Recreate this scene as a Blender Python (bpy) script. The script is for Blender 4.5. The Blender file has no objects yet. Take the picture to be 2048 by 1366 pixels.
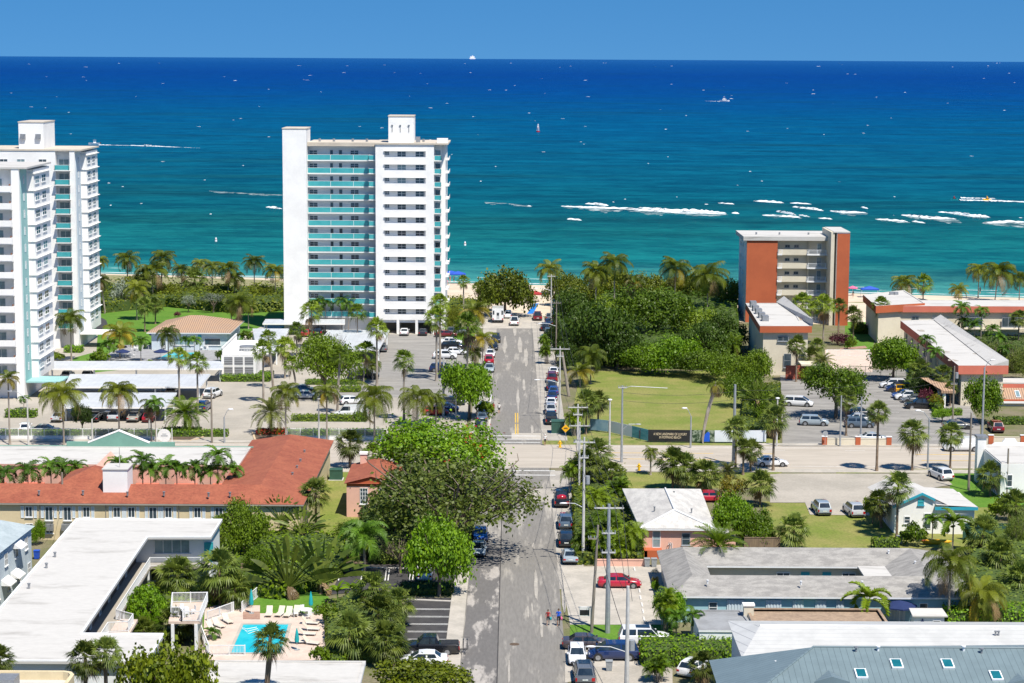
import bpy, bmesh, math, random
from mathutils import Vector, Matrix
C = bpy.context.scene
COL = C.collection
R = math.radians
rnd = random.Random(7)
# ------------------------------------------------------------ camera
FPX, HC, ROLL = 4060.0, 58.0, 0.0054
PITCH = math.atan(566.5 / FPX)
CP, SP = math.cos(PITCH), math.sin(PITCH)
def P(u, v, z=0.0):
 """world point at height z seen at photograph pixel (u, v)"""
 cx = (u - 1024) / FPX; cy = -(v - 683) / FPX
 x = cx - cy * ROLL; y = cy + cx * ROLL
 d = Vector((x, CP + y * SP, -SP + y * CP))
 t = (z - HC) / d.z
 return Vector((d.x * t, d.y * t, z))
def hgt(X, Y, v, u=None):
 """height above (X, Y) that reaches pixel row v"""
 lo, hi = 0.0, 57.5
 for _ in range(40):
  m = (lo + hi) / 2; dz = m - HC
  fw = Y * CP - dz * SP; up = Y * SP + dz * CP
  if 683 - FPX * (up / fw - X / fw * ROLL) > v: lo = m
  else: hi = m
 return lo
def US(Y, z=0.0): return (Y * CP + (HC - z) * SP) / FPX
cd = bpy.data.cameras.new('camera'); cam = bpy.data.objects.new('camera', cd); COL.objects.link(cam)
cd.sensor_width = 36.0; cd.lens = 36.0 * FPX / 2048; cd.clip_start = 1; cd.clip_end = 200000
cam.location = (0, 0, HC)
cam.rotation_euler = (Matrix.Rotation(R(90) - PITCH, 4, 'X') @ Matrix.Rotation(ROLL, 4, 'Z')).to_euler()
C.camera = cam
# ------------------------------------------------------------ materials
M = {}
def nt(name):
 m = bpy.data.materials.new(name); m.use_nodes = True
 n = m.node_tree.nodes; l = m.node_tree.links
 return m, n, l, n['Principled BSDF']
def coords(n, l, space, scale):
 if space == 'world':
  g = n.new('ShaderNodeNewGeometry'); src = g.outputs['Position']
 else:
  g = n.new('ShaderNodeTexCoord'); src = g.outputs['Object']
 mp = n.new('ShaderNodeMapping'); mp.inputs['Scale'].default_value = scale if hasattr(scale, '__len__') else (scale,) * 3
 l.new(src, mp.inputs['Vector']); return mp.outputs['Vector']
def mixc(n, l, fac, a, b, blend='MIX'):
 x = n.new('ShaderNodeMix'); x.data_type = 'RGBA'; x.blend_type = blend
 for s, val in ((0, fac), (6, a), (7, b)):
  if hasattr(val, 'is_linked'): l.new(val, x.inputs[s])
  elif s == 0: x.inputs[0].default_value = val
  else: x.inputs[s].default_value = (*val, 1)
 return x.outputs[2]
def noise(n, l, vec, detail=4, rough=.6, scale=1.0):
 t = n.new('ShaderNodeTexNoise'); t.inputs['Scale'].default_value = scale
 t.inputs['Detail'].default_value = detail; t.inputs['Roughness'].default_value = rough
 l.new(vec, t.inputs['Vector']); return t.outputs['Fac']
def ramp(n, l, fac, a, b):
 r = n.new('ShaderNodeMapRange'); r.inputs[1].default_value = a; r.inputs[2].default_value = b
 r.interpolation_type = 'SMOOTHSTEP'
 l.new(fac, r.inputs[0]); return r.outputs[0]
def mat(name, col, rough=.7, col2=None, scale=.8, amt=None, spec=.4, metal=0.0, space='obj', bump=0.0, lo=.35, hi=.65, fine=0.0, coat=0.0):
 """noise-mottled surface of colour col drifting to col2, plus fine grain"""
 m, n, l, b = nt(name)
 if col2 is None: col2 = tuple(c * .82 for c in col)
 vec = coords(n, l, space, scale)
 fac = ramp(n, l, noise(n, l, vec, 5, .65), lo, hi)
 out = mixc(n, l, fac, col, col2)
 if fine:
  v2 = coords(n, l, space, 3.1 if not hasattr(scale, '__len__') else tuple(s * 9 for s in scale))
  g = ramp(n, l, noise(n, l, v2, 3, .7), .25, .75)
  out = mixc(n, l, g, out, mixc(n, l, 1.0, out, (1 - fine,) * 3, 'MULTIPLY'))
 l.new(out, b.inputs['Base Color'])
 b.inputs['Roughness'].default_value = rough; b.inputs['Metallic'].default_value = metal
 b.inputs['Specular IOR Level'].default_value = spec
 if coat: b.inputs['Coat Weight'].default_value = coat
 if bump:
  bp = n.new('ShaderNodeBump'); bp.inputs['Strength'].default_value = bump
  l.new(fac, bp.inputs['Height']); l.new(bp.outputs[0], b.inputs['Normal'])
 M[name] = m; return m
def leafmat(name, dark, light, trans=.25, rough=.5, warm=None):
 """leaf colour from the per-leaf attribute 'tint'"""
 if name not in ('leaf_silver', 'leaf_dead', 'leaf_red', 'leaf_purple', 'leaf_yellow'):
  dark = (dark[0] * 1.35, dark[1] * 1.3, dark[2] * .8); light = (light[0] * 1.75, light[1] * 1.6, light[2] * .8); trans += .1
 m, n, l, b = nt(name)
 a = n.new('ShaderNodeAttribute'); a.attribute_name = 'tint'
 oi = n.new('ShaderNodeObjectInfo')
 out = mixc(n, l, a.outputs['Fac'], dark, light)
 if warm:
  out = mixc(n, l, ramp(n, l, oi.outputs['Random'], .1, 1.0), out, mixc(n, l, .45, out, warm))
 mr = n.new('ShaderNodeMapRange'); mr.inputs[3].default_value = .5; mr.inputs[4].default_value = 1.25; l.new(oi.outputs['Random'], mr.inputs[0])
 vm = n.new('ShaderNodeVectorMath'); vm.operation = 'SCALE'; l.new(out, vm.inputs[0]); l.new(mr.outputs[0], vm.inputs['Scale']); out = vm.outputs[0]
 l.new(out, b.inputs['Base Color']); b.inputs['Roughness'].default_value = rough
 b.inputs['Specular IOR Level'].default_value = .35
 tr = n.new('ShaderNodeBsdfTranslucent'); l.new(out, tr.inputs['Color'])
 mx = n.new('ShaderNodeMixShader'); mx.inputs[0].default_value = trans
 l.new(b.outputs[0], mx.inputs[1]); l.new(tr.outputs[0], mx.inputs[2])
 l.new(mx.outputs[0], n['Material Output'].inputs['Surface'])
 M[name] = m; return m
def stripes(name, col, dark, axis, period, width=.12, rough=.4, metal=0.0, spec=.4, col2=None, scale=.5, wob=0.0):
 """surface with thin darker seams every `period` metres along world axis vector"""
 m, n, l, b = nt(name)
 g = n.new('ShaderNodeNewGeometry')
 d = n.new('ShaderNodeVectorMath'); d.operation = 'DOT_PRODUCT'; d.inputs[1].default_value = axis
 l.new(g.outputs['Position'], d.inputs[0])
 k = n.new('ShaderNodeMath'); k.operation = 'DIVIDE'; k.inputs[1].default_value = period; l.new(d.outputs['Value'], k.inputs[0])
 f = n.new('ShaderNodeMath'); f.operation = 'FRACT'; l.new(k.outputs[0], f.inputs[0])
 c = n.new('ShaderNodeMath'); c.operation = 'LESS_THAN'; c.inputs[1].default_value = width; l.new(f.outputs[0], c.inputs[0])
 nz = ramp(n, l, noise(n, l, coords(n, l, 'world', scale), 5, .65), .35, .65)
 base = mixc(n, l, nz, col, col2 or tuple(x * .88 for x in col))
 l.new(mixc(n, l, c.outputs[0], base, dark), b.inputs['Base Color'])
 b.inputs['Roughness'].default_value = rough; b.inputs['Metallic'].default_value = metal; b.inputs['Specular IOR Level'].default_value = spec
 M[name] = m; return m
# ------------------------------------------------------------ mesh builder
class MB:
 def __init__(s): s.v = []; s.f = []; s.t = []; s.mi = []; s.cur = 0
 def poly(s, pts, tint=0.5):
  i = len(s.v); s.v.extend([tuple(p) for p in pts]); s.f.append(tuple(range(i, i + len(pts)))); s.t.append(tint); s.mi.append(s.cur)
 def box(s, x0, y0, z0, x1, y1, z1, M4=None):
  c = [Vector((x, y, z)) for z in (z0, z1) for y in (y0, y1) for x in (x0, x1)]
  if M4 is not None: c = [M4 @ p for p in c]
  for q in ((0, 2, 3, 1), (4, 5, 7, 6), (0, 1, 5, 4), (1, 3, 7, 5), (3, 2, 6, 7), (2, 0, 4, 6)): s.poly([c[i] for i in q])
  return s
 def prism(s, pts, z0, z1, cap=True, bottom=True):
  pts = [Vector((p[0], p[1], 0)) for p in pts]
  a = sum(pts[i].x * pts[(i + 1) % len(pts)].y - pts[(i + 1) % len(pts)].x * pts[i].y for i in range(len(pts)))
  if a < 0: pts.reverse()
  n = len(pts)
  for i in range(n):
   a, b = pts[i], pts[(i + 1) % n]
   s.poly([(a.x, a.y, z0), (b.x, b.y, z0), (b.x, b.y, z1), (a.x, a.y, z1)])
  if cap: s.poly([(p.x, p.y, z1) for p in pts])
  if bottom: s.poly([(p.x, p.y, z0) for p in reversed(pts)])
  return s
 def tube(s, pts, rad, n=6, cap=True):
  """rad: one radius or one per point"""
  pts = [Vector(p) for p in pts]
  if not hasattr(rad, '__len__'): rad = [rad] * len(pts)
  rings = []
  for i, p in enumerate(pts):
   d = (pts[min(i + 1, len(pts) - 1)] - pts[max(i - 1, 0)])
   d = d.normalized() if d.length > 1e-9 else Vector((0, 0, 1))
   a = d.cross(Vector((0, 0, 1)) if abs(d.z) < .95 else Vector((1, 0, 0))).normalized(); b = d.cross(a)
   rings.append([p + (a * math.cos(2 * math.pi * k / n) + b * math.sin(2 * math.pi * k / n)) * rad[i] for k in range(n)])
  for i in range(len(rings) - 1):
   for k in range(n):
    s.poly([rings[i][k], rings[i][(k + 1) % n], rings[i + 1][(k + 1) % n], rings[i + 1][k]])
  if cap:
   s.poly(rings[0]); s.poly(list(reversed(rings[-1])))
  return s
 def disc(s, c, r, h, n=12, M4=None):
  c = Vector(c)
  a = [c + Vector((math.cos(2 * math.pi * k / n) * r, math.sin(2 * math.pi * k / n) * r, 0)) for k in range(n)]
  b = [p + Vector((0, 0, h)) for p in a]
  if M4 is not None: a = [M4 @ p for p in a]; b = [M4 @ p for p in b]
  for k in range(n): s.poly([a[k], a[(k + 1) % n], b[(k + 1) % n], b[k]])
  s.poly(b); s.poly(list(reversed(a))); return s
 def ball(s, c, rx, ry=None, rz=None, n=10, m=6):
  ry = ry or rx; rz = rz or rx
  g = [[(c[0] + rx * math.sin(math.pi * j / m) * math.cos(2 * math.pi * i / n), c[1] + ry * math.sin(math.pi * j / m) * math.sin(2 * math.pi * i / n), c[2] + rz * math.cos(math.pi * j / m)) for i in range(n)] for j in range(m + 1)]
  for j in range(m):
   for i in range(n):
    q = [g[j][i], g[j + 1][i], g[j + 1][(i + 1) % n], g[j][(i + 1) % n]]
    if j == 0: q = [q[0], q[1], q[2]]
    elif j == m - 1: q = [q[0], q[1], q[3]]
    s.poly(q)
  return s
 def mesh(s, name, mats, tint=False, smooth=False):
  me = bpy.data.meshes.new(name); me.from_pydata(s.v, [], s.f)
  for m in (mats if isinstance(mats, (list, tuple)) else [mats]): me.materials.append(M[m] if isinstance(m, str) else m)
  if any(s.mi): me.polygons.foreach_set('material_index', s.mi)
  if tint:
   a = me.attributes.new('tint', 'FLOAT', 'FACE'); a.data.foreach_set('value', s.t)
  if smooth:
   bm = bmesh.new(); bm.from_mesh(me); bmesh.ops.remove_doubles(bm, verts=bm.verts, dist=1e-4); bm.to_mesh(me); bm.free()
   me.polygons.foreach_set('use_smooth', [True] * len(me.polygons))
   try: me.set_sharp_from_angle(angle=R(38))
   except Exception: pass
  me.update(); return me
def tag(o, label=None, cat=None, group=None, kind=None):
 for k, val in (('label', label), ('category', cat), ('group', group), ('kind', kind)):
  if val: o[k] = val
 return o
def link(name, me, parent=None, M4=None):
 o = bpy.data.objects.new(name, me); COL.objects.link(o)
 if parent is not None: o.parent = parent
 if M4 is not None: o.matrix_local = M4
 return o
def root(name, loc, label=None, cat=None, group=None, rz=0.0, sc=1.0):
 o = bpy.data.objects.new(name, None); COL.objects.link(o); o.empty_display_size = .5
 o.location = loc; o.rotation_euler = (0, 0, rz); o.scale = (sc,) * 3
 return tag(o, label, cat, group)
def wpart(name, mb, mats, parent=None, label=None, tint=False, smooth=False):
 """mesh given in world coordinates; parent roots here are never rotated or scaled"""
 if parent is not None:
  q = parent; L = Vector((0, 0, 0))
  while q is not None: L += q.location; q = q.parent
  mb.v = [(a[0] - L.x, a[1] - L.y, a[2] - L.z) for a in mb.v]
 o = link(name, mb.mesh(name, mats, tint, smooth), parent)
 if label: o['label'] = label
 return o
def sheet(name, pts, mats, z=.004, kind='structure', th=None):
 """flat ground sheet with real lower sides"""
 if not th: sheet.n += 1; z += sheet.n * .0004
 mb = MB(); mb.prism(pts, z - (th or .003), z, bottom=False)
 o = wpart(name, mb, mats); return tag(o, kind=kind)
sheet.n = 0
def pix(lst, z=0.0): return [P(u, v, z) for u, v in lst]
# ------------------------------------------------------------ world, sun, view
SUN = Vector((.27, -.42, .865)).normalized()
w = bpy.data.worlds.new('World'); C.world = w; w.use_nodes = True
n, l = w.node_tree.nodes, w.node_tree.links
sky = n.new('ShaderNodeTexSky'); sky.sky_type = 'NISHITA'; sky.sun_disc = False
sky.sun_elevation = math.asin(SUN.z); sky.sun_rotation = math.atan2(SUN.x, SUN.y)
sky.altitude = 100; sky.air_density = 1.0; sky.dust_density = .2; sky.ozone_density = 4.0
bg = n['Background']; bg.inputs[1].default_value = .085
SKYNODES = (n, l, sky, bg)
tc = n.new('ShaderNodeTexCoord'); ad = n.new('ShaderNodeVectorMath'); ad.operation = 'ADD'; ad.inputs[1].default_value = (0, 0, .22)
l.new(tc.outputs['Generated'], ad.inputs[0]); nz_ = n.new('ShaderNodeVectorMath'); nz_.operation = 'NORMALIZE'; l.new(ad.outputs[0], nz_.inputs[0]); l.new(nz_.outputs[0], sky.inputs[0])
hs = n.new('ShaderNodeHueSaturation'); hs.inputs['Saturation'].default_value = 1.36; hs.inputs['Value'].default_value = 1.02; l.new(sky.outputs[0], hs.inputs['Color']); l.new(hs.outputs[0], bg.inputs[0])
sd = bpy.data.lights.new('sun', 'SUN'); sd.energy = 4.9; sd.angle = R(.5); sd.color = (1, .94, .84)
so = bpy.data.objects.new('sun', sd); COL.objects.link(so); so.location = (60, -60, 150)
so.rotation_euler = SUN.to_track_quat('Z', 'Y').to_euler()
vs = C.view_settings; vs.view_transform = 'Standard'; vs.look = 'None'; vs.gamma = 1.0; vs.use_curve_mapping = False; vs.exposure = .5
# ------------------------------------------------------------ vegetation
leafmat('leaf_green', (.035, .085, .006), (.13, .23, .012), warm=(.16, .18, .01))
leafmat('leaf_bright', (.045, .12, .005), (.17, .30, .012), warm=(.12, .25, .01))
leafmat('leaf_dark', (.016, .042, .009), (.062, .12, .017), warm=(.07, .11, .012))
leafmat('leaf_grape', (.035, .07, .006), (.15, .20, .02), warm=(.16, .15, .015))
leafmat('leaf_bigleaf', (.05, .09, .005), (.2, .26, .015))
leafmat('leaf_olive', (.06, .10, .025), (.17, .235, .06))
leafmat('leaf_silver', (.13, .17, .12), (.32, .36, .27), trans=.1)
leafmat('leaf_palm', (.028, .065, .006), (.14, .19, .022), warm=(.18, .17, .02), trans=.3)
leafmat('leaf_fan', (.03, .065, .012), (.15, .20, .05), warm=(.14, .19, .04), trans=.3)
leafmat('leaf_washing', (.04, .10, .008), (.17, .27, .025), warm=(.2, .22, .02), trans=.3)
leafmat('leaf_xmas', (.02, .07, .008), (.09, .20, .02), warm=(.10, .17, .02), trans=.3)
leafmat('leaf_yellow', (.13, .14, .008), (.38, .30, .015), warm=(.3, .2, .02), trans=.3)
leafmat('leaf_date', (.07, .105, .04), (.22, .26, .11), trans=.25)
leafmat('leaf_dead', (.14, .085, .035), (.34, .24, .12), trans=.15)
leafmat('leaf_red', (.30, .02, .01), (.60, .06, .02), trans=.2)
leafmat('leaf_purple', (.06, .012, .02), (.16, .03, .05), trans=.2)
mat('palm_trunk', (.23, .19, .15), .85, (.36, .32, .27), scale=(2, 2, 9), bump=.3)
mat('palm_trunk_brown', (.15, .105, .07), .9, (.27, .2, .14), scale=(3, 3, 12), bump=.4)
mat('bark', (.10, .075, .055), .9, (.2, .16, .125), scale=(3, 3, 1.5), bump=.4)
mat('crownshaft', (.10, .19, .04), .45, (.16, .25, .06), scale=2)
def pinnate(mb, base, az, el, L, droop, n, ll, lw, tint, hang=.45, vee=.35, rr=None, curl=0.0):
 """one feather frond: arching midrib with leaflets both sides"""
 rr = rr or rnd
 p = Vector(base); pts = [p.copy()]; dirs = []; st = 12; e = el; a = az
 for i in range(st):
  d = Vector((math.cos(a) * math.cos(e), math.sin(a) * math.cos(e), math.sin(e)))
  dirs.append(d); p = p + d * (L / st); pts.append(p.copy()); e -= droop / st * (1 + .6 * i / st); a += curl / st
 dirs.append(dirs[-1])
 for i in range(st):
  s = Vector((-math.sin(az), math.cos(az), 0)) * (.011 * (1.2 - i / st))
  mb.poly([pts[i] - s, pts[i] + s, pts[i + 1] + s * .8, pts[i + 1] - s * .8], min(1, tint + .25))
 for k in range(n):
  f = .14 + .86 * (k + .5) / n; x = f * st; i = min(int(x), st - 1); q = pts[i].lerp(pts[i + 1], x - i); d = dirs[i]
  side = d.cross(Vector((0, 0, 1)))
  side = side.normalized() if side.length > 1e-4 else Vector((1, 0, 0))
  up = side.cross(d)
  ln = ll * (math.sin(math.pi * (.12 + .80 * f)) ** .7) * rr.uniform(.82, 1.1)
  for sg in (-1, 1):
   v = (side * sg * 1.0 + d * (.45 + .5 * f) + up * vee * rr.uniform(.5, 1.3)).normalized()
   m1 = q + v * ln * .55; m2 = q + v * ln + Vector((0, 0, -hang * ln * rr.uniform(.6, 1.2)))
   wv = d * lw * .5
   t = min(1, max(0, tint + rr.uniform(-.18, .18)))
   mb.poly([q - wv * .7, q + wv * .7, m1 + wv, m1 - wv], t); mb.poly([m1 - wv, m1 + wv, m2], t)
def fan_leaf(mb, c, az, el, pet, Rf, nseg, tint, spread=2.5, tip=.3, rr=None, fold=.25):
 rr = rr or rnd
 d = Vector((math.cos(az) * math.cos(el), math.sin(az) * math.cos(el), math.sin(el)))
 side = Vector((-math.sin(az), math.cos(az), 0)); nrm = d.cross(side)
 q = Vector(c) + d * pet + Vector((0, 0, -.12 * pet)); 
 mb.poly([Vector(c) - side * .012, Vector(c) + side * .012, q + side * .009, q - side * .009], min(1, tint + .2))
 roll = rr.uniform(-.5, .5); s2 = side * math.cos(roll) + nrm * math.sin(roll); n2 = d.cross(s2)
 for k in range(nseg):
  a = (k / (nseg - 1) - .5) * spread; w = spread / nseg * .5
  r = Rf * (1 - .22 * abs(a) / spread * 2) * rr.uniform(.88, 1.08)
  u1 = d * math.cos(a - w) + s2 * math.sin(a - w); u2 = d * math.cos(a + w) + s2 * math.sin(a + w); u = d * math.cos(a) + s2 * math.sin(a)
  hz = n2 * (fold * r * abs(math.sin(a)) * .5)
  m1 = q + u1 * r * .6 + hz; m2 = q + u2 * r * .6 + hz
  t = q + u * r + hz + Vector((0, 0, -tip * r * rr.uniform(.4, 1.3)))
  tt = min(1, max(0, tint + rr.uniform(-.2, .2)))
  mb.poly([q, m1, m2], tt); mb.poly([m1, t, m2], tt)
def crown_coco(seed, n=24, dead=3, ylw=0, droop=1.75, lo=-.35, leaf='leaf_palm', ll=.30, lw=.024, nl=30, vee=.1, hang=.75, wind=0.0):
 r = random.Random(seed); mb = MB()
 for i in range(n):
  f = i / (n - 1); el = lo + (1.32 - lo) * f ** .85 + r.uniform(-.08, .08); az = i * 2.39996 + r.uniform(-.25, .25)
  mb.cur = 1 if i < dead else (2 if i < dead + ylw else 0)
  L = r.uniform(.92, 1.12) * (1 - .18 * f)
  pinnate(mb, (0, 0, 0), az, el, L, droop * r.uniform(.75, 1.15) * (1 - .25 * f), nl, ll, lw, r.uniform(.2, .75), rr=r, vee=vee, hang=hang, curl=wind * math.sin(az))
 mb.cur = 2
 for i in range(7):
  a = r.uniform(0, 6.3); mb.ball((math.cos(a) * .07, math.sin(a) * .07, -.09 + r.uniform(-.04, .03)), .038, n=6, m=4)
 return mb.mesh('palm_crown', [leaf, 'leaf_dead', 'leaf_yellow'], tint=True)
def crown_fan(seed, n=34, lo=-.9, pet=.42, Rf=.58, dead=5, leaf='leaf_fan', nseg=13, tip=.35, top=1.45):
 r = random.Random(seed); mb = MB()
 for i in range(n):
  f = i / (n - 1); el = lo + (top - lo) * f + r.uniform(-.15, .15); az = i * 2.39996 + r.uniform(-.3, .3)
  mb.cur = 1 if i < dead else 0
  e2 = el if i >= dead else -1.15 + r.uniform(-.2, .2)
  fan_leaf(mb, (0, 0, 0), az, e2, pet * r.uniform(.75, 1.15), Rf * r.uniform(.85, 1.1), nseg, r.uniform(.15, .8), tip=tip, rr=r)
 return mb.mesh('palm_crown', [leaf, 'leaf_dead'], tint=True)
def crown_cluster(seed, stems=7):
 """areca clump: many thin canes each with a small feather head"""
 r = random.Random(seed); mb = MB()
 for s in range(stems):
  a = s * 2.4; rad = .3 * math.sqrt(s / stems); bx, by = math.cos(a) * rad, math.sin(a) * rad; h = r.uniform(.35, .8)
  mb.cur = 1; mb.tube([(bx * .6, by * .6, 0), (bx, by, h)], [.022, .014], 5)
  mb.cur = 0
  for i in range(9):
   pinnate(mb, (bx, by, h), i * 2.4 + r.uniform(-.3, .3), r.uniform(.35, 1.35), r.uniform(.45, .66), r.uniform(1.0, 1.7), 16, .2, .026, r.uniform(.2, .9), rr=r, vee=.35, hang=.3)
 return mb.mesh('palm_crown', ['leaf_green', 'palm_trunk'], tint=True)
def crown_traveller(seed, n=21):
 """flat fan of long stalked paddle leaves"""
 r = random.Random(seed); mb = MB()
 for i in range(n):
  a = -1.25 + 2.5 * i / (n - 1) + r.uniform(-.05, .05); d = Vector((math.sin(a), r.uniform(-.12, .12), math.cos(a)))
  q = d * .55; mb.tube([(0, 0, 0), q], [.025, .012], 5)
  s = Vector((d.z, 0, -d.x)); side = (s * r.uniform(.3, .9) + Vector((0, 1, 0)) * r.uniform(-.9, .9)).normalized()
  L = r.uniform(.42, .6); t = r.uniform(.1, .9); prev = None
  for k in range(9):
   f = k / 8; c = q + d * L * f + Vector((d.x * .5, 0, -.35)) * (L * f * f * abs(a) * .7)
   wd = side * (.062 * math.sin(math.pi * min(1, .12 + .85 * f)))
   if prev and r.random() > .08: mb.poly([prev[0] - prev[1], prev[0] + prev[1], c + wd, c - wd], t + r.uniform(-.2, .2))
   prev = (c, wd)
 for i in range(5):
  mb.cur = 1; a = r.uniform(0, 6.3)
  pinnate(mb, (0, 0, .05), a, -.4, .4, 1.2, 8, .12, .05, .5, rr=r)
 return mb.mesh('palm_crown', ['leaf_fan', 'leaf_dead'], tint=True)
def crown_banana(seed, n=9):
 r = random.Random(seed); mb = MB()
 for i in range(n):
  az = i * 2.4; e = r.uniform(.6, 1.4); p = Vector((0, 0, 0)); prev = None; t = r.uniform(.3, .9); side = Vector((-math.sin(az), math.cos(az), r.uniform(-.4, .4)))
  for k in range(10):
   d = Vector((math.cos(az) * math.cos(e), math.sin(az) * math.cos(e), math.sin(e))); f = k / 9
   wd = side * (.15 * math.sin(math.pi * min(1, .05 + .9 * f)))
   if prev: mb.poly([prev[0] - prev[1], prev[0] + prev[1], p + wd, p - wd], t)
   prev = (p.copy(), wd); p = p + d * .11; e -= r.uniform(.1, .22)
 return mb.mesh('palm_crown', ['leaf_bright'], tint=True)
KINDS = {}
def trunk_mesh(r0, r1, bend, mat_, seed=0, n=7, base=1.5, shaft=None):
 """unit-height trunk leaning to +X by bend at its top"""
 mb = MB(); st = 9
 pts = [(bend * (i / st) ** 1.6, 0, i / st) for i in range(st + 1)]
 rad = [r0 + (r1 - r0) * (i / st) for i in range(st + 1)]; rad[0] *= base
 mb.tube(pts, rad, n)
 if shaft:
  mb.cur = 1; mb.tube([(bend * .985, 0, .88), (bend, 0, 1.0)], [r1 * 1.35, r1 * .8], n)
 return mb.mesh('palm_trunk', [mat_, 'crownshaft'], smooth=True)
KINDS['coco'] = dict(c=[crown_coco(11 + i, n=22 + i % 3, dead=1 + i % 3, ylw=i % 3, wind=(.0, .5, -.4, .3)[i % 4]) for i in range(5)], r=(.17, .11), m='palm_trunk')
KINDS['limp'] = dict(c=[crown_coco(41, n=13, dead=5, ylw=3, droop=2.3, lo=-.8)], r=(.15, .1), m='palm_trunk')
KINDS['gold'] = dict(c=[crown_coco(51 + i, n=20, dead=1, ylw=11, droop=1.5) for i in range(2)], r=(.15, .1), m='palm_trunk')
KINDS['sabal'] = dict(c=[crown_fan(61 + i, n=44, dead=2 + i) for i in range(4)], r=(.2, .17), m='palm_trunk_brown')
KINDS['wash'] = dict(c=[crown_fan(71 + i, n=40, lo=-.75, dead=1 + i, leaf='leaf_washing', pet=.46, Rf=.55, nseg=11, tip=.5) for i in range(4)], r=(.2, .13), m='palm_trunk')
KINDS['xmas'] = dict(c=[crown_coco(81 + i, n=13, dead=0, droop=2.1, lo=.15, leaf='leaf_xmas', ll=.34, lw=.05, nl=20, vee=.5, hang=.35) for i in range(3)], r=(.1, .07), m='palm_trunk', shaft=1)
KINDS['royal'] = dict(c=[crown_coco(91, n=18, dead=0, droop=2.0, lo=.0, leaf='leaf_xmas', ll=.3, lw=.026, nl=36, vee=.6, hang=.5)], r=(.22, .17), m='palm_trunk', shaft=1)
KINDS['fox'] = dict(c=[crown_coco(95 + i, n=10, dead=0, droop=2.0, lo=.1, leaf='leaf_green', ll=.24, lw=.06, nl=34, vee=.9, hang=.2) for i in range(2)], r=(.13, .1), m='palm_trunk', shaft=1)
KINDS['date'] = dict(c=[crown_coco(101 + i, n=46, dead=0, ylw=2, droop=1.15, lo=-.45, leaf=('leaf_date', 'leaf_washing')[i], ll=.2, lw=.022, nl=28, vee=.55, hang=.15) for i in range(2)], r=(.36, .3), m='palm_trunk_brown')
KINDS['areca'] = dict(c=[crown_cluster(111 + i, 8 + 2 * i) for i in range(3)], r=(.05, .05), m='palm_trunk', low=1)
KINDS['travel'] = dict(c=[crown_traveller(121 + i) for i in range(3)], r=(.2, .17), m='palm_trunk_brown')
KINDS['banana'] = dict(c=[crown_banana(131)], r=(.1, .08), m='crownshaft')
for k_, d_ in KINDS.items():
 d_['t'] = [trunk_mesh(d_['r'][0], d_['r'][1], b_, d_['m'], shaft=d_.get('shaft')) for b_ in (0, 1)]
NAMES = dict(coco='coconut_palm', limp='coconut_palm', gold='coconut_palm', sabal='fan_palm', wash='tall_fan_palm', xmas='christmas_palm', royal='royal_palm', fox='foxtail_palm', date='date_palm', areca='areca_palm', travel='travellers_palm', banana='banana_plant')
pcount = 0
def palm(kind, u, v, vc, cw, label, group=None, uc=None, yaw=None, z0=0.0):
 """palm with its base at ground pixel (u, v), crown centre at row vc, crown about cw pixels wide"""
 global pcount; pcount += 1
 K = KINDS[kind]; b = P(u, v, z0); sc = FPX / b.y
 h = max(.4, hgt(b.x, b.y, vc) - z0); rad = cw / 2 / sc * (1.42 if kind in ('sabal', 'wash') else 1.32)
 if K.get('low'): rad = max(rad, .5)
 o = root(NAMES[kind], b, label, 'palm tree', group)
 dx = ((uc - u) / sc) if uc is not None else rnd.uniform(-.03, .03) * h
 ex = 0
 if not K.get('low'):
  bent = abs(dx) > .05 * h
  t = link('trunk', K['t'][1 if bent else 0], o)
  fat = min(1.6, max(.8, (h / 9) ** .5))
  if bent:
   t.scale = (abs(dx) if False else fat, fat, h)
   # shear the lean into the unit bend: x is scaled so that the top lands dx away
   t.scale = (fat, fat, h); t.data = KINDSHEAR(kind, dx / fat)
   ex = dx
  else: ex = 0; t.scale = (fat, fat, h)
 c = link('crown', K['c'][pcount % len(K['c'])], o)
 c.location = (ex, 0, 0 if K.get('low') else h); c.scale = (rad, rad, rad * rnd.uniform(.92, 1.1))
 if K.get('low'): c.scale = (rad, rad, max(h * 1.15, rad * .6))
 c.rotation_euler = (rnd.uniform(-.12, .12), rnd.uniform(-.12, .12), yaw if yaw is not None else rnd.uniform(0, 6.28))
 return o
_shear = {}
def KINDSHEAR(kind, dx):
 k = (kind, round(dx, 1))
 if k not in _shear:
  K = KINDS[kind]; _shear[k] = trunk_mesh(K['r'][0], K['r'][1], k[1], K['m'], shaft=K.get('shaft'))
 return _shear[k]
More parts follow.
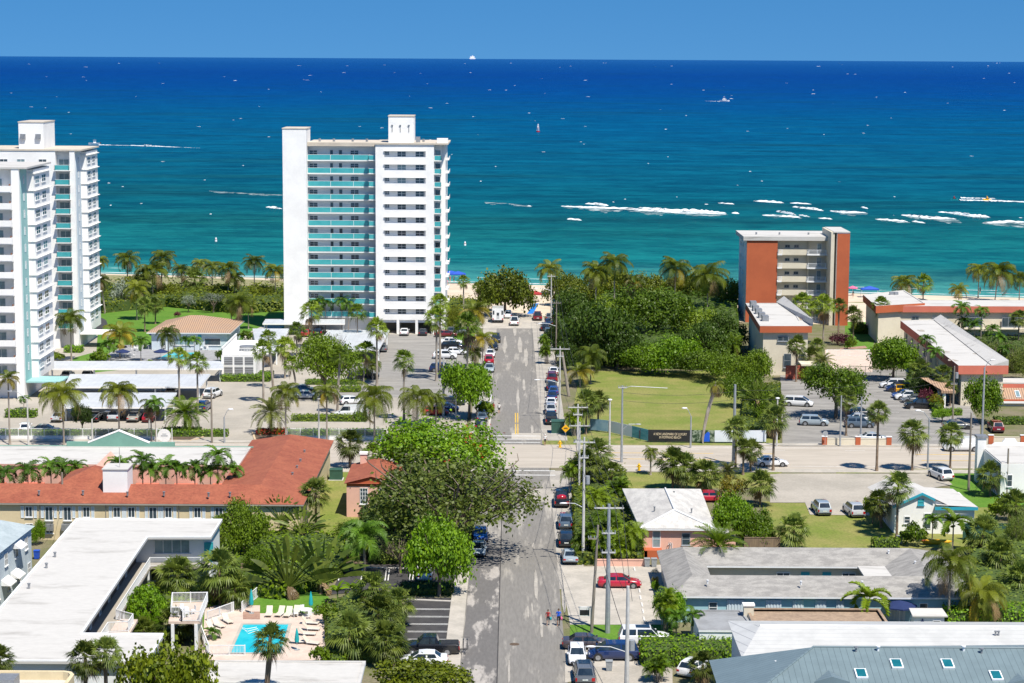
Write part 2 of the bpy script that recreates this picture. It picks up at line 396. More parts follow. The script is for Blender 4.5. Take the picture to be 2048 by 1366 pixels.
# ---- broadleaf trees
def leaf(mb, c, nrm, s, rr, t):
 a = nrm.cross(Vector((rr.uniform(-1, 1), rr.uniform(-1, 1), rr.uniform(-1, 1))))
 if a.length < 1e-3: a = Vector((1, 0, 0))
 a.normalize(); b = nrm.cross(a).normalized()
 w = s * rr.uniform(.35, .55)
 mb.poly([c - a * s * .6, c + b * w, c + a * s * .6, c - b * w], t)
def crown_leafy(seed, lobes, clumps, per, ls, cr=.13, gaps=.0, flower=0.0, twigs=0, down=-.35):
 """crown of unit radius standing on z = 0..1: clumps of small leaves over overlapping lobes"""
 r = random.Random(seed); mb = MB()
 area = [a[3] * a[4] + a[4] * a[5] for a in lobes]; tot = sum(area)
 for (cx, cy, cz, rx, ry, rz), ar in zip(lobes, area):
  for k in range(max(3, int(clumps * ar / tot))):
   while True:
    d = Vector((r.gauss(0, 1), r.gauss(0, 1), r.gauss(0, 1))).normalized()
    if d.z > down: break
   rad = r.uniform(.72, 1.05) if r.random() > .22 else r.uniform(.4, .75)
   c = Vector((cx + d.x * rx * rad, cy + d.y * ry * rad, cz + d.z * rz * rad))
   inside = any(((c.x - q[0]) / q[3]) ** 2 + ((c.y - q[1]) / q[4]) ** 2 + ((c.z - q[2]) / q[5]) ** 2 < .42 for q in lobes)
   if inside and r.random() < .7 or r.random() < gaps: continue
   tb = r.uniform(0, 1); red = r.random() < flower; cs = cr * r.uniform(.6, 1.35)
   for j in range(per):
    o = Vector((r.gauss(0, .6), r.gauss(0, .6), r.gauss(0, .42))) * cs
    nn = (d * .7 + Vector((r.uniform(-1, 1), r.uniform(-1, 1), r.uniform(-.2, 1.1)))).normalized()
    mb.cur = 1 if red and r.random() < .6 else 0
    leaf(mb, c + o, nn, ls * r.uniform(.6, 1.25), r, min(1, max(0, tb * .65 + r.uniform(0, .35))))
 mb.cur = 2
 for k in range(twigs):
  a = r.uniform(0, 6.28); q = Vector((math.cos(a) * r.uniform(.3, .9), math.sin(a) * r.uniform(.3, .9), r.uniform(.45, .95)))
  mb.tube([(q.x * .5, q.y * .5, q.z * .6), q, q + Vector((r.uniform(-.1, .1), r.uniform(-.1, .1), r.uniform(.05, .12)))], [.012, .007, .003], 4, cap=False)
 return mb
def lobeset(seed, n, flat=.5, spread=.55):
 r = random.Random(seed); L = [(0, 0, .5, .5, .5, flat)]
 for i in range(n):
  a = i * 2.4 + r.uniform(-.4, .4); d = spread * r.uniform(.7, 1.1); s = r.uniform(.25, .42)
  L.append((math.cos(a) * d, math.sin(a) * d, r.uniform(.3, .72), s, s, s * flat * 1.7))
 return L
TREES = {}
def tk(name, leafm, n, **kw):
 f = kw.pop('flat', .5); sp = kw.pop('spread', .6); nl = kw.pop('nl', 12)
 TREES[name] = [crown_leafy(hash_(name) + i, lobeset(hash_(name) + i * 7, nl, f, sp), **kw).mesh('tree_crown', [leafm, 'leaf_red', 'bark'], tint=True) for i in range(n)]
def hash_(s): return sum(ord(c) * (i + 3) for i, c in enumerate(s))
tk('green', 'leaf_bright', 3, clumps=760, per=15, ls=.055)
tk('ficus', 'leaf_green', 3, clumps=760, per=15, ls=.05)
tk('grape', 'leaf_grape', 3, clumps=640, per=13, ls=.06)
tk('dark', 'leaf_dark', 3, clumps=700, per=15, ls=.055)
tk('olive', 'leaf_olive', 2, clumps=1000, per=14, ls=.036, gaps=.1, twigs=60, cr=.12)
tk('flame', 'leaf_bright', 1, clumps=900, per=15, ls=.042, flat=.44, flower=.035)
tk('silver', 'leaf_silver', 2, clumps=260, per=11, ls=.06, flat=.4, gaps=.2)
tk('thin', 'leaf_olive', 1, clumps=190, per=9, ls=.06, gaps=.25, twigs=50)
tk('purple', 'leaf_purple', 1, clumps=200, per=12, ls=.09)
tk('yellow', 'leaf_yellow', 1, clumps=220, per=12, ls=.075, nl=7)
tk('shrub', 'leaf_green', 2, clumps=170, per=11, ls=.12, nl=6)
tk('bigleaf', 'leaf_bigleaf', 2, clumps=900, per=10, ls=.062, cr=.1)
TREES['topiary'] = [crown_leafy(5, [(0, 0, .5, 1, 1, .55)], 700, 15, .06, cr=.07, down=-.9).mesh('tree_crown', ['leaf_bright', 'leaf_red', 'bark'], tint=True)]
def limbs(seed):
 r = random.Random(seed); mb = MB()
 mb.tube([(0, 0, 0), (.02, .01, .25), (.0, .03, .5)], [.055, .04, .03], 7)
 for i in range(6):
  a = i * 1.05 + r.uniform(-.3, .3); d = r.uniform(.3, .62)
  mb.tube([(0, 0, r.uniform(.15, .32)), (math.cos(a) * d * .5, math.sin(a) * d * .5, .48), (math.cos(a) * d, math.sin(a) * d, r.uniform(.62, .82))], [.032, .022, .008], 5)
 return mb.mesh('tree_trunk', ['bark'], smooth=True)
LIMBS = [limbs(i) for i in range(3)]
tcount = 0
def tree(kind, u, v, vt, cw, label, group=None, low=.25, name=None, cat='tree', deep=1.0, z0=0.0, yaw=None):
 """broadleaf tree based at ground pixel (u, v) whose top reaches row vt and whose crown is cw pixels wide; low = crown's bottom as a share of the height"""
 global tcount; tcount += 1
 b = P(u, v, z0); sc = FPX / b.y; h = max(.3, hgt(b.x, b.y, vt) - z0); rad = cw / 2 / sc * 1.1
 o = root(name or 'broadleaf_tree', b, label, cat, group)
 K = TREES[kind]
 if low > .01:
  t = link('trunk', LIMBS[tcount % 3], o); t.scale = (rad * .95, rad * .95, h)
  t.rotation_euler = (0, 0, rnd.uniform(0, 6.28))
 c = link('crown' if low > .01 else 'foliage', K[tcount % len(K)], o); c.location = (0, 0, h * low - h * .06)
 hh = h * (1 - low)
 c.scale = (rad / 1.0, rad * deep / 1.0, hh / 1.0); c.rotation_euler = (0, 0, yaw if yaw is not None else rnd.choice((0, .5, -.6, 1.1, 2.2, 3.0)))
 return o
def hedge(name, pts, h, leafm, label=None, dens=9, ls=.22, cat='hedge', group=None, z0=0.0, kind=None, rough=.12, round_=0.0):
 """clipped or wild hedge over a ground polygon: leafy shell over a dark twiggy core"""
 r = random.Random(len(pts) * 31 + int(abs(pts[0][0]) * 10))
 mb = MB(); P2 = [Vector((p[0], p[1], 0)) for p in pts]; n_ = len(P2)
 c = sum(P2, Vector()) / n_
 a2 = sum(P2[i].x * P2[(i + 1) % n_].y - P2[(i + 1) % n_].x * P2[i].y for i in range(n_))
 if a2 < 0: P2.reverse()
 mb.cur = 1; mb.prism([c + (p - c) * (1 - min(.25, .25 / max(.3, (p - c).length))) for p in P2], z0 + .01, z0 + h * .86, bottom=False)
 mb.cur = 0
 xs = [p.x for p in P2]; ys = [p.y for p in P2]
 def inside(x, y):
  k = False; j = n_ - 1
  for i in range(n_):
   if (P2[i].y > y) != (P2[j].y > y) and x < (P2[j].x - P2[i].x) * (y - P2[i].y) / (P2[j].y - P2[i].y) + P2[i].x: k = not k
   j = i
  return k
 area = (max(xs) - min(xs)) * (max(ys) - min(ys))
 for k in range(int(area * dens)):
  x = r.uniform(min(xs), max(xs)); y = r.uniform(min(ys), max(ys))
  if not inside(x, y): continue
  zz = z0 + h * (1 + r.uniform(-rough, rough)) + round_ * (math.sin(x * .9 + 1.3 * math.sin(y * .7)) + math.sin(y * 1.1 + x * .35)) * .5
  leaf(mb, Vector((x, y, zz)), Vector((r.uniform(-.7, .7), r.uniform(-.7, .7), 1)).normalized(), ls * r.uniform(.6, 1.3), r, r.random())
 for i in range(n_):
  a, b = P2[i], P2[(i + 1) % n_]; L = (b - a).length; nn = Vector(((b - a).y, -(b - a).x, 0)).normalized()
  for k in range(int(L * h * dens * 1.3)):
   q = a.lerp(b, r.random()); z = r.uniform(.05, 1.02) * h
   leaf(mb, q + nn * r.uniform(-.12, .1) + Vector((0, 0, z0 + z)), (nn + Vector((r.uniform(-.7, .7), r.uniform(-.7, .7), r.uniform(0, .9)))).normalized(), ls * r.uniform(.6, 1.3), r, r.random())
 o = wpart(name, mb, [leafm, 'hedge_core'], tint=True)
 return tag(o, label, cat if not kind else None, group, kind)
mat('hedge_core', (.04, .075, .012), .95, (.07, .10, .02), scale=2)
# ------------------------------------------------------------ vehicles
def paint(name, col, rough=.22, metal=.0):
 mat(name, col, rough, tuple(c * .93 for c in col), scale=1.5, spec=.5, metal=metal, coat=.6)
for nm, c in dict(white=(.78, .79, .8), black=(.012, .013, .016), silver=(.46, .48, .5), grey=(.13, .14, .15), navy=(.012, .03, .11), blue=(.02, .07, .28), red=(.42, .015, .035), maroon=(.16, .015, .02), steel=(.09, .13, .18), tan=(.36, .33, .28), yellow=(.72, .38, .01), teal=(.02, .16, .17), brown=(.07, .055, .055), charcoal=(.03, .033, .04), sky=(.32, .38, .42)).items():
 paint('paint_' + nm, c)
mat('car_glass', (.012, .02, .03), .06, (.03, .045, .06), scale=.6, spec=.8)
mat('tyre', (.018, .018, .019), .8, (.035, .035, .035), scale=6)
mat('rim', (.45, .46, .48), .3, (.3, .31, .33), scale=8, metal=.7)
mat('tail_lamp', (.35, .008, .01), .2, (.45, .02, .02), scale=5)
mat('head_lamp', (.75, .78, .8), .12, (.55, .58, .6), scale=6)
mat('black_trim', (.02, .02, .022), .55, (.035, .035, .035), scale=5)
mat('plate', (.7, .72, .7), .5, (.5, .55, .5), scale=9)
# (length, width, belt height, roof height, hood height, deck height, greenhouse x: rear bottom, rear top, front top, front bottom) ; x from rear 0 to front L
CARS = dict(
 sedan=(4.8, 1.82, .93, 1.45, .88, 1.0, .55, 1.3, 2.75, 3.65),
 hatch=(4.2, 1.76, .98, 1.5, .93, 1.0, .1, .55, 2.5, 3.25),
 suv=(4.7, 1.88, 1.1, 1.72, 1.05, 1.1, .1, .5, 2.9, 3.65),
 bigsuv=(5.2, 2.0, 1.2, 1.9, 1.15, 1.2, .08, .35, 3.2, 3.95),
 minivan=(5.0, 1.95, 1.08, 1.76, 1.0, 1.08, .08, .4, 3.2, 4.3),
 jeep=(4.3, 1.88, 1.15, 1.83, 1.12, 1.15, .08, .15, 2.6, 2.85),
 pickup=(5.7, 1.98, 1.15, 1.86, 1.12, 1.15, 1.95, 2.25, 3.55, 4.25),
 van=(5.7, 2.02, 1.3, 2.12, 1.1, 1.3, .05, .1, 4.1, 4.85))
def lerp(a, b, t): return a + (b - a) * t
_cm = {}
def car_meshes(kind, col):
 k = (kind, col)
 if k in _cm: return _cm[k]
 L, W, zb, zr, zh, zd, xa, xb, xc, xd = CARS[kind]; w = W / 2; g = .24
 out = {}
 # lower body: loft of half sections mirrored
 st = [(0.0, .90, .42, zd - .22), (.10, .97, g + .06, zd - .05), (.35, 1.0, g, zd), (xa + .02, 1.0, g, zb if kind != 'sedan' else zd), (xb + .3, 1.0, g, zb), (xc, 1.0, g, zb), (xd, 1.0, g, zh + .03), (L - .55, .98, g, zh - .06), (L - .18, .93, g + .04, zh - .17), (L, .82, .40, zh - .36)]
 st.sort(key=lambda s: s[0])
 mb = MB(); rings = []
 for x, f, z0, z1 in st:
  ww = w * f; h = z1 - z0
  half = [(ww * .86, z0), (ww * .985, z0 + h * .18), (ww, z0 + h * .55), (ww * .965, z1 - .06), (ww * .90, z1)]
  ring = [(x, y, z) for y, z in half] + [(x, 0, z1 + .025)] + [(x, -y, z) for y, z in reversed(half)]
  rings.append(ring)
 for a, b in zip(rings, rings[1:]):
  n_ = len(a)
  for i in range(n_): mb.poly([a[i], a[(i + 1) % n_], b[(i + 1) % n_], b[i]])
 mb.poly(list(reversed(rings[0]))); mb.poly(rings[-1])
 # cabin shell (painted roof and pillars)
 wb, wr = w * .90, w * .74 if kind not in ('van', 'jeep') else w * .84
 zb2 = zb - .03
 cab = [(xa, wb * .96, zb2), (xb, wr * .97, zr - .03), ((xb + xc) / 2, wr, zr), (xc, wr * .96, zr - .04), (xd, wb * .95, zb2)]
 def cq(i, s): x, y, z = cab[i]; return Vector((x, y * s, z))
 for i in range(4): mb.poly([cq(i, 1), cq(i + 1, 1), cq(i + 1, -1), cq(i, -1)][::-1])
 for s in (1, -1):
  pl = [cq(i, s) for i in range(5)] + [Vector(((xa + xd) / 2, wb * s, zb2))]
  mb.poly(pl if s > 0 else pl[::-1])
 for s in (1, -1):
  mb.box(xd - .28, s * (wb + .02), zb, xd - .12, s * (wb + .2), zb + .16)
 mb.v = [(x - L / 2, y, z) for x, y, z in mb.v]
 if kind == 'pickup':
  mb.cur = 1; mb.box(.12 - L / 2, -w * .78, zd + .028, xa - .12 - L / 2, w * .78, zd + .034); mb.cur = 0
 # wheel arches
 xw = (.2 * L if kind != 'pickup' else 1.2, L - .19 * L); rt = .345 if kind in ('sedan', 'hatch') else .39
 mb.cur = 1
 for x in xw:
  for s in (1, -1):
   c = Vector((x - L / 2, s * (w - .02), rt)); mb.tube([c, c + Vector((0, s * .028, 0))], rt + .075, 14)
 mb.cur = 0
 out['body'] = mb.mesh('car_body', ['paint_' + col, 'black_trim'], smooth=True)
 def quadw(a, b, c, d, ins, off, nm):
  c0 = (a + b + c + d) / 4; n_ = (b - a).cross(d - a).normalized()
  m = MB(); m.poly([c0 + (p - c0) * ins + n_ * off for p in (a, b, c, d)]); m.v = [(x - L / 2, y, z) for x, y, z in m.v]
  out[nm] = m.mesh('car_window', ['car_glass'])
 quadw(cq(4, 1), cq(3, 1), cq(3, -1), cq(4, -1), .90, .012, 'windscreen')
 if out['windscreen'].polygons[0].normal.x < 0: out['windscreen'].flip_normals()
 if kind != 'van':
  quadw(cq(1, 1), cq(0, 1), cq(0, -1), cq(1, -1), .86, .012, 'rear_window')
  if out['rear_window'].polygons[0].normal.x > 0: out['rear_window'].flip_normals()
 ztop = zr - .12; zlo = zb2 + .07
 def side(x, z, s):
  f = (z - zb2) / (zr - zb2); return Vector((x, s * (lerp(wb, wr, f) + .014), z))
 fa = (zlo - zb2) / (zr - zb2); ft = (ztop - zb2) / (zr - zb2)
 spl = [(lerp(xa, xb, .5) + .12, (xb + xc) / 2 - .08), ((xb + xc) / 2 + .08, None)]
 if kind == 'van': spl = [(3.0, 3.15), (3.2, None)]
 if kind == 'pickup': spl = [(xb + .12, (xb + xc) / 2 - .05), ((xb + xc) / 2 + .05, None)]
 for s in (1, -1):
  for i, (x0, x1) in enumerate(spl):
   if x1 is None: q = [side(x0, zlo, s), side(lerp(xd, xc, fa) - .12, zlo, s), side(lerp(xd, xc, ft) - .08, ztop, s), side(x0, ztop, s)]
   else: q = [side(max(x0, lerp(xa, xb, fa) + .1), zlo, s), side(x1, zlo, s), side(x1, ztop, s), side(max(x0, lerp(xa, xb, ft) + .1), ztop, s)]
   if s > 0: q.reverse()
   m = MB(); m.poly(q); m.v = [(x - L / 2, y, z) for x, y, z in m.v]
   out['side_window' + str(i) + str(s)] = m.mesh('car_window', ['car_glass'])
 # lamps
 for s in (1, -1):
  m = MB(); y0, y1 = sorted((s * w * .62, s * w * .93)); tall = .3 if kind in ('suv', 'bigsuv', 'minivan', 'van', 'jeep', 'pickup') else .16
  m.box(-.015 - L / 2, y0 if s < 0 or tall < .2 else s * w * .78 if s > 0 else y0, zd - .22 - tall, .1 - L / 2, y1 if s > 0 or tall < .2 else -s * w * .78 if False else y1, zd - .2); out['taillight' + str(s)] = m.mesh('car_taillight', ['tail_lamp'])
  m = MB(); m.box(L / 2 - .3, y0 * .92, zh - .34, L / 2 - .09, y1 * .92, zh - .2); out['headlight' + str(s)] = m.mesh('car_headlight', ['head_lamp'])
 m = MB(); m.box(-.02 - L / 2, -.26, .62, .05 - L / 2, .26, .75); out['licence_plate'] = m.mesh('car_plate', ['plate'])
 m = MB(); m.box(-.04 - L / 2, -w * .84, .34, .14 - L / 2, w * .84, .5); m.box(L / 2 - .16, -w * .7, .34, L / 2 + .015, w * .7, .55); out['bumper'] = m.mesh('car_bumper', ['black_trim'])
 m = MB(); t = rt; m.tube([(0, -.11, 0), (0, .11, 0)], t, 14); out['tyre'] = m.mesh('car_tyre', ['tyre'], smooth=True)
 m = MB(); m.tube([(0, .105, 0), (0, .118, 0)], t * .64, 12); out['rim'] = m.mesh('car_rim', ['rim'])
 out['_'] = (xw[0] - L / 2, xw[1] - L / 2, w - .085, rt)
 _cm[k] = out; return out
def vehicle(kind, col, X, Y, head, label, group=None, name=None, cat=None, far=False, z0=.012):
 """car whose middle stands at (X, Y), nose pointing along heading `head` degrees (0 = to the right, 90 = away)"""
 m = car_meshes(kind, col)
 names = dict(sedan='parked_sedan', hatch='hatchback', suv='parked_suv', bigsuv='large_suv', minivan='minivan', jeep='off_road_car', pickup='pickup_truck', van='delivery_van')
 cats = dict(pickup='pickup truck', van='van')
 o = root(name or names[kind], (X, Y, z0), label, cat or cats.get(kind, 'car'), group, R(head + rnd.uniform(-1.2, 1.2)))
 for k, me in m.items():
  if k[0] == '_' or k in ('tyre', 'rim'): continue
  if far and k in ('licence_plate', 'bumper') : continue
  nm = 'side_window' if k.startswith('side_window') else k.rstrip('-1') if k.startswith(('tail', 'head')) else k
  link(nm, me, o)
 xr, xf, yw, rt = m['_']
 for x in (xr, xf):
  for s in (1, -1):
   q = link('wheel', m['tyre'], o, Matrix.Translation((x, s * yw, rt)) @ Matrix.Rotation(0 if s > 0 else math.pi, 4, 'Z'))
   if not far: link('rim', m['rim'], q)
 return o
# ------------------------------------------------------------ ground, beach, sea
mat('earth', (.15, .16, .06), .95, (.22, .19, .12), scale=.22, space='world', fine=.35)
mat('sand', (.66, .55, .42), .95, (.56, .46, .34), scale=.12, space='world', fine=.12)
mat('dune_grass', (.36, .31, .17), .95, (.22, .24, .09), scale=.35, space='world', fine=.4)
mat('lawn', (.085, .21, .012), .95, (.12, .24, .02), scale=.3, space='world', fine=.35)
mat('dry_lawn', (.17, .225, .03), .95, (.29, .27, .08), scale=.16, space='world', fine=.4, lo=.3, hi=.72)
mat('verge_grass', (.15, .21, .035), .95, (.28, .26, .09), scale=.5, space='world', fine=.4)
mat('asphalt_old', (.215, .203, .185), .9, (.36, .335, .295), scale=(.5, .055, 1), space='world', fine=.22, lo=.53, hi=.66)
mat('asphalt_dark', (.15, .142, .135), .9, (.40, .37, .335), scale=(.42, .1, 1), space='world', fine=.2, lo=.53, hi=.62)
mat('asphalt_black', (.045, .043, .045), .85, (.065, .062, .062), scale=.5, space='world', fine=.2)
mat('asphalt_lot', (.24, .228, .21), .9, (.32, .305, .28), scale=(.12, .5, 1), space='world', fine=.2)
mat('concrete_road', (.40, .355, .295), .9, (.46, .41, .345), scale=(.05, .5, 1), space='world', fine=.14)
mat('concrete_lot', (.43, .39, .33), .9, (.35, .32, .27), scale=.14, space='world', fine=.18)
mat('concrete_pale', (.48, .44, .38), .9, (.39, .36, .31), scale=.4, space='world', fine=.14)
mat('deck_pink', (.62, .50, .42), .85, (.54, .43, .36), scale=.6, space='world', fine=.1)
mat('deck_grey', (.33, .33, .34), .85, (.27, .27, .28), scale=.6, space='world', fine=.1)
mat('patio_brick', (.42, .26, .19), .9, (.34, .20, .15), scale=1.2, space='world', fine=.25)
mat('paint_white_line', (.80, .80, .78), .8, (.62, .61, .58), scale=1.1, space='world', fine=.2)
mat('worn_patch', (.43, .40, .35), .92, (.34, .315, .28), scale=.3, space='world', fine=.2)
mat('yellow_line', (.72, .45, .05), .8, (.60, .42, .12), scale=.8, space='world', fine=.2)
mat('mulch', (.10, .07, .05), .95, (.17, .12, .08), scale=1.2, space='world', fine=.4)
mat('kerb_stone', (.58, .55, .50), .9, (.48, .45, .41), scale=.8, space='world', fine=.15)
mat('tan_kerb', (.62, .47, .30), .9, (.5, .38, .25), scale=.8, space='world', fine=.15)
mat('foam', (.86, .88, .88), .9, (.70, .77, .78), scale=(.25, .5, 1), space='world', fine=.1)
mat('foam_thin', (.66, .74, .74), .9, (.45, .58, .58), scale=(.12, .35, 1), space='world', fine=.3, lo=.42, hi=.6)
SEA_Z = -.9
for nm_, lo_, hi_, sc_ in (('foam', .37, .52, (.16, .5, 1)), ('foam_thin', .46, .66, (.14, .4, 1))):
 t_ = M[nm_].node_tree; n, l = t_.nodes, t_.links; tr = n.new('ShaderNodeBsdfTransparent'); mx = n.new('ShaderNodeMixShader')
 l.new(ramp(n, l, noise(n, l, coords(n, l, 'world', sc_), 6, .75), lo_, hi_), mx.inputs[0]); l.new(tr.outputs[0], mx.inputs[1]); l.new(n['Principled BSDF'].outputs[0], mx.inputs[2]); l.new(mx.outputs[0], n['Material Output'].inputs['Surface'])
SH = -.19
def shore(X, d): return Vector((X, 531.0 + SH * X + d, 0))
sheet('ground', [(-420, 120), (420, 120), (420, 470 + SH * 420), (-420, 470 - SH * 420)], 'earth', 0.0, th=.5)
mb = MB(); XS = [-420, -200, -90, 0, 90, 200, 420]
for (d0, z0), (d1, z1) in zip([(-72, .006), (-40, .10), (-12, -.1), (0, SEA_Z), (60, -4), (200, -9)], [(-40, .10), (-12, -.1), (0, SEA_Z), (60, -4), (200, -9), (201, -12)]):
 for a, b in zip(XS, XS[1:]):
  q = [shore(a, d0), shore(b, d0), shore(b, d1), shore(a, d1)]
  mb.poly([(p.x, p.y, z) for p, z in zip(q, (z0, z0, z1, z1))])
tag(wpart('beach_sand', mb, 'sand'), kind='structure')
m, n, l, b = nt('sea')
g = n.new('ShaderNodeNewGeometry'); sx = n.new('ShaderNodeSeparateXYZ'); l.new(g.outputs['Position'], sx.inputs[0])
def mth(op, a, b_):
 q = n.new('ShaderNodeMath'); q.operation = op
 for i, x in enumerate((a, b_)):
  if hasattr(x, 'is_linked'): l.new(x, q.inputs[i])
  else: q.inputs[i].default_value = x
 return q.outputs[0]
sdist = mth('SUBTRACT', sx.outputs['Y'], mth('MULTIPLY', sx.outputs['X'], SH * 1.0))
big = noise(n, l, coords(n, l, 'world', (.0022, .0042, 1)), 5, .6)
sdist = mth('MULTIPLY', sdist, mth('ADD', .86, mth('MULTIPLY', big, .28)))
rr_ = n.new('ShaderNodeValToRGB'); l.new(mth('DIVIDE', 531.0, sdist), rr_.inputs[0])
SEARAMP = [(0.0, (.010, .082, .26)), (.03, (.003, .055, .22)), (.07, (.0008, .04, .20)), (.13, (.0003, .046, .20)), (.26, (.0003, .072, .18)), (.42, (.0012, .082, .160)), (.62, (.002, .086, .125)), (.74, (.005, .108, .122)), (.9, (.006, .135, .150)), (1.0, (.06, .27, .25))]  # lighter far stops: horizon haze mixed into the water colour
cr = rr_.color_ramp
while len(cr.elements) < len(SEARAMP): cr.elements.new(.5)
for e, (p_, c_) in zip(cr.elements, SEARAMP): e.position = p_; e.color = (*c_, 1)
swell = noise(n, l, coords(n, l, 'world', (.018, .042, 1)), 8, .8)
chop = noise(n, l, coords(n, l, 'world', (.085, .16, 1)), 6, .82)
reef = ramp(n, l, noise(n, l, coords(n, l, 'world', (.0035, .018, 1)), 4, .6), .48, .72)
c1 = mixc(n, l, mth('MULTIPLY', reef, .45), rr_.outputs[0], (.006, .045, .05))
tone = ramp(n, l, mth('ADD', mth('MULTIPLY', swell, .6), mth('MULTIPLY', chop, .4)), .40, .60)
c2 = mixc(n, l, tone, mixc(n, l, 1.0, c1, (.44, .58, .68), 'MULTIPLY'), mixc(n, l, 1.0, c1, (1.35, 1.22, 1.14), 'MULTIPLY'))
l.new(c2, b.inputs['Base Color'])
b.inputs['Roughness'].default_value = .5; b.inputs['IOR'].default_value = 1.33; b.inputs['Specular IOR Level'].default_value = .04
bp = n.new('ShaderNodeBump'); bp.inputs['Strength'].default_value = .8; bp.inputs['Distance'].default_value = 1.4
l.new(mth('ADD', mth('MULTIPLY', swell, .8), mth('MULTIPLY', chop, .35)), bp.inputs['Height']); l.new(bp.outputs[0], b.inputs['Normal'])
M['sea'] = m
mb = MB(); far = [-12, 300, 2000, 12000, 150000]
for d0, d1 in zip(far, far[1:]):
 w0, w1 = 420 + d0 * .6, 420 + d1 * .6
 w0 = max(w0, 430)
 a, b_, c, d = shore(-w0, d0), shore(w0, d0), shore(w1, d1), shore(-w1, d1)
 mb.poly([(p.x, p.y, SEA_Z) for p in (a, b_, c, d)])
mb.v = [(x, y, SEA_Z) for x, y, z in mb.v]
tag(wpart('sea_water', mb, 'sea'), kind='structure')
# breaking waves: a rolling white crest with a foam apron on the shore side
def crest(mb, pts, h, dep, seed):
 r = random.Random(seed); W = [P(u, v, SEA_Z) for u, v in pts]
 N = max(6, int(sum((a - b).length for a, b in zip(W, W[1:])) / 1.1)); row = []
 for i in range(N + 1):
  f = i / N * (len(W) - 1); k = min(int(f), len(W) - 2); q = W[k].lerp(W[k + 1], f - k)
  e = math.sin(math.pi * (i / N)) ** .45
  hh = h * e * r.uniform(.5, 1.1); dd = dep * e * (.8 + .45 * math.sin(i * .31 + seed) + .25 * math.sin(i * 1.1 + seed * 2) + r.uniform(-.12, .12)) + .2; j = .5 * math.sin(i * .17 + seed) + r.uniform(-.15, .15)
  row.append([Vector((q.x, q.y + 1.0 + j, SEA_Z - .1)), Vector((q.x, q.y + .3 + j, SEA_Z + hh)), Vector((q.x, q.y - .8 + j, SEA_Z + hh * .8)), Vector((q.x, q.y - 1.5 + j - dd * .3, SEA_Z + .12 * e)), Vector((q.x, q.y - 1.5 - dd + j, SEA_Z - .02))])
 for a, b in zip(row, row[1:]):
  for k in range(4):
   mb.poly([a[k], b[k], b[k + 1], a[k + 1]])
BR = [([(415, 380), (470, 384), (565, 388)], .5, 6), ([(532, 414), (565, 418)], 1.0, 3), ([(965, 403), (1000, 404), (1062, 410)], .5, 8), ([(1122, 412), (1180, 415), (1260, 418), (1340, 424), (1452, 428)], .9, 10), ([(1170, 407), (1217, 411)], 1.2, 4), ([(1277, 415), (1330, 421), (1400, 423), (1452, 426)], 1.5, 5), ([(1463, 426), (1478, 427)], .8, 2), ([(1507, 402), (1568, 406)], 1.3, 4), ([(1585, 414), (1646, 421)], 1.3, 4), ([(1552, 423), (1592, 430)], 1.4, 4), ([(1524, 430), (1600, 434)], .8, 7), ([(1597, 430), (1620, 434)], .9, 4), ([(1636, 436), (1664, 438)], .7, 3), ([(1660, 422), (1685, 425), (1732, 425)], 1.0, 6), ([(1722, 415), (1736, 417)], .9, 2), ([(1580, 406), (1622, 408)], .6, 3), ([(1802, 430), (1850, 435), (1912, 438)], 1.3, 12), ([(1750, 438), (1815, 443)], .8, 5), ([(1892, 425), (1940, 432), (1978, 434)], 1.7, 5), ([(1964, 446), (2010, 444), (2060, 445)], 1.0, 10), ([(1824, 443), (1850, 446)], .8, 3), ([(1438, 406), (1468, 408)], .6, 3), ([(1134, 438), (1163, 440)], .8, 2), ([(1876, 424), (1896, 425)], .7, 2), ([(1290, 379), (1340, 382)], .35, 2)]
mb = MB(); ap = MB()
for i, (p_, h_, d_) in enumerate(BR):
 if h_ > .5: crest(mb, p_, h_ * .62, d_ * .3, i)
 if d_ > 4: crest(ap, [(u + 4, v + 1.5) for u, v in p_], .05, d_ * 1.6, i + 99)
tag(wpart('surf_foam', mb, 'foam', smooth=True), kind='structure')
tag(wpart('surf_foam_thin', ap, 'foam_thin', smooth=True), kind='structure')
mb = MB(); rr = random.Random(3)
for i in range(150):
 u = rr.uniform(-40, 2090); v = 126 + (rr.random() ** 1.7) * 320
 q = P(u, v, SEA_Z); s = q.y / FPX; wpx = rr.choice((2, 2.5, 3, 3.5, 4, 5, 7)) * (1.15 if v < 260 else 1.0)
 crest(mb, [(u - wpx / 2, v), (u + wpx / 2, v + rr.uniform(-.3, .6))], rr.uniform(.4, 1.0) * s * .6, rr.uniform(.3, 1.3) * s, i + 500)
tag(wpart('whitecaps', mb, 'foam', smooth=True), kind='stuff')
mb = MB()
for k in range(3):
 pts = []; rr = random.Random(k)
 for i in range(60):
  x = -150 + i * 5.2; pts.append((x, rr.uniform(-.8, .8)))
 for (x0, a), (x1, b_) in zip(pts, pts[1:]):
  d0 = 2.5 + k * 6; wv = .6 if k else 1.1
  p0, p1, p2, p3 = shore(x0, d0 + a), shore(x1, d0 + b_), shore(x1, d0 + b_ + wv), shore(x0, d0 + a + wv)
  if rr.random() < (.95, .45, .3)[k]: mb.poly([(p.x, p.y, SEA_Z + .02) for p in (p0, p1, p2, p3)])
tag(wpart('shore_foam', mb, 'foam'), kind='structure')
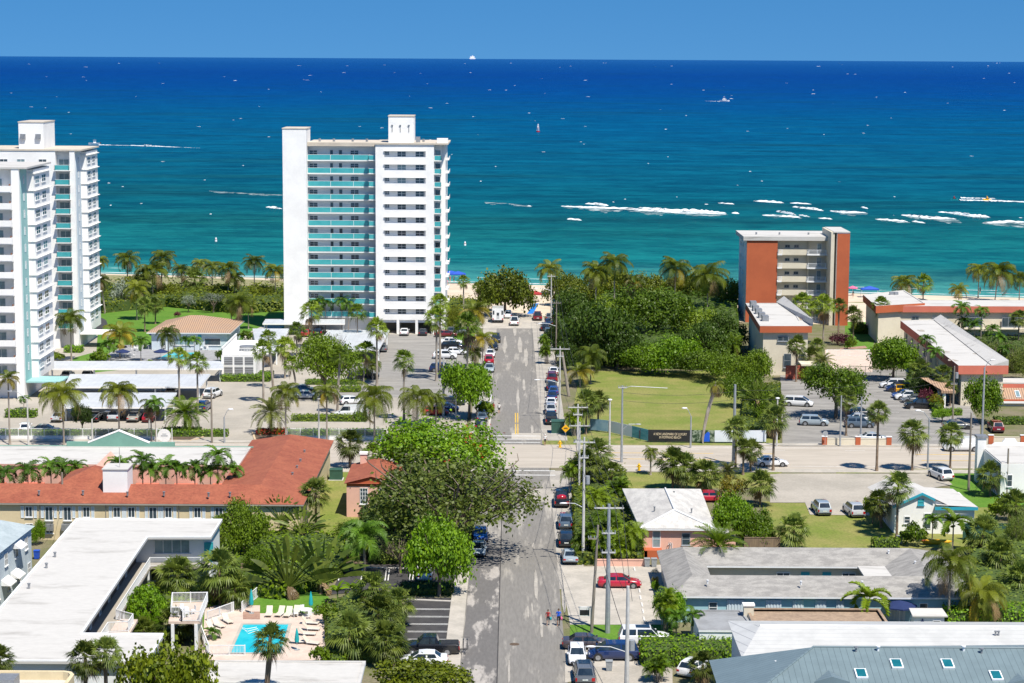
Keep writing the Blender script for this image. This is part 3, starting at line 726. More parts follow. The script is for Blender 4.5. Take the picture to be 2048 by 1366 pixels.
# ------------------------------------------------------------ lots, lawns, roads
Z1, Z2, Z3, Z4 = .008, .016, .024, .032
def gs(name, pts, m_, z=Z1): return sheet(name, pts, m_, z)
def gp(name, lst, m_, z=Z1): return sheet(name, pix(lst), m_, z)
gs('dune', [shore(-118, -75), shore(-40, -75), shore(-40, -16), shore(-118, -12)], 'dune_grass', .16)
gp('dune', [(1690, 640), (1770, 640), (1770, 604), (1690, 604)], 'dune_grass', .02)
gs('parking_lot', [(-130, 303.5), (-7.2, 303.5), (-7.2, 434), (-130, 434)], 'concrete_lot', .004)
gs('parking_lot_asphalt', [(-30, 345), (-8.6, 345), (-8.6, 425.8), (-32, 425.8)], 'asphalt_lot', Z1)
gp('lawn', [(190, 745), (200, 600), (570, 606), (566, 690), (520, 690), (440, 720)], 'lawn', Z1)
gp('lawn_path', [(200, 634), (212, 640), (216, 650), (200, 662), (190, 664), (190, 634)], 'asphalt_black', Z2)
gp('lawn', [(890, 655), (950, 655), (950, 690), (890, 690)], 'lawn', Z1)
gp('lawn', [(125, 740), (150, 715), (205, 700), (230, 735)], 'lawn', Z2)
gp('pool_deck', [(190, 722), (250, 690), (440, 690), (440, 727), (200, 732)], 'deck_grey', Z3)
gp('garden_path', [(490, 668), (530, 650), (570, 652), (480, 700)], 'concrete_pale', Z2)
gp('garden_path', [(320, 596), (400, 600), (400, 605), (320, 602)], 'concrete_pale', Z2)
gp('empty_lot', [(1135, 885), (1160, 742), (1480, 742), (1560, 830), (1560, 886)], 'dry_lawn', Z1)
gp('verge', [(1083, 893), (1083, 850), (1145, 842), (1235, 868), (1300, 882), (1560, 884), (1560, 894), (1140, 897), (1105, 897)], 'verge_grass', Z2)
gp('lawn', [(640, 1090), (640, 940), (700, 930), (720, 1000), (740, 1090)], 'dry_lawn', Z1)
gp('lawn', [(1225, 945), (1540, 945), (1540, 975), (1225, 980)], 'dry_lawn', Z1)
gp('lawn', [(1525, 1096), (1525, 1003), (1640, 1004), (1640, 1015), (1990, 1015), (1990, 1096)], 'dry_lawn', Z1)
gp('lawn', [(1900, 990), (1900, 938), (2080, 938), (2080, 1015), (1960, 1015)], 'lawn', Z2)
gp('lawn', [(400, 1262), (400, 1185), (650, 1185), (690, 1240), (640, 1262)], 'lawn', Z1)
gp('lawn', [(1690, 715), (1690, 640), (1760, 640), (1740, 715)], 'lawn', Z2)
gp('lawn', [(1140, 1270), (1140, 1248), (1345, 1248), (1345, 1285), (1140, 1285)], 'lawn', Z2)
gp('garden_bed', [(690, 1135), (690, 1060), (960, 1060), (930, 1135)], 'mulch', Z1)
gp('garden_bed', [(650, 1320), (650, 1200), (800, 1200), (815, 1320)], 'mulch', Z1)
# main road across
gs('ocean_road', [(-140, 285), (140, 285), (140, 302.6), (-140, 302.6)], 'concrete_road', Z2)
def line(name, x0, y0, x1, y1, m_='paint_white_line', z=Z3): return gs(name, [(x0, y0), (x1, y0), (x1, y1), (x0, y1)], m_, z)
for x0, x1 in ((14, 30), (36, 39), (60, 74)):
 line('road_line', x0, 296.3, x1, 296.55, 'yellow_line'); line('road_line', x0, 291.7, x1, 291.95, 'yellow_line')
for x0, x1 in ((-110, -6), (12, 120)): line('road_line', x0, 287.0, x1, 287.14); line('road_line', x0, 301.0, x1, 301.14)
for k in range(9): line('road_line', 14 + k * 12, 299.0, 17 + k * 12, 299.12)
for X in (47, 61):
 mb = MB(); mb.prism([(X, 293.9), (X + 3, 293.9), (X + 3, 294.2), (X, 294.2)], Z3 - .003, Z3, bottom=False)
 mb.prism([(X + 2.4, 293.4), (X + 4.4, 294.05), (X + 2.4, 294.8)], Z3 - .003, Z3 + .001, bottom=False); tag(wpart('road_arrow', mb, 'paint_white_line'), kind='structure')
# side street, west of the main road and east of it
gs('street', [(-4.9, 150), (5.4, 150), (5.4, 285), (-4.6, 285)], 'asphalt_old', .012)
gs('street_lane', [(-4.85, 150), (-1.35, 150), (-1.2, 236), (-4.6, 243)], 'asphalt_dark', Z2)
gs('street', [(-3.7, 302.6), (4.7, 302.6), (4.4, 436), (-3.3, 436)], 'asphalt_old', Z2)
gs('kerb_parking', [(4.7, 306), (8.6, 306), (8.4, 445), (4.4, 445)], 'worn_patch', Z1)
gs('kerb_parking', [(-6.6, 310), (-3.7, 310), (-3.3, 440), (-6.2, 440)], 'worn_patch', Z1)
gs('kerb_parking', [(5.4, 218), (8.4, 218), (8.4, 283), (5.4, 283)], 'worn_patch', Z1)
gs('kerb_parking', [(-6.6, 222), (-4.7, 222), (-4.7, 284), (-6.6, 284)], 'concrete_pale', Z1)
gs('street_end', [(-8, 436), (9, 436), (6.5, 462), (-6, 462)], 'concrete_pale', Z2)
sheet('sidewalk', [(-6.5, 150), (-4.92, 150), (-4.75, 222), (-6.4, 222)], 'concrete_pale', .12, th=.12)
sheet('sidewalk', [(-140, 302.7), (-5.2, 302.7), (-5.2, 304.4), (-140, 304.4)], 'concrete_pale', .12, th=.12)
sheet('sidewalk', [(-140, 281.2), (-10, 281.2), (-10, 284.9), (-140, 284.9)], 'concrete_pale', .1, th=.1)
sheet('sidewalk', [(12, 282.6), (140, 282.6), (140, 284.9), (12, 284.9)], 'concrete_pale', .1, th=.1)
sheet('sidewalk', [(36.5, 302.7), (140, 302.7), (140, 304.3), (36.5, 304.3)], 'concrete_pale', .12, th=.12)
gs('street_slab', [(1.9, 262.5), (6.4, 262.5), (6.4, 270.5), (1.9, 270.5)], 'worn_patch', Z2)
gs('street_slab', [(.0, 306.5), (4.6, 306.5), (4.6, 312), (.0, 312)], 'concrete_pale', Z3)
for y0, y1 in ((304.0, 304.35), (306.6, 306.95), (309.3, 309.7)): line('crosswalk', -3.4, y0, 4.4, y1, z=Z4)
for y0, y1 in ((279.5, 279.9), (282.6, 283.0)): line('crosswalk', -4, y0, 6.2, y1, z=Z4)
line('stop_line', -3.6, 276.6, .2, 277.2, z=Z3)
for y0 in (311, 321): line('street_line', .55, y0, .72, y0 + 9, 'yellow_line', Z4); line('street_line', .92, y0, 1.09, y0 + 9, 'yellow_line', Z4)
line('street_line', -3.68, 306, -3.5, 350, z=Z3)
def blob(name, cx, cy, wx, wy, m_, z, seed, k=16):
 r = random.Random(seed)
 return gs(name, [(cx + math.cos(i * 2 * math.pi / k) * wx * r.uniform(.55, 1.2), cy + math.sin(i * 2 * math.pi / k) * wy * r.uniform(.75, 1.1)) for i in range(k)], m_, z)
rr = random.Random(12)
for i, (u, v, pw, ph) in enumerate([(1040, 690, 7, 40), (1052, 715, 8, 46), (1036, 800, 5, 60), (1048, 770, 5, 30), (1030, 660, 6, 30), (1064, 860, 5, 24), (1010, 690, 6, 40), (1072, 1170, 7, 80), (1127, 1200, 9, 60), (1083, 1252, 6, 60), (1100, 1020, 4, 40), (1067, 1093, 5, 16), (1056, 1225, 4, 30), (1064, 1215, 3, 24), (1018, 1345, 4, 60)]):
 q = P(u, v); s = q.y / FPX
 blob('street_patch', q.x, q.y, pw * s / 1.6, ph * s * q.y / HC / 2.2, 'worn_patch', Z3 + .002 * (i % 4), i)
mb = MB(); q = P(1029, 1289)
mb.disc((q.x, q.y, .02), .5, .012, 16); tag(wpart('manhole_cover', mb, 'mulch'), 'round iron manhole cover in the near street', 'manhole cover')
gs('crack_line', [(-1.32, 150), (-1.22, 150), (-1.1, 284), (-1.2, 284)], 'asphalt_black', Z3)
# black asphalt lot by the pool motel, with painted bays
gp('motel_lot', [(800, 1345), (812, 1196), (908, 1196), (908, 1345)], 'asphalt_black', Z2)
gp('motel_lot', [(660, 1190), (690, 1130), (915, 1130), (912, 1172), (870, 1172)], 'asphalt_black', Z3)
for v in (1219, 1234, 1249, 1264, 1280):
 a, b_ = P(815, v), P(906, v)
 for dy in (-.16, .16): line('bay_line', a.x, a.y + dy - .05, b_.x, a.y + dy + .05, z=Z3)
for u in (680, 725, 773, 779, 822, 828):
 a, b_ = P(u, 1139), P(u - 3, 1162)
 gs('bay_line', [(a.x - .06, a.y), (a.x + .06, a.y), (b_.x + .06, b_.y), (b_.x - .06, b_.y)], 'paint_white_line', Z4)
def kerb(name, pts, m_='kerb_stone', w=.3, h=.13, label=None):
 mb = MB()
 for a, b_ in zip(pts, pts[1:]):
  a, b_ = Vector(a), Vector(b_); d = (b_ - a).normalized(); s = Vector((-d.y, d.x, 0)) * w / 2
  mb.prism([a - s, b_ - s, b_ + s, a + s], 0.0, h)
 return tag(wpart(name, mb, m_), kind='structure')
kerb('kerb', pix([(700, 1136), (830, 1138), (912, 1139)])); kerb('kerb', pix([(814, 1200), (907, 1204)]))
kerb('kerb', pix([(982, 822), (976, 872)])); kerb('kerb', pix([(575, 845), (740, 846)]))
kerb('tan_kerb', pix([(330, 880), (375, 884), (405, 875), (413, 864), (400, 858)]), 'tan_kerb')
kerb('tan_kerb', pix([(505, 865), (510, 880), (535, 886), (570, 886)]), 'tan_kerb')
kerb('kerb', pix([(1820, 820), (1872, 822)]), h=.2, w=.5)
gp('garden_bed', [(320, 878), (335, 862), (400, 862), (408, 868), (375, 882)], 'mulch', Z1)
gp('garden_bed', [(508, 880), (512, 862), (572, 862), (572, 884)], 'mulch', Z1)
# lots on the right
gp('hotel_lot', [(1565, 893), (1560, 740), (1900, 740), (1960, 850), (1960, 893)], 'asphalt_lot', Z2)
gp('hotel_walk', [(1650, 712), (1650, 700), (1745, 700), (1745, 745), (1650, 745)], 'deck_pink', Z3)
gp('lawn_path', [(1680, 697), (1730, 692), (1735, 697), (1680, 701)], 'patio_brick', Z3)
for v in (776, 787, 799, 812, 825):
 a, b_ = P(1775, v), P(1800, v + 1.5); line('bay_line', a.x, a.y - .06, b_.x, a.y + .06, z=Z4)
gp('gravel_lot', [(1540, 1006), (1540, 948), (1880, 948), (1905, 970), (1780, 990), (1740, 1032), (1620, 1030), (1610, 1006)], 'concrete_lot', Z3)
gp('verge', [(1672, 948), (1672, 940), (1945, 938), (1945, 946)], 'verge_grass', Z4)
gp('verge', [(1536, 950), (1536, 941), (1565, 942), (1562, 948)], 'verge_grass', Z4)
gp('front_lot', [(1140, 1250), (1120, 1135), (1330, 1130), (1345, 1250)], 'concrete_pale', Z1)
gp('driveway', [(1130, 1345), (1130, 1285), (1345, 1285), (1345, 1330), (1130, 1366)], 'concrete_pale', Z1)
gp('driveway', [(1180, 1400), (1180, 1335), (1345, 1330), (1345, 1400)], 'concrete_lot', Z2)
mb = MB()
# ------------------------------------------------------------ buildings: helpers and the towers
mat('stucco_white', (.85, .84, .81), .85, (.78, .77, .745), scale=.25, fine=.04)
mat('stucco_pale_shaded', (.76, .79, .80), .85, (.70, .73, .745), scale=.25, fine=.05)  # cooler copy of the white stucco, shade put into the colour; also plain walls
mat('roof_white', (.53, .515, .485), .8, (.30, .285, .26), scale=(.13, .36, 1), fine=.1, lo=.5, hi=.8)
mat('roof_cream', (.58, .52, .43), .85, (.5, .44, .36), scale=.3, fine=.08)
mat('seafoam', (.30, .52, .50), .8, (.27, .48, .46), scale=.4, fine=.04)
mat('green_stucco', (.17, .34, .27), .85, (.15, .30, .24), scale=.4, fine=.06)
mat('terracotta', (.46, .115, .045), .85, (.41, .10, .04), scale=.3, fine=.05)
mat('coral', (.60, .17, .11), .85, (.54, .15, .10), scale=.3, fine=.05)
mat('cream_stucco', (.66, .60, .47), .85, (.60, .54, .42), scale=.3, fine=.05)
mat('pale_yellow', (.66, .55, .35), .85, (.58, .48, .30), scale=.3, fine=.06)
mat('pink_stucco', (.74, .44, .34), .85, (.68, .40, .31), scale=.3, fine=.06)
mat('pink_wall', (.66, .40, .32), .85, (.58, .34, .27), scale=.3, fine=.06)
mat('taupe', (.36, .33, .28), .85, (.32, .29, .25), scale=.3, fine=.05)
mat('aqua_wall', (.32, .52, .58), .8, (.28, .47, .54), scale=.4, fine=.05)
mat('pale_blue_wall', (.56, .64, .68), .8, (.5, .58, .64), scale=.4, fine=.05)
mat('salmon_shingle', (.37, .115, .062), .9, (.30, .085, .048), scale=.45, fine=.34)
mat('red_shingle', (.44, .12, .075), .9, (.36, .095, .06), scale=.5, fine=.22)
mat('grey_shingle', (.37, .355, .33), .9, (.26, .25, .235), scale=(.7, 1.4, 1), fine=.25, space='world')
mat('white_tile', (.60, .58, .54), .85, (.46, .445, .42), scale=(.9, .35, 1), fine=.2, space='world')
mat('grey_shingle_blue', (.40, .46, .48), .9, (.33, .39, .41), scale=.6, fine=.15)
mat('gravel_tan', (.40, .29, .20), .95, (.32, .23, .16), scale=.8, fine=.3)
mat('roof_grey', (.30, .31, .32), .9, (.24, .245, .25), scale=.5, fine=.12)
stripes('tan_tile', (.38, .26, .18), (.19, .125, .09), (1, 0, 0), .42, .3, .85, col2=(.42, .27, .17))
stripes('white_metal', (.52, .52, .50), (.36, .36, .36), (0, 1, .12), .8, .06, .45)
stripes('white_metal_hip', (.58, .58, .56), (.34, .34, .34), (.97, .25, 0), .8, .09, .45)
stripes('blue_metal', (.17, .225, .24), (.085, .115, .125), (1, 0, 0), .55, .07, .4)
stripes('blue_metal_hip', (.165, .22, .24), (.08, .11, .125), (0, 1, 0), .55, .09, .4)
stripes('carport_roof', (.52, .54, .56), (.38, .40, .42), (1, 0, 0), .9, .05, .45)
mat('glass_dark', (.03, .05, .065), .08, (.07, .10, .12), scale=.35, spec=.7)
mat('glass_teal', (.05, .33, .35), .15, (.07, .38, .40), scale=.5, spec=.6)
mat('glass_pale', (.22, .32, .34), .12, (.14, .21, .24), scale=.5, spec=.6)
mat('glass_skylight', (.01, .12, .15), .06, (.02, .17, .2), scale=.8, spec=.8)
mat('frame_white', (.75, .76, .76), .6, (.68, .69, .7), scale=2)
mat('frame_grey', (.34, .36, .38), .6, (.3, .32, .34), scale=2)
mat('trim_blue', (.03, .34, .45), .6, (.03, .3, .4), scale=2)
mat('door_teal', (.03, .36, .38), .6, (.03, .3, .33), scale=2)
mat('metal_grey', (.35, .36, .37), .5, (.27, .28, .29), scale=3, metal=.5)
mat('rust', (.30, .12, .05), .9, (.22, .1, .05), scale=2)
mat('awning_white', (.76, .76, .74), .6, (.7, .7, .69), scale=2)
mat('wood_fence', (.26, .19, .12), .9, (.18, .13, .09), scale=(6, 6, .6), fine=.2)
stripes('louvre', (.34, .35, .36), (.08, .08, .085), (0, 0, 1), .32, .45, .6)
def F(uL, uR, vb, vt):
 """front wall seen between pixel columns, its foot at row vb and top at row vt"""
 a, b = P(uL, vb), P(uR, vb); Y = (a.y + b.y) / 2
 return a.x, b.x, Y, hgt((a.x + b.x) / 2, Y, vt)
_wm = {}
def win_mesh(w, h, nx, ny, fm, gm, sill=True):
 k = (round(w, 2), round(h, 2), nx, ny, fm, gm, sill)
 if k not in _wm:
  mb = MB(); e = .07 if min(w, h) > .7 else .05
  mb.cur = 1; mb.box(-w / 2 + e * .5, -.035, e * .5, w / 2 - e * .5, .0, h - e * .5)
  mb.cur = 0
  for x0, x1, z0, z1 in ((-w / 2, -w / 2 + e, 0, h), (w / 2 - e, w / 2, 0, h), (-w / 2 + e, w / 2 - e, 0, e), (-w / 2 + e, w / 2 - e, h - e, h)): mb.box(x0, -.075, z0, x1, -.002, z1)
  for i in range(1, nx): x = -w / 2 + w * i / nx; mb.box(x - e * .45, -.068, e, x + e * .45, -.003, h - e)
  for i in range(1, ny): z = h * i / ny; mb.box(-w / 2 + e, -.064, z - e * .4, w / 2 - e, -.004, z + e * .4)
  if sill: mb.box(-w / 2 - .08, -.16, -.09, w / 2 + .08, -.001, -.005)
  _wm[k] = mb.mesh('window', [fm, gm])
 return _wm[k]
def wxf(Bo, A, B_, t, z, off=0.0):
 A, B_ = Vector((A[0], A[1], 0)), Vector((B_[0], B_[1], 0)); d = (B_ - A).normalized(); nrm = Vector((d.y, -d.x, 0))
 q = A + d * t + nrm * off + Vector((0, 0, z)) - Bo.location
 return Matrix.Translation(q) @ Matrix(((d.x, -nrm.x, 0, 0), (d.y, -nrm.y, 0, 0), (0, 0, 1, 0), (0, 0, 0, 1)))
def win(Bo, A, B_, t, z, w, h, nx=2, ny=2, fm='frame_white', gm='glass_dark', name='window', off=0.0, sill=True, label=None):
 o = link(name, win_mesh(w, h, nx, ny, fm, gm, sill), Bo, wxf(Bo, A, B_, t, z, off))
 if label: o['label'] = label
 return o
def boxp(Bo, name, x0, y0, z0, x1, y1, z1, m_, label=None):
 mb = MB(); mb.box(x0, y0, z0, x1, y1, z1); return wpart(name, mb, m_, Bo, label)
def railing(mb, pts, z0, h=1.05, gap=.13, r=.025, rail=.04):
 for a, b in zip(pts, pts[1:]):
  a = Vector((a[0], a[1], 0)); b = Vector((b[0], b[1], 0)); L = (b - a).length; d = (b - a) / max(L, 1e-6); s = Vector((-d.y, d.x, 0))
  def bar(p, q, za, zb, t):
   mb.prism([p - s * t, q - s * t, q + s * t, p + s * t], za, zb)
  bar(a, b, z0 + h - .07, z0 + h, rail); bar(a, b, z0 + .08, z0 + .13, rail * .8)
  k = max(1, int(L / gap))
  for i in range(k + 1):
   p = a + d * (L * i / k); t = .045 if i in (0, k) or i % 14 == 0 else r * .6
   bar(p - d * t, p + d * t, z0 + (0 if t > .04 else .131), z0 + (h + .03 if t > .04 else h - .071), t)
def glassrail(mb, pts, z0, h=1.05):
 """teal glass panels (slot 1) under a white top rail (slot 0)"""
 for a, b in zip(pts, pts[1:]):
  a = Vector((a[0], a[1], 0)); b = Vector((b[0], b[1], 0)); d = (b - a).normalized(); s = Vector((-d.y, d.x, 0)); L = (b - a).length
  mb.cur = 1; mb.prism([a - s * .02, b - s * .02, b + s * .02, a + s * .02], z0 + .06, z0 + h - .04)
  mb.cur = 0; mb.prism([a - s * .03, b - s * .03, b + s * .03, a + s * .03], z0 + h - .04, z0 + h + .01)
  k = max(1, int(L / 4))
  for i in range(k + 1):
   p = a + d * (L * i / k); mb.prism([p - d * .035 - s * .035, p + d * .035 - s * .035, p + d * .035 + s * .035, p - d * .035 + s * .035], z0, z0 + h - .041)
GL = ['glass_dark', 'glass_dark', 'glass_dark', 'glass_dark', 'glass_pale']
# ---- central tower by the street
def central_tower():
 X0, X1, YF = -28.8, -16.55, 426.3; H_ = hgt(-24, YF, 289); YB = YF + 17; FH = (H_ - 4.0) / 13
 B = root('apartment_tower', (-33, YF + 4, 0), 'white apartment tower with teal glass galleries and rooftop lift house', 'apartment tower')
 fz = [3.2 + FH * i for i in range(14)]
 mb = MB(); D = .55
 mb.box(X0, YF + D, 3.0, X1, YB, H_)
 nL, nR = X0 + 1.85, X1 - 1.75
 mb.box(X0, YF, 3.0, nL, YF + D, H_ - .002); mb.box(nR, YF, 3.0, X1, YF + D, H_ - .002)
 for i in range(14):
  za = 3.001 if i == 0 else fz[i - 1] + .95 + 1.22
  zb = fz[i] + .95 if i < 13 else H_ - .004
  mb.box(nL, YF + .004, za, nR, YF + D, zb)
 mb.box(X0, YF + 8, 0, X1, YB, 3.0)
 for x in (X0, X0 + 4.35, X0 + 8.3, X1 - .5): mb.box(x, YF + .02, 0, x + .55, YF + 8, 3.0)
 mb.box(X0, YF + .3, 2.4, X1, YF + .6, 2.999)
 wpart('wall', mb, 'stucco_white', B)
 boxp(B, 'garage_wall', X0 + .3, YF + 6.5, .02, X1 - .3, YF + 7.9, 2.9, 'taupe')
 eb = MB()
 for i in range(13): eb.box(nL - .1, YF - .35, fz[i] + 2.19, nR + .1, YF - .002, fz[i] + 2.31)
 wpart('eyebrow', eb, 'stucco_white', B)
 r = random.Random(4)
 A, E_ = (X0, YF + D), (X1, YF + D)
 for i in range(13):
  z = fz[i] + .97
  win(B, A, E_, 2.4, z + .36, .95, .8, 2, 2, gm=r.choice(GL)); win(B, A, E_, 5.45, z, 1.85, 1.16, 2, 2, gm=r.choice(GL)); win(B, A, E_, 9.25, z, 1.85, 1.16, 2, 2, gm=r.choice(GL))
 boxp(B, 'roof', X0 - .2, YF - .25, H_, X1 + 3.0, YB, H_ + .32, 'roof_cream')
 # set-back corner with small balconies, then the ocean side block
 mb = MB(); mb.box(X1, YF + 2.2, 0, X1 + 1.6, YB - .01, H_ - .01); mb.box(X1 + 1.6, YF + 3.5, 0, X1 + 2.3, YB - .02, H_ - .02); wpart('side_wall', mb, 'stucco_white', B)
 for i in range(13):
  z = fz[i] + .25
  bb = MB(); bb.box(X1 + .01, YF + .15, z - .16, X1 + 1.5, YF + 2.19, z); glassrail(bb, [(X1 + .08, YF + .22), (X1 + 1.44, YF + .22), (X1 + 1.44, YF + 2.1)], z)
  wpart('balcony', bb, ['stucco_white', 'glass_teal'], B)
  win(B, (X1, YF + 2.2), (X1 + 1.6, YF + 2.2), .75, z + .05, 1.1, 2.0, 1, 1, 'frame_grey', r.choice(GL), sill=False, name='balcony_door')
  for y in (5.2, 9.5): bb = MB(); bb.box(X1 + 2.3, YF + y, z - .16, X1 + 3.0, YF + y + 2.3, z + .02); bb.box(X1 + 2.95, YF + y, z + .021, X1 + 3.0, YF + y + 2.3, z + .5); wpart('side_balcony', bb, 'stucco_white', B)
  bb = MB(); bb.box(X0 - 1.55, YF + .8, z - .16, X0 - .01, YF + 3.2, z); glassrail(bb, [(X0 - 1.5, YF + 3.1), (X0 - 1.5, YF + .87), (X0 - .08, YF + .87)], z)
  wpart('balcony', bb, ['stucco_white', 'glass_teal'], B)
 # gallery wing
 GX0, GX1, GY, WY = -43.3, X0 + .02, YF + 2.6, YF + 3.95
 mb = MB(); mb.box(GX0, WY, 0, GX1, YB - 1, H_ - .05); wpart('gallery_wall', mb, 'stucco_pale_shaded', B)  # wall behind the galleries, shade tone carried in its stucco colour
 boxp(B, 'roof', GX0, GY - .35, H_ - .04, GX1 - .2, YB - .5, H_ + .27, 'roof_cream')
 boxp(B, 'fascia', GX0, GY - .36, H_ - .5, GX1 - .21, GY - .05, H_ - .05, 'roof_cream')
 for i in range(13):
  z = fz[i] + .1
  sb = MB(); sb.box(GX0, GY, z - .2, GX1 - .01, WY - .01, z); wpart('gallery_slab', sb, 'stucco_white', B)
  gb = MB(); glassrail(gb, [(GX0 + .02, GY + .1), (GX1 - .05, GY + .1)], z, 1.16); wpart('gallery_railing', gb, ['stucco_white', 'glass_teal'], B)
  A, E_ = (GX0, WY), (GX1, WY)
  win(B, A, E_, 1.1, z + 1.05, 1.75, 1.0, 2, 2, gm=r.choice(GL)); win(B, A, E_, 9.8, z + 1.05, 1.75, 1.0, 2, 2, gm=r.choice(GL))
  if i not in (7, 4): win(B, A, E_, 4.95, z + .03, .62, 2.05, 1, 2, 'frame_grey', 'glass_dark', name='door', sill=False)
  win(B, A, E_, 6.85, z + .03, .68, 2.05, 1, 2, 'frame_grey', 'glass_dark', name='door', sill=False)
 # blind stair tower at the far left
 HS = hgt(-48, YF, 258)
 boxp(B, 'stair_tower', -48.3, YF + .4, 0, -43.31, YF + 9, HS, 'stucco_white')
 boxp(B, 'stair_tower_coping', -48.4, YF + .3, HS + .002, -43.2, YF + 9.1, HS + .2, 'roof_cream')
 # lift house
 HL = hgt(-24, YF + 3, 233)
 mb = MB(); mb.box(-26.2, YF + 2.2, H_ + .321, -20.9, YF + 9, HL); wpart('lift_house', mb, 'stucco_white', B)
 boxp(B, 'lift_house_coping', -26.3, YF + 2.1, HL + .003, -20.8, YF + 9.1, HL + .22, 'roof_cream')
 boxp(B, 'air_conditioner', -20.5, YF + 3, H_ + .33, -19.6, YF + 4, H_ + 1.5, 'metal_grey')
 for x in (-25.4, -23.7, -21.9):
  mb = MB(); mb.tube([(x, YF + 2.15, HL - 3.2), (x, YF + 2.15, HL - 1.8)], .07, 6); mb.box(x - .2, YF + 2.0, HL - 1.9, x + .2, YF + 2.19, HL - 1.7); wpart('wall_ladder', mb, 'metal_grey', B)
 mb = MB()
 for x in (-41, -38, -34, -31, -19): mb.disc((x, YF + 6, H_ + .33), .25, .6, 8)
 wpart('roof_vent', mb, 'metal_grey', B)
 mb = MB(); mb.box(X1 + .6, YF + .3, H_ + .33, X1 + 2.9, YF + 2, H_ + 1.3); wpart('parapet', mb, 'stucco_white', B)
central_tower()
# ---- the two towers at the left edge
def left_tower(XR, YF, depth, H_, FH, label, style, roofz):
 nf = int((H_ - 3.6) / FH); z0 = H_ - .9 - nf * FH
 B = root('apartment_tower', (XR - 12, YF + depth / 2, 0), label, 'apartment tower', None)
 r = random.Random(int(YF)); XL = XR - 34
 strip = 5.2
 bx = XR - (1.0 if style == 'glass' else 1.3); bw = 2.8 if style == 'glass' else 4.2
 mb = MB(); mb.box(XL, YF, 0, bx - bw, YF + depth, H_); mb.box(bx, YF + .001, 0, XR, YF + depth - .001, H_ - .002); mb.box(bx - bw, YF + 1.7, 0, bx, YF + depth - .002, H_ - .003)
 wpart('wall', mb, 'stucco_white', B)
 boxp(B, 'roof', XL, YF - .12, H_, XR + 1.4, YF + depth + .1, H_ + .3, 'roof_cream' if style == 'glass' else 'roof_white')
 sm = 'seafoam' if style == 'solid' else 'pale_blue_wall'
 boxp(B, 'corner_strip', XR + .001, YF + .8, 2.9, XR + .06, YF + strip, H_ - .01, sm)
 # bay on the long side
 mb = MB(); mb.box(XR + .002, YF + strip + .5, 2.8, XR + 1.15, YF + depth - .5, H_ - .4); wpart('bay', mb, 'stucco_white', B)
 win_span = depth - strip - 1.0
 for i in range(nf):
  z = z0 + FH * i
  ub = MB(); ub.box(XR + .07, YF + strip + .3, z + FH - .22, XR + 1.5, YF + depth - .2, z + FH - .1); wpart('eyebrow', ub, 'stucco_white', B)
  A, E_ = (XR + 1.15, YF + strip + .5), (XR + 1.15, YF + depth - .5)
  for f in (.2, .62): win(B, A, E_, win_span * f, z + .95, 2.6 if style == 'glass' else 3.0, 1.25, 2, 2, gm=r.choice(GL))
  win(B, (XR + .06, YF + .8), (XR + .06, YF + strip), 2.2, z + 1.2, .7, 1.3, 1, 2, gm='glass_pale', sill=False)
  # front balconies
  bb = MB(); bb.box(bx - bw - .25, YF - 1.0, z - .16, bx + .12, YF + 1.69, z)
  if style == 'glass': glassrail(bb, [(bx - bw + .05, YF + .1), (bx - bw + .05, YF - .9), (bx, YF - .9), (bx, YF - .02)], z)
  else:
   bb.box(bx - bw - .25, YF - 1.1, z, bx + .12, YF - .98, z + 1.02); bb.box(bx + .0, YF - .97, z, bx + .12, YF - .01, z + 1.02)
   bb.box(bx - bw - .25, YF - .97, z, bx - bw - .13, YF - .01, z + 1.02)
   bb.cur = 1; bb.box(bx - .2, YF - .9, z + 1.03, bx - .12, YF - .1, z + 1.3)
  wpart('balcony', bb, ['stucco_white', 'glass_teal' if style == 'glass' else 'rust'], B)
  win(B, (bx - bw, YF + 1.7), (bx, YF + 1.7), 1.3, z + .05, 2.0, 2.05, 2, 1, 'frame_white', 'glass_pale', sill=False, name='balcony_door')
  A, E_ = (XL, YF), (bx, YF)
  for t in ((27.7, 23.4, 20) if style == 'glass' else (25,)): win(B, (XL, YF), (XR, YF), t, z + 1.0, 1.6, 1.15, 2, 2, gm=r.choice(GL))
 # entrance canopy
 boxp(B, 'entrance_canopy', XR - .5, YF + 1, 2.7, XR + 6, YF + 7, 2.95, 'seafoam' if style == 'solid' else 'stucco_white')
 mb = MB()
 for y in (1.5, 6.4): mb.box(XR + 5.3, YF + y, 0, XR + 5.6, YF + y + .3, 2.7)
 wpart('canopy_post', mb, 'stucco_white', B)
 if style == 'glass':
  a = P(38, 297, H_ + .3); b_ = P(89, 297, H_ + .3); HL = hgt(a.x, a.y, 245)
  boxp(B, 'lift_house', a.x, a.y, H_ + .301, b_.x, a.y + 10, HL, 'stucco_white')
  boxp(B, 'lift_house_coping', a.x - .1, a.y - .1, HL + .002, b_.x + .1, a.y + 10.1, HL + .2, 'roof_cream')
  for x in (a.x + .4, b_.x - 1.5): boxp(B, 'air_conditioner', x, a.y - .5, H_ + 2.2, x + 1, a.y - .002, H_ + 3.2, 'metal_grey')
  boxp(B, 'garage_door', XR - 14, YF - .05, .02, XR - 8.5, YF - .002, 2.5, 'taupe')
 return B
left_tower(-86.6, 402, 17, hgt(-88, 402, 302), 2.86, 'white tower with teal glass balcony stack, set behind the solid-balcony tower', 'glass', 0)
left_tower(-82.9, 341, 18, hgt(-83, 341, 338), 2.9, 'white tower with solid white balconies and seafoam corner strip at the picture edge', 'solid', 0)
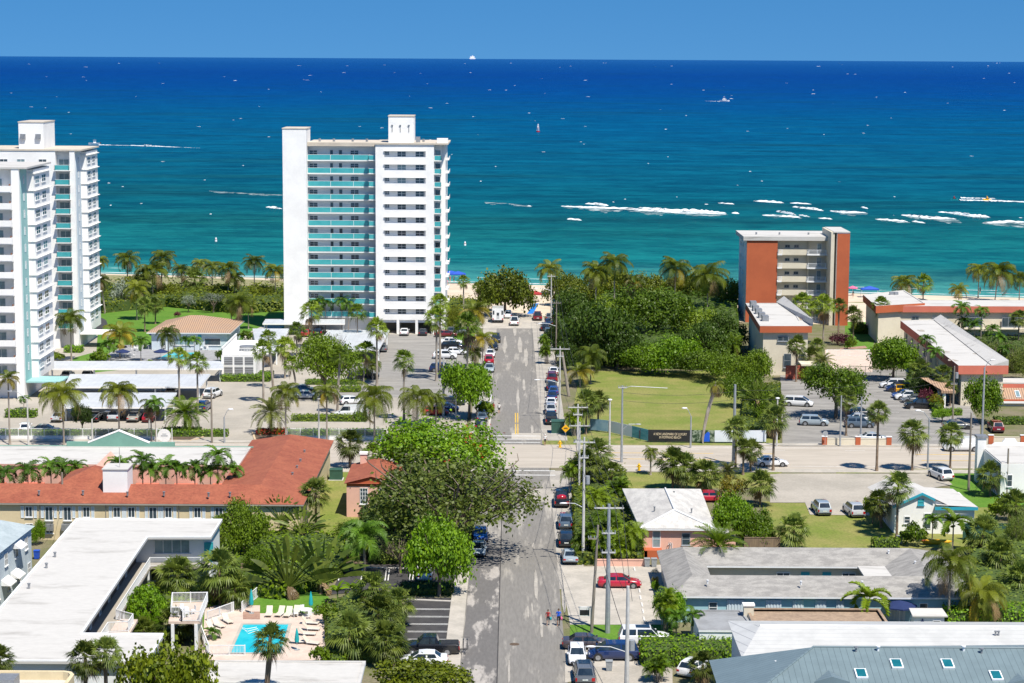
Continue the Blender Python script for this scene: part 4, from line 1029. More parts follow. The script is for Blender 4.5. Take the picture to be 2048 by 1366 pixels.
# ---- terracotta hotel mid-rise
def hotel_tower():
 Y = 449.0; s = US(Y, 10); X = lambda u: (u - 1024) * s; H_ = hgt(60, Y, 481); HT_ = hgt(72, Y - 5, 464.5)
 B = root('hotel_block', (63, Y + 6, 0), 'beachfront hotel block with two terracotta panels and cream balconies', 'hotel')
 mb = MB(); mb.box(X(1492), Y + .01, 0, X(1553), Y + 15, H_ - .01); mb.box(X(1553), Y + 2.2, 0, X(1668), Y + 15, H_ - .011); wpart('wall', mb, 'cream_stucco', B)
 boxp(B, 'side_wall', X(1492) - .06, Y + .3, 0, X(1492) - .001, Y + 15, H_ - .02, 'stucco_pale_shaded')  # side face toned grey-blue, its shade painted into the stucco
 boxp(B, 'terracotta_panel', X(1492) - .03, Y - .12, 0, X(1553), Y + .005, H_ - .02, 'terracotta')
 boxp(B, 'roof', X(1486) - .2, Y - .4, H_, X(1662), Y + 15.5, H_ + .9, 'roof_white')
 FH = (H_ - .3) / 6.0
 mb = MB(); mb.box(X(1656) - .4, Y - 5, 0, X(1660) - .07, Y + 8, HT_); wpart('stair_wall', mb, 'cream_stucco', B)
 XT0, XT1 = X(1668) - .45, X(1697) - .9
 boxp(B, 'stair_tower', XT0, Y - 5.05, 0, XT1, Y + 8, HT_ - .1, 'stucco_white')
 boxp(B, 'terracotta_panel', XT0 + .08, Y - 5.12, 0, XT1 + .05, Y - 5.052, HT_ - .3, 'terracotta')
 boxp(B, 'stair_roof', XT0 - .75, Y - 5.2, HT_ - .098, XT1 + .1, Y + 8.1, HT_ + .1, 'roof_white')
 for i in range(6):
  z = FH * i + .25
  A, E_ = (X(1553), Y + 2.2), (X(1668), Y + 2.2)
  for t in (2.5, 4.5): win(B, A, E_, t, z + 1.3, 1.05, .62, 2, 1, 'frame_grey', 'glass_dark')
  win(B, A, E_, 9.6, z + .05, 1.0, 2.1, 1, 1, 'frame_white', 'glass_pale', name='door', sill=False)
  boxp(B, 'walkway_parapet', X(1556), Y + .2, z - .2, X(1612), Y + .4, z + 1.02, 'cream_stucco')
  boxp(B, 'walkway_slab', X(1553) + .01, Y + .41, z - .2, X(1656) - .42, Y + 2.19, z, 'stucco_white')
  bb = MB(); bb.box(X(1612), Y - .6, z - .2, X(1656) - .42, Y + .4, z); railing(bb, [(X(1612) + .1, Y + .3), (X(1615), Y - .5), (X(1650), Y - .5)], z)
  wpart('balcony', bb, 'frame_white', B)
  bb = MB(); bb.box(X(1553) + .01, Y - .5, z - .2, X(1562), Y + .19, z); railing(bb, [(X(1553) + .1, Y - .42), (X(1562), Y - .42)], z); wpart('balcony', bb, 'frame_white', B)
  boxp(B, 'partition_wall', X(1616), Y + .9, z + .01, X(1617.5), Y + 2.18, z + FH - .21, 'cream_stucco')
  for t in (4, 8.5): win(B, (X(1492) - .06, Y + 15), (X(1492) - .06, Y), t, z + 1, .9, 1.0, 1, 2, 'frame_white', 'glass_dark')
 mb = MB()
 for t in (2, 6, 11): mb.disc((X(1492) + t * 1.3, Y + 5, H_ + .9), .2, .5, 8)
 wpart('roof_vent', mb, 'metal_grey', B)
hotel_tower()
# ------------------------------------------------------------ low buildings
def offset_poly(pts, d):
 """shrink a ccw outline by d"""
 n_ = len(pts); out = []
 for i in range(n_):
  p0, p1, p2 = (Vector((q[0], q[1])) for q in (pts[i - 1], pts[i], pts[(i + 1) % n_]))
  a = (p1 - p0).normalized(); b_ = (p2 - p1).normalized()
  na = Vector((-a.y, a.x)); nb = Vector((-b_.y, b_.x)); k = 1 + na.dot(nb)
  m_ = (na + nb) / max(k, .2); out.append((p1.x + m_.x * d, p1.y + m_.y * d))
 return out
def ccw(pts):
 pts = [(p[0], p[1]) for p in pts]
 a = sum(pts[i][0] * pts[(i + 1) % len(pts)][1] - pts[(i + 1) % len(pts)][0] * pts[i][1] for i in range(len(pts)))
 return pts if a > 0 else pts[::-1]
def flat(name, label, pts, z, wallm, roofm, fascia=None, inset=.5, cat='building', group=None, lip=.12, wall2=None):
 """flat-roofed block from its roof outline at height z"""
 pts = ccw(pts); cx = sum(p[0] for p in pts) / len(pts); cy = sum(p[1] for p in pts) / len(pts)
 B = root(name, (cx, cy, 0), label, cat, group)
 fh, fm = fascia or (.3, roofm)
 mb = MB(); mb.prism(offset_poly(pts, inset), 0, z - fh + .01, cap=False); wpart('wall', mb, wallm, B)
 mb = MB(); mb.prism(pts, z - fh, z - .003, cap=False); wpart('fascia', mb, fm, B)
 mb = MB(); ip = offset_poly(pts, .28); n_ = len(pts)
 mb.prism(ip, z - .12, z - lip, bottom=False)
 for i in range(n_):
  a, b_, c, d = pts[i], pts[(i + 1) % n_], ip[(i + 1) % n_], ip[i]
  mb.poly([(*a, z), (*b_, z), (*c, z), (*d, z)]); mb.poly([(*d, z), (*c, z), (*c, z - lip), (*d, z - lip)])
 wpart('roof', mb, roofm, B)
 return B
def hip(mb, c4, z, ridge, zr, th=.22):
 """c4: four eave corners (a b c d, ccw); ridge: two points, first nearer edge d-a, second nearer edge b-c"""
 a, b_, c, d = [Vector((p[0], p[1], z)) for p in c4]; r0, r1 = [Vector((p[0], p[1], zr)) for p in ridge]
 mb.poly([a, b_, r1, r0]); mb.poly([b_, c, r1]); mb.poly([c, d, r0, r1]); mb.poly([d, a, r0])
 lo_ = [p - Vector((0, 0, th)) for p in (a, b_, c, d)]; up = [a, b_, c, d]
 for i in range(4): mb.poly([lo_[i], lo_[(i + 1) % 4], up[(i + 1) % 4], up[i]])
 mb.poly(lo_[::-1])
def hiphouse(name, label, c4, z, ridge, zr, wallm, roofm, inset=.45, cat='house', th=.22, trim='frame_white'):
 cx = sum(p[0] for p in c4) / 4; cy = sum(p[1] for p in c4) / 4
 B = root(name, (cx, cy, 0), label, cat)
 mb = MB(); hip(mb, c4, z, ridge, zr, .02); wpart('roof', mb, roofm, B)
 mb = MB(); mb.prism(c4, z - th, z - .021, bottom=True); wpart('eave_trim', mb, trim, B)
 mb = MB(); mb.prism(offset_poly(ccw(c4), inset), 0, z - th, cap=False); wpart('wall', mb, wallm, B)
 return B
def vents(B, lst, z, m_='metal_grey', r_=.12, h=.45):
 for u, v in lst:
  q = P(u, v, z); mb = MB(); mb.disc((q.x, q.y, z - .1), r_, h, 8); mb.disc((q.x, q.y, z + h - .1), r_ * 1.5, .08, 8); wpart('roof_vent', mb, m_, B)
def W(u, v, z): return P(u, v, z)
mat('panel_dark', (.06, .055, .05), .8, (.09, .08, .075), scale=.8)
# pool motel, a white flat-roofed U with an open gallery
zr = 6.3
up = [P(u, v, zr) for u, v in [(152, 1036), (446, 1036), (440, 1073), (296, 1073), (165, 1265), (330, 1265)]]
q1, q2 = P(-40, 1322, zr), P(330, 1322, zr); q0 = up[0] + (P(0, 1212, zr) - up[0]) * 1.55
Ymid = P(140, 1265, zr).y
outline = [(up[0].x, up[0].y), (up[1].x, up[0].y), (up[1].x, up[2].y), (up[3].x, up[3].y), (up[4].x, up[4].y), (up[5].x, up[4].y), (up[5].x, q2.y), (q0.x, q2.y)]
B = root('pool_motel', (-42, 200, 0), 'white two-storey motel with flat roof wrapping the swimming pool court', 'motel')
oc = ccw(outline)
mb = MB(); mb.prism(oc, zr - .32, zr - .12); 
wpart('roof', mb, 'roof_white', B)
mb = MB(); ip = offset_poly(oc, .2); n_ = len(oc)
for i in range(n_):
 a, b_, c, d = oc[i], oc[(i + 1) % n_], ip[(i + 1) % n_], ip[i]
 mb.poly([(*a, zr), (*b_, zr), (*c, zr), (*d, zr)]); mb.poly([(*d, zr), (*c, zr), (*c, zr - .119), (*d, zr - .119)]); mb.poly([(*a, zr - .119), (*b_, zr - .119), (*b_, zr), (*a, zr)])
wpart('roof_edge', mb, 'frame_white', B)
# walls: outer skin and, on the court side, 1.7 m behind the roof edge
cw = 1.7
wallp = [(outline[0][0] + .5, outline[0][1] - .4), (outline[1][0] - .3, outline[1][1] - .4), (outline[1][0] - .3, outline[2][1] + cw), (outline[3][0] - cw, outline[3][1] + cw), (outline[4][0] - cw, outline[4][1] - .6), (outline[5][0] - .5, outline[4][1] - .6), (outline[5][0] - .5, outline[6][1] + .6), (outline[7][0] + .6, outline[7][1] + .6)]
mb = MB(); mb.prism(wallp, 0, zr - .321, cap=False); wpart('wall', mb, 'stucco_pale_shaded', B)
A, E_ = wallp[3], wallp[2]
for i, t in enumerate((4.0, )):
 win(B, A, E_, t, 4.0, 3.9, 1.55, 4, 1, gm='glass_pale')
 win(B, A, E_, 2.6, .9, 2.0, 1.4, 2, 1)
win(B, A, E_, 8.0, 3.05, 1.0, 2.2, 1, 1, 'trim_blue', 'door_teal', name='door', sill=False)
A, E_ = wallp[4], wallp[3]
LL = (Vector(E_) - Vector(A)).length
for t in range(3, int(LL) - 2, 5):
 win(B, A, E_, t, 3.05, 1.0, 2.1, 1, 1, 'frame_white', 'glass_pale', name='door', sill=False); win(B, A, E_, t + 2.2, 3.9, 1.8, 1.3, 2, 1)
 win(B, A, E_, t + 2.2, .9, 1.8, 1.3, 2, 1)
zg = 3.0
mb = MB(); d_ = (Vector(E_) - Vector(A)).normalized(); s_ = Vector((d_.y, -d_.x)) * .03; mb.prism([Vector(A) + s_, Vector(E_) + s_, Vector(E_) + s_ * .2, Vector(A) + s_ * .2], .05, 5.9); wpart('gallery_panel', mb, 'panel_dark', B)  # thin dark panel close in front of the gallery side wall
e0 = Vector((outline[4][0], outline[4][1] - .6)); e1 = Vector((outline[3][0], outline[3][1])); e2 = Vector((outline[2][0] - .3, outline[2][1]))
gp_ = [(e0.x + .3, e0.y), (e1.x + .3, e1.y - .3), (e2.x, e2.y - .3), (e2.x, e2.y + cw - .01), (e1.x - cw + .01, e1.y + cw - .01), (e0.x - cw + .01, e0.y)]
mb = MB(); mb.prism(gp_, zg - .25, zg); wpart('gallery_slab', mb, 'taupe', B)
mb = MB(); f = lambda t: (e0.x + .22 + (e1.x - e0.x) * t, e0.y + (e1.y - .3 - e0.y) * t)
railing(mb, [f(0), f(.32), (f(.32)[0] + 1.9, f(.32)[1] + .3), (f(.40)[0] + 1.9, f(.40)[1]), f(.44), f(1), (e2.x - .1, e2.y - .22)], zg); wpart('gallery_railing', mb, 'frame_white', B)
mb = MB(); a, b_ = f(.31), f(.45); mb.prism([(a[0] + .1, a[1]), (a[0] + 2.1, a[1] + .2), (b_[0] + 2.1, b_[1] - .2), (b_[0] + .1, b_[1])], zg - .25, zg + .002); wpart('landing', mb, 'deck_pink', B)
mb = MB()
for t in (.05, .25, .55, .78, .97): q = f(t); mb.box(q[0] - .1, q[1] - .1, 0, q[0] + .1, q[1] + .1, zg - .251)
wpart('gallery_post', mb, 'frame_white', B)
vents(B, [(110, 1112), (93, 1134), (58, 1175)], zr)
# sun deck on posts
a, b_, c, d = P(345, 1205, 2.9), P(415, 1204, 2.9), P(400, 1243, 2.9), P(337, 1243, 2.9)
D_ = root('sun_deck', ((a.x + c.x) / 2, (a.y + c.y) / 2, 0), 'raised sun deck with white railings beside the round topiary tree', 'deck')
mb = MB(); mb.prism([a, b_, c, d], 2.65, 2.9); wpart('floor_slab', mb, 'deck_pink', D_)
mb = MB(); railing(mb, [(a.x, a.y), (b_.x, b_.y), (c.x, c.y), (c.x - 1.8, c.y), (c.x - 1.8, c.y + 1.6), (d.x, d.y + 1.6), (a.x, a.y)], 2.9); wpart('deck_railing', mb, 'frame_white', D_)
mb = MB(); mb.prism([(b_.x - .5, b_.y - .3), (c.x - .3, c.y + .3), (c.x - .6, c.y + .3), (b_.x - .8, b_.y - .3)], 0, 2.64); wpart('block_wall', mb, 'cream_stucco', D_)
for q in (a, d, c): boxp(D_, 'post', q.x - .15 + (.4 if q is not c else -.4), q.y - .1, 0, q.x + .15 + (.4 if q is not c else -.4), q.y + .2, 2.645, 'frame_white')
# second white roof at the bottom edge
a, b_, c = P(430, 1322, 5.0), P(733, 1316, 5.0), P(700, 1400, 5.0)
flat('garden_flats', 'white flat roof at the bottom edge beside the pool fence', [(a.x, a.y + .3), (b_.x, a.y + .3), (b_.x, 168), (a.x, 168)], 5.0, 'stucco_pale_shaded', 'roof_white', (.35, 'frame_white'))
# rounded cream parapet roof in the corner
mb = MB(); z = 8.7; a = P(-60, 1340, z); b_ = P(152, 1340, z)
pts = [(a.x, a.y), (b_.x - .9, a.y), (b_.x - .25, a.y - .3), (b_.x + .1, a.y - 1.0), (b_.x + .1, 150), (a.x, 150)]
B = root('corner_block', (a.x + 6, a.y - 5, 0), 'cream parapet roof with rounded corner and air conditioner at the bottom left', 'building')
pc = ccw(pts); ip = offset_poly(pc, .3)
mb.prism(pc, 0, z - .9, cap=False)
for i in range(len(pc)):
 p, q, r_, s_ = pc[i], pc[(i + 1) % len(pc)], ip[(i + 1) % len(pc)], ip[i]
 mb.poly([(*p, z - .9), (*q, z - .9), (*q, z), (*p, z)]); mb.poly([(*p, z), (*q, z), (*r_, z), (*s_, z)]); mb.poly([(*r_, z - .8), (*s_, z - .8), (*s_, z), (*r_, z)])
wpart('wall', mb, 'pale_yellow', B)
mb = MB(); mb.prism(ip, z - .9, z - .7); wpart('roof', mb, 'roof_white', B)
boxp(B, 'air_conditioner', a.x + 3.1, a.y - 4.2, z - .69, a.x + 4.6, a.y - 2.4, z + .5, 'metal_grey')
# two-storey blue house at the left edge
B = root('blue_house', (-54, 215, 0), 'pale blue two-storey house with grey shingle roof and white awnings', 'house')
ze = 6.0; a, b_ = P(70, 1052, ze), P(0, 1106, ze)
b_ = a + (b_ - a) * 2.2; XW = a.x - 10
dv = (b_ - a); far_l = Vector((a.x - 9.5, a.y + .2, ze)); near_l = far_l + dv
rid0 = (a + far_l) / 2; rid1 = (b_ + near_l) / 2
mb = MB(); R0 = Vector((rid0.x, rid0.y - 2.5, ze + 1.5)); R1 = Vector((rid1.x, rid1.y, ze + 1.5))
ov = [a, far_l, near_l, b_]; mb.poly([b_, a, R0, R1]); mb.poly([a, far_l, R0]); mb.poly([far_l, near_l, R1, R0]); mb.poly([near_l, b_, R1]); mb.poly([a, b_, near_l, far_l]); wpart('roof', mb, 'grey_shingle_blue', B)
mb = MB(); wl = offset_poly(ccw(ov), .35); mb.prism(wl, 0, ze - .02, cap=False); wpart('wall', mb, 'pale_blue_wall', B)
E0, E1 = (b_.x - .35, b_.y), (a.x - .35, a.y - .35)
T = (Vector(E1) - Vector(E0)).length
def awn(t, z, w_):
 mb = MB(); d = (Vector(E1) - Vector(E0)).normalized(); p = Vector(E0) + d * t; nn = Vector((d.y, -d.x))
 a1, a2 = p - d * w_ / 2, p + d * w_ / 2; o1, o2 = a1 + nn * .95, a2 + nn * .95
 mb.poly([(*o1, z), (*o2, z), (*a2, z + .65), (*a1, z + .65)]); mb.poly([(*o1, z), (*o1, z - .12), (*o2, z - .12), (*o2, z)]); mb.poly([(*o1, z), (*a1, z + .65), (*a1, z)]); mb.poly([(*o2, z), (*a2, z), (*a2, z + .65)]); mb.poly([(*o1, z - .01), (*a1, z + .6), (*a2, z + .6), (*o2, z - .01)])
 wpart('awning', mb, 'awning_white', B)
for k, t in enumerate((T - 2, T - 5.6, T - 9.2, T - 13)):
 win(B, E0, E1, t, 3.9, 1.0, 1.4, 2, 2); win(B, E0, E1, t + .8, .9, 1.0, 1.3, 2, 2)
awn(T - 5.6, 5.1, 2.2); awn(T - 6.6, 2.1, 2.4); awn(T - 9.8, 2.1, 2.4)
# salmon-roofed motel: long wing, cross wing to the road, court behind
B = root('salmon_motel', (-50, 250, 0), 'long cream motel with salmon shingle roofs and white shutters', 'motel')
ze, zk = 4.6, 6.0
e0, e1 = P(-60, 1003, ze), P(606, 1012, ze); k0 = P(300, 968, zk); YE = (e0.y + e1.y) / 2; YK = k0.y; YB_ = 2 * YK - YE
f0, f1 = P(497, 890, ze), P(655, 890, ze); YF_ = 281.0
XL, XR = -80, e1.x; wl_ = f0.x; XM = (wl_ + XR) / 2
mb = MB()
mb.poly([(XL, YE, ze), (XR, YE, ze), (XM, YK, zk), (XL, YK, zk)]); mb.poly([(XL, YK, zk), (XM, YK, zk), (wl_, YB_, ze), (XL, YB_, ze)])
mb.poly([(XR, YE, ze), (XR, YF_, ze), (XM, YF_ - 3, zk), (XM, YK, zk)]); mb.poly([(wl_, YB_, ze), (XM, YK, zk), (XM, YF_ - 3, zk), (wl_, YF_, ze)]); mb.poly([(XR, YF_, ze), (wl_, YF_, ze), (XM, YF_ - 3, zk)])
a, b_, c = P(105, 973, 6.1), P(206, 973, 6.1), P(172, 945, 7.6)
mb.poly([(a.x, YK + .3, zk - .15), (b_.x, YK + .3, zk - .15), (c.x, YK + 4.5, 7.4)]); mb.poly([(b_.x, YK + .3, zk - .15), (b_.x, YK + 9, zk - .15), (c.x, YK + 4.5, 7.4)]); mb.poly([(a.x, YK + 9, zk - .15), (a.x, YK + .3, zk - .15), (c.x, YK + 4.5, 7.4)]); mb.poly([(b_.x, YK + 9, zk - .15), (a.x, YK + 9, zk - .15), (c.x, YK + 4.5, 7.4)])
wpart('roof', mb, 'salmon_shingle', B)
mb = MB(); mb.prism([(XL, YE + .02), (XR - .02, YE + .02), (XR - .02, YF_ - .02), (wl_ + .02, YF_ - .02), (wl_ + .02, YB_ - .02), (XL, YB_ - .02)], ze - .2, ze - .006); wpart('eave_trim', mb, 'taupe', B)
WY_ = YE + .45
mb = MB(); mb.prism([(XL, WY_), (XR - .5, WY_), (XR - .5, YF_ - .5), (wl_ + .5, YF_ - .5), (wl_ + .5, YB_ - .5), (XL, YB_ - .5)], 0, ze - .2, cap=False); wpart('wall', mb, 'pale_yellow', B)
A, E_ = (XL, WY_), (XR, WY_); s = US(WY_, 3)
def T_(u): return (u - 1024) * s - XL
for u in (60, 100, 137, 175, 236, 265, 308, 339, 397, 440):
 tall = u in (100, 137, 308, 440)
 win(B, A, E_, T_(u), ze - (2.2 if tall else 1.8), .95 if tall else .85, 1.7 if tall else 1.3, 2, 1)
 for sg in (-1, 1): win(B, A, E_, T_(u) + sg * .78, ze - 1.9, .38, 1.45, 1, 1, 'awning_white', 'pale_blue_wall', name='shutter', sill=False)
 win(B, A, E_, T_(u), .8, .95, 1.2, 2, 1)
for u in (101, 134): boxp(B, 'air_conditioner', (u - 1024) * s - .5, WY_ - .5, 1.2, (u - 1024) * s + .5, WY_ - .002, 2.0, 'metal_grey')
mb = MB()
for u in (214, 360, 330, 82): x = (u - 1024) * s; mb.tube([(x, WY_ - .06, 0), (x, WY_ - .06, ze - .2)], .05, 6)
wpart('downpipe', mb, 'taupe', B)
a, b_ = P(206, 970, 6.3), P(262, 970, 6.3); hz = hgt(a.x, a.y, 940)
mb = MB(); mb.box(a.x, a.y, 5.2, b_.x - .4, a.y + 3.4, hz); wpart('lift_housing', mb, 'stucco_white', B)
mb = MB(); mb.box(a.x - .1, a.y - .1, hz + .002, b_.x - .3, a.y + 3.5, hz + .15); mb.tube([(b_.x - 1.5, a.y + 1, hz + .15), (b_.x - 1.5, a.y + 1, hz + 2.6)], .05, 5); wpart('housing_cap', mb, 'roof_white', B)
vents(B, [(78, 988), (166, 988), (255, 990), (328, 990), (417, 992), (460, 991)], 5.35); vents(B, [(609, 906), (601, 924), (594, 937), (585, 951)], 5.2)
# court wing along the main road: white flat roof, green parapet and gable
z = 5.2; a = P(-60, 935, z); b_ = P(490, 905, z)
YN, YS = P(250, 893, z).y, P(250, 929, z).y; XE = P(488, 915, z).x
B = flat('roadside_wing', 'white flat-roofed wing with green parapet and pointed green gable by the road', [(XL - 5, YS), (XE, YS), (XE, YN), (XL - 5, YN)], z, 'pink_wall', 'roof_white', (.3, 'pink_wall'), inset=.2)
mb = MB(); zt = hgt(-55, YN, 892); mb.box(XL - 5, YN - .02, z - .1, XE + .3, YN + .3, zt); wpart('parapet', mb, 'green_stucco', B)
g0, g1, g2 = [(u - 1024) * US(YN, 6) for u in (177, 239, 300)]; zg_ = hgt(g1, YN, 860); s0, s1 = [(u - 1024) * US(YN, 6) for u in (134, 350)]
mb = MB(); pts = [(s0, zt - .1), (s1, zt - .1), (s1, zt + .55), (g2, zt + .55), (g1, zg_), (g0, zt + .55), (s0, zt + .55)]
mb.poly([(x, YN - .06, z_) for x, z_ in pts]); mb.poly([(x, YN + .36, z_) for x, z_ in reversed(pts)])
for (x0, z0_), (x1, z1_) in zip(pts, pts[1:] + pts[:1]): mb.poly([(x0, YN - .06, z0_), (x0, YN + .36, z0_), (x1, YN + .36, z1_), (x1, YN - .06, z1_)])
wpart('gable', mb, 'green_stucco', B)
mb = MB()
for (x0, z0_), (x1, z1_) in (((g0, zt + .55), (g1, zg_)), ((g1, zg_), (g2, zt + .55))):
 mb.poly([(x0, YN - .1, z0_ + .02), (x1, YN - .1, z1_ + .02), (x1, YN + .4, z1_ + .02), (x0, YN + .4, z0_ + .02)]); mb.poly([(x0, YN - .1, z0_ - .16), (x1, YN - .1, z1_ - .16), (x1, YN - .1, z1_ + .02), (x0, YN - .1, z0_ + .02)])
wpart('gable_coping', mb, 'stucco_white', B)
mb = MB(); q0, q1, q2 = P(172, 958, 3.2), P(206, 905, 5.6), P(238, 958, 3.2)
x0, x2, xm = q0.x, q2.x, (q0.x + q2.x) / 2; yb = YS - 3.5
mb.poly([(x0, yb, 3.4), (xm, yb, 5.8), (xm, YS + 6, 5.8), (x0, YS + 6, 3.4)]); mb.poly([(xm, yb, 5.8), (x2, yb, 3.4), (x2, YS + 6, 3.4), (xm, YS + 6, 5.8)]); mb.poly([(x0, yb, 0), (x2, yb, 0), (x2, yb, 3.4), (xm, yb, 5.8), (x0, yb, 3.4)]); wpart('entry_gable', mb, 'pink_wall', B)
for k in range(9): boxp(B, 'awning', -74 + k * 5, YS - 1.3, 2.6, -71 + k * 5, YS + .1, 2.75, 'coral')
# little pink house under the trees
ze = 4.4; a = P(688, 967, ze); b_ = P(775, 962, ze); c = P(726, 918, ze + .9)
B = root('pink_bungalow', (a.x + 4, a.y + 5, 0), 'small pink house with red roof and chimney under the big trees', 'house')
x0, x1 = a.x, b_.x + 1.5; y0, y1 = a.y, c.y + 1; xm = (x0 + x1) / 2
mb = MB(); mb.poly([(x0, y0, ze), (xm, y0, ze + .9), (xm, y1, ze + .9), (x0, y1, ze)]); mb.poly([(xm, y0, ze + .9), (x1, y0, ze), (x1, y1, ze), (xm, y1, ze + .9)]); mb.poly([(x0, y0, ze - .02), (x0, y1, ze - .02), (x1, y1, ze - .02), (x1, y0, ze - .02)]); wpart('roof', mb, 'salmon_shingle', B)
mb = MB(); mb.poly([(x0 + .3, y0 + .25, ze - .4), (x1 - .3, y0 + .25, ze - .4), (x1 - .3, y0 + .25, ze), (xm, y0 + .25, ze + .85), (x0 + .3, y0 + .25, ze)]); wpart('gable', mb, 'terracotta', B)
mb = MB(); mb.box(x0 + .3, y0 + .26, 0, x1 - .3, y1 - .3, ze - .03); wpart('wall', mb, 'pink_stucco', B)
win(B, (x0 + .3, y0 + .26), (x1 - .3, y0 + .26), 2.2, 1.7, 1.0, 2.1, 3, 4); win(B, (x0 + .3, y0 + .26), (x1 - .3, y0 + .26), 4.6, 1.7, 1.0, 2.1, 3, 4)
q = P(727, 932, ze); mb = MB(); mb.box(q.x - .4, q.y - .4, 3, q.x + .45, q.y + .5, hgt(q.x, q.y, 908)); wpart('chimney', mb, 'pink_stucco', B)
mb = MB(); zc = hgt(q.x, q.y, 908); mb.box(q.x - .5, q.y - .5, zc + .002, q.x + .55, q.y + .6, zc + .25); wpart('chimney_cap', mb, 'stucco_white', B)
# ---- right of the street, near side
# pink house with the pale tile roof
ze, za = 3.4, 5.0
a, b_ = P(1280, 1057, ze), P(1431, 1057, ze); c = P(1424, 1030, ze); ap_ = P(1349, 1020, za); t0, t1 = P(1262, 977, ze), P(1385, 977, ze); tr = P(1334, 977, za)
B = root('pink_house', ((a.x + b_.x) / 2, a.y + 8, 0), 'pink house with whitewashed tile roof behind the utility poles', 'house')
mb = MB(); A3 = [Vector((a.x, a.y, ze)), Vector((b_.x, a.y, ze)), Vector((b_.x + .3, t0.y, ze)), Vector((a.x - .9, t0.y, ze))]
r0 = Vector((ap_.x, ap_.y, za)); r1 = Vector((ap_.x - .2, tr.y, za))
mb.poly([A3[0], A3[1], r0]); mb.poly([A3[1], A3[2], r1, r0]); mb.poly([A3[2], A3[3], r1]); mb.poly([A3[3], A3[0], r0, r1]); mb.poly([p - Vector((0, 0, .01)) for p in (A3[3], A3[2], A3[1], A3[0])]); wpart('roof', mb, 'white_tile', B)
mb = MB()
for p, q in ((A3[0], r0), (A3[1], r0), (r0, r1)): mb.tube([p + Vector((0, 0, .05)), q + Vector((0, 0, .05))], .12, 6)
wpart('ridge_cap', mb, 'frame_white', B)
mb = MB(); mb.prism(offset_poly(ccw([(p.x, p.y) for p in A3]), .02), ze - .24, ze - .02); wpart('eave_trim', mb, 'frame_white', B)
wp = offset_poly(ccw([(p.x, p.y) for p in A3]), .5); mb = MB(); mb.prism(wp, 0, ze - .24, cap=False); wpart('wall', mb, 'pink_stucco', B)
A, E_ = (a.x + .5, a.y + .5), (b_.x - .5, a.y + .5); s = US(A[1], 2)
win(B, A, E_, (1315 - 1024) * s - A[0], 1.0, .95, 2.05, 1, 2, 'frame_white', 'glass_pale', name='door', sill=False); win(B, A, E_, (1374 - 1024) * s - A[0], 1.3, 1.0, 1.45, 1, 2, 'frame_grey', 'glass_dark')
mb = MB()
for k in range(6): mb.box((1300 - 1024) * s - .6 - k * .34, A[1] - 1.5, 0, (1300 - 1024) * s - .262 - k * .34, A[1] - .003, .95 - k * .16)
mb.box((1300 - 1024) * s - .6, A[1] - 1.5, 0, (1325 - 1024) * s, A[1] - .004, 1.0); wpart('entrance_steps', mb, 'terracotta', B)
mb = MB()
for x in (1342, 1346): X = (x - 1024) * s; mb.tube([(X, A[1] - .1, .1), (X, A[1] - .1, 1.6), (X - .15, A[1] - .3, 1.7), (X - .2, A[1] - .3, 1.4)], .05, 6)
wpart('vent_pipe', mb, 'frame_white', B)
vents(B, [(1348, 989), (1309, 1020), (1383, 1024), ], za - .6, r_=.09)
q0 = P(1424, 1035, 2.6); mb = MB(); mb.prism([(b_.x - .5, a.y + 2), (b_.x + 1.8, a.y + 1.6), (b_.x + 1.8, a.y + 3.6), (b_.x - .5, a.y + 4)], 2.4, 2.6); mb.prism([(b_.x - .5, a.y + 8), (b_.x + 1.3, a.y + 7.6), (b_.x + 1.3, a.y + 9.6), (b_.x - .5, a.y + 10)], 2.4, 2.6); wpart('side_canopy', mb, 'white_tile', B)
mb = MB(); mb.box(b_.x - .48, a.y + 2, 0, b_.x + 2.6, a.y + 2.2, 1.6); wpart('side_wall', mb, 'pink_stucco', B)
w0, w1 = P(1192, 1133), P(1290, 1133); B = root('garden_wall', (w0.x + 2, w0.y, 0), 'low pink garden wall between the parked red sedan and the palm thicket', 'wall')
mb = MB(); mb.box(w0.x, w0.y, 0, w1.x, w0.y + .25, .75); wpart('wall', mb, 'pink_stucco', B); mb = MB(); mb.box(w0.x - .05, w0.y - .05, .752, w1.x + .05, w0.y + .3, .84); wpart('coping', mb, 'pink_wall', B)
# grey shingle motel round a court
ze, zk = 2.9, 4.2
def y_of(v, z, u=1600): return P(u, v, z).y
yb_e, yb_k, yf_k, yf_e = y_of(1133, ze), y_of(1095, zk), y_of(1151, zk), y_of(1194, ze)
yb_n = 2 * yb_k - yb_e; yf_n = 2 * yf_k - yf_e
xl0 = P(1319, 1095, zk).x; xl1 = P(1352, 1195, ze).x; xr = P(1955, 1194, ze).x; xlk = xl0 + 2.6; xli = xl0 + 5.0; xrk = xr - 4.0; xri = xr - 7.5
B = root('grey_motel', ((xl0 + xr) / 2, (yb_k + yf_k) / 2, 0), 'single-storey motel with grey shingle roofs round a narrow court', 'motel')
mb = MB(); zz = lambda x, y, z: (x, y, z)
mb.poly([zz(xli, yb_e, ze), zz(xri, yb_e, ze), zz(xrk, yb_k, zk), zz(xlk, yb_k, zk)]); mb.poly([zz(xr, yb_n, ze), zz(xl0, yb_n, ze), zz(xlk, yb_k, zk), zz(xrk, yb_k, zk)])
mb.poly([zz(xl0, yf_e, ze), zz(xr, yf_e, ze), zz(xrk, yf_k, zk), zz(xlk, yf_k, zk)]); mb.poly([zz(xri, yf_n, ze), zz(xli, yf_n, ze), zz(xlk, yf_k, zk), zz(xrk, yf_k, zk)])
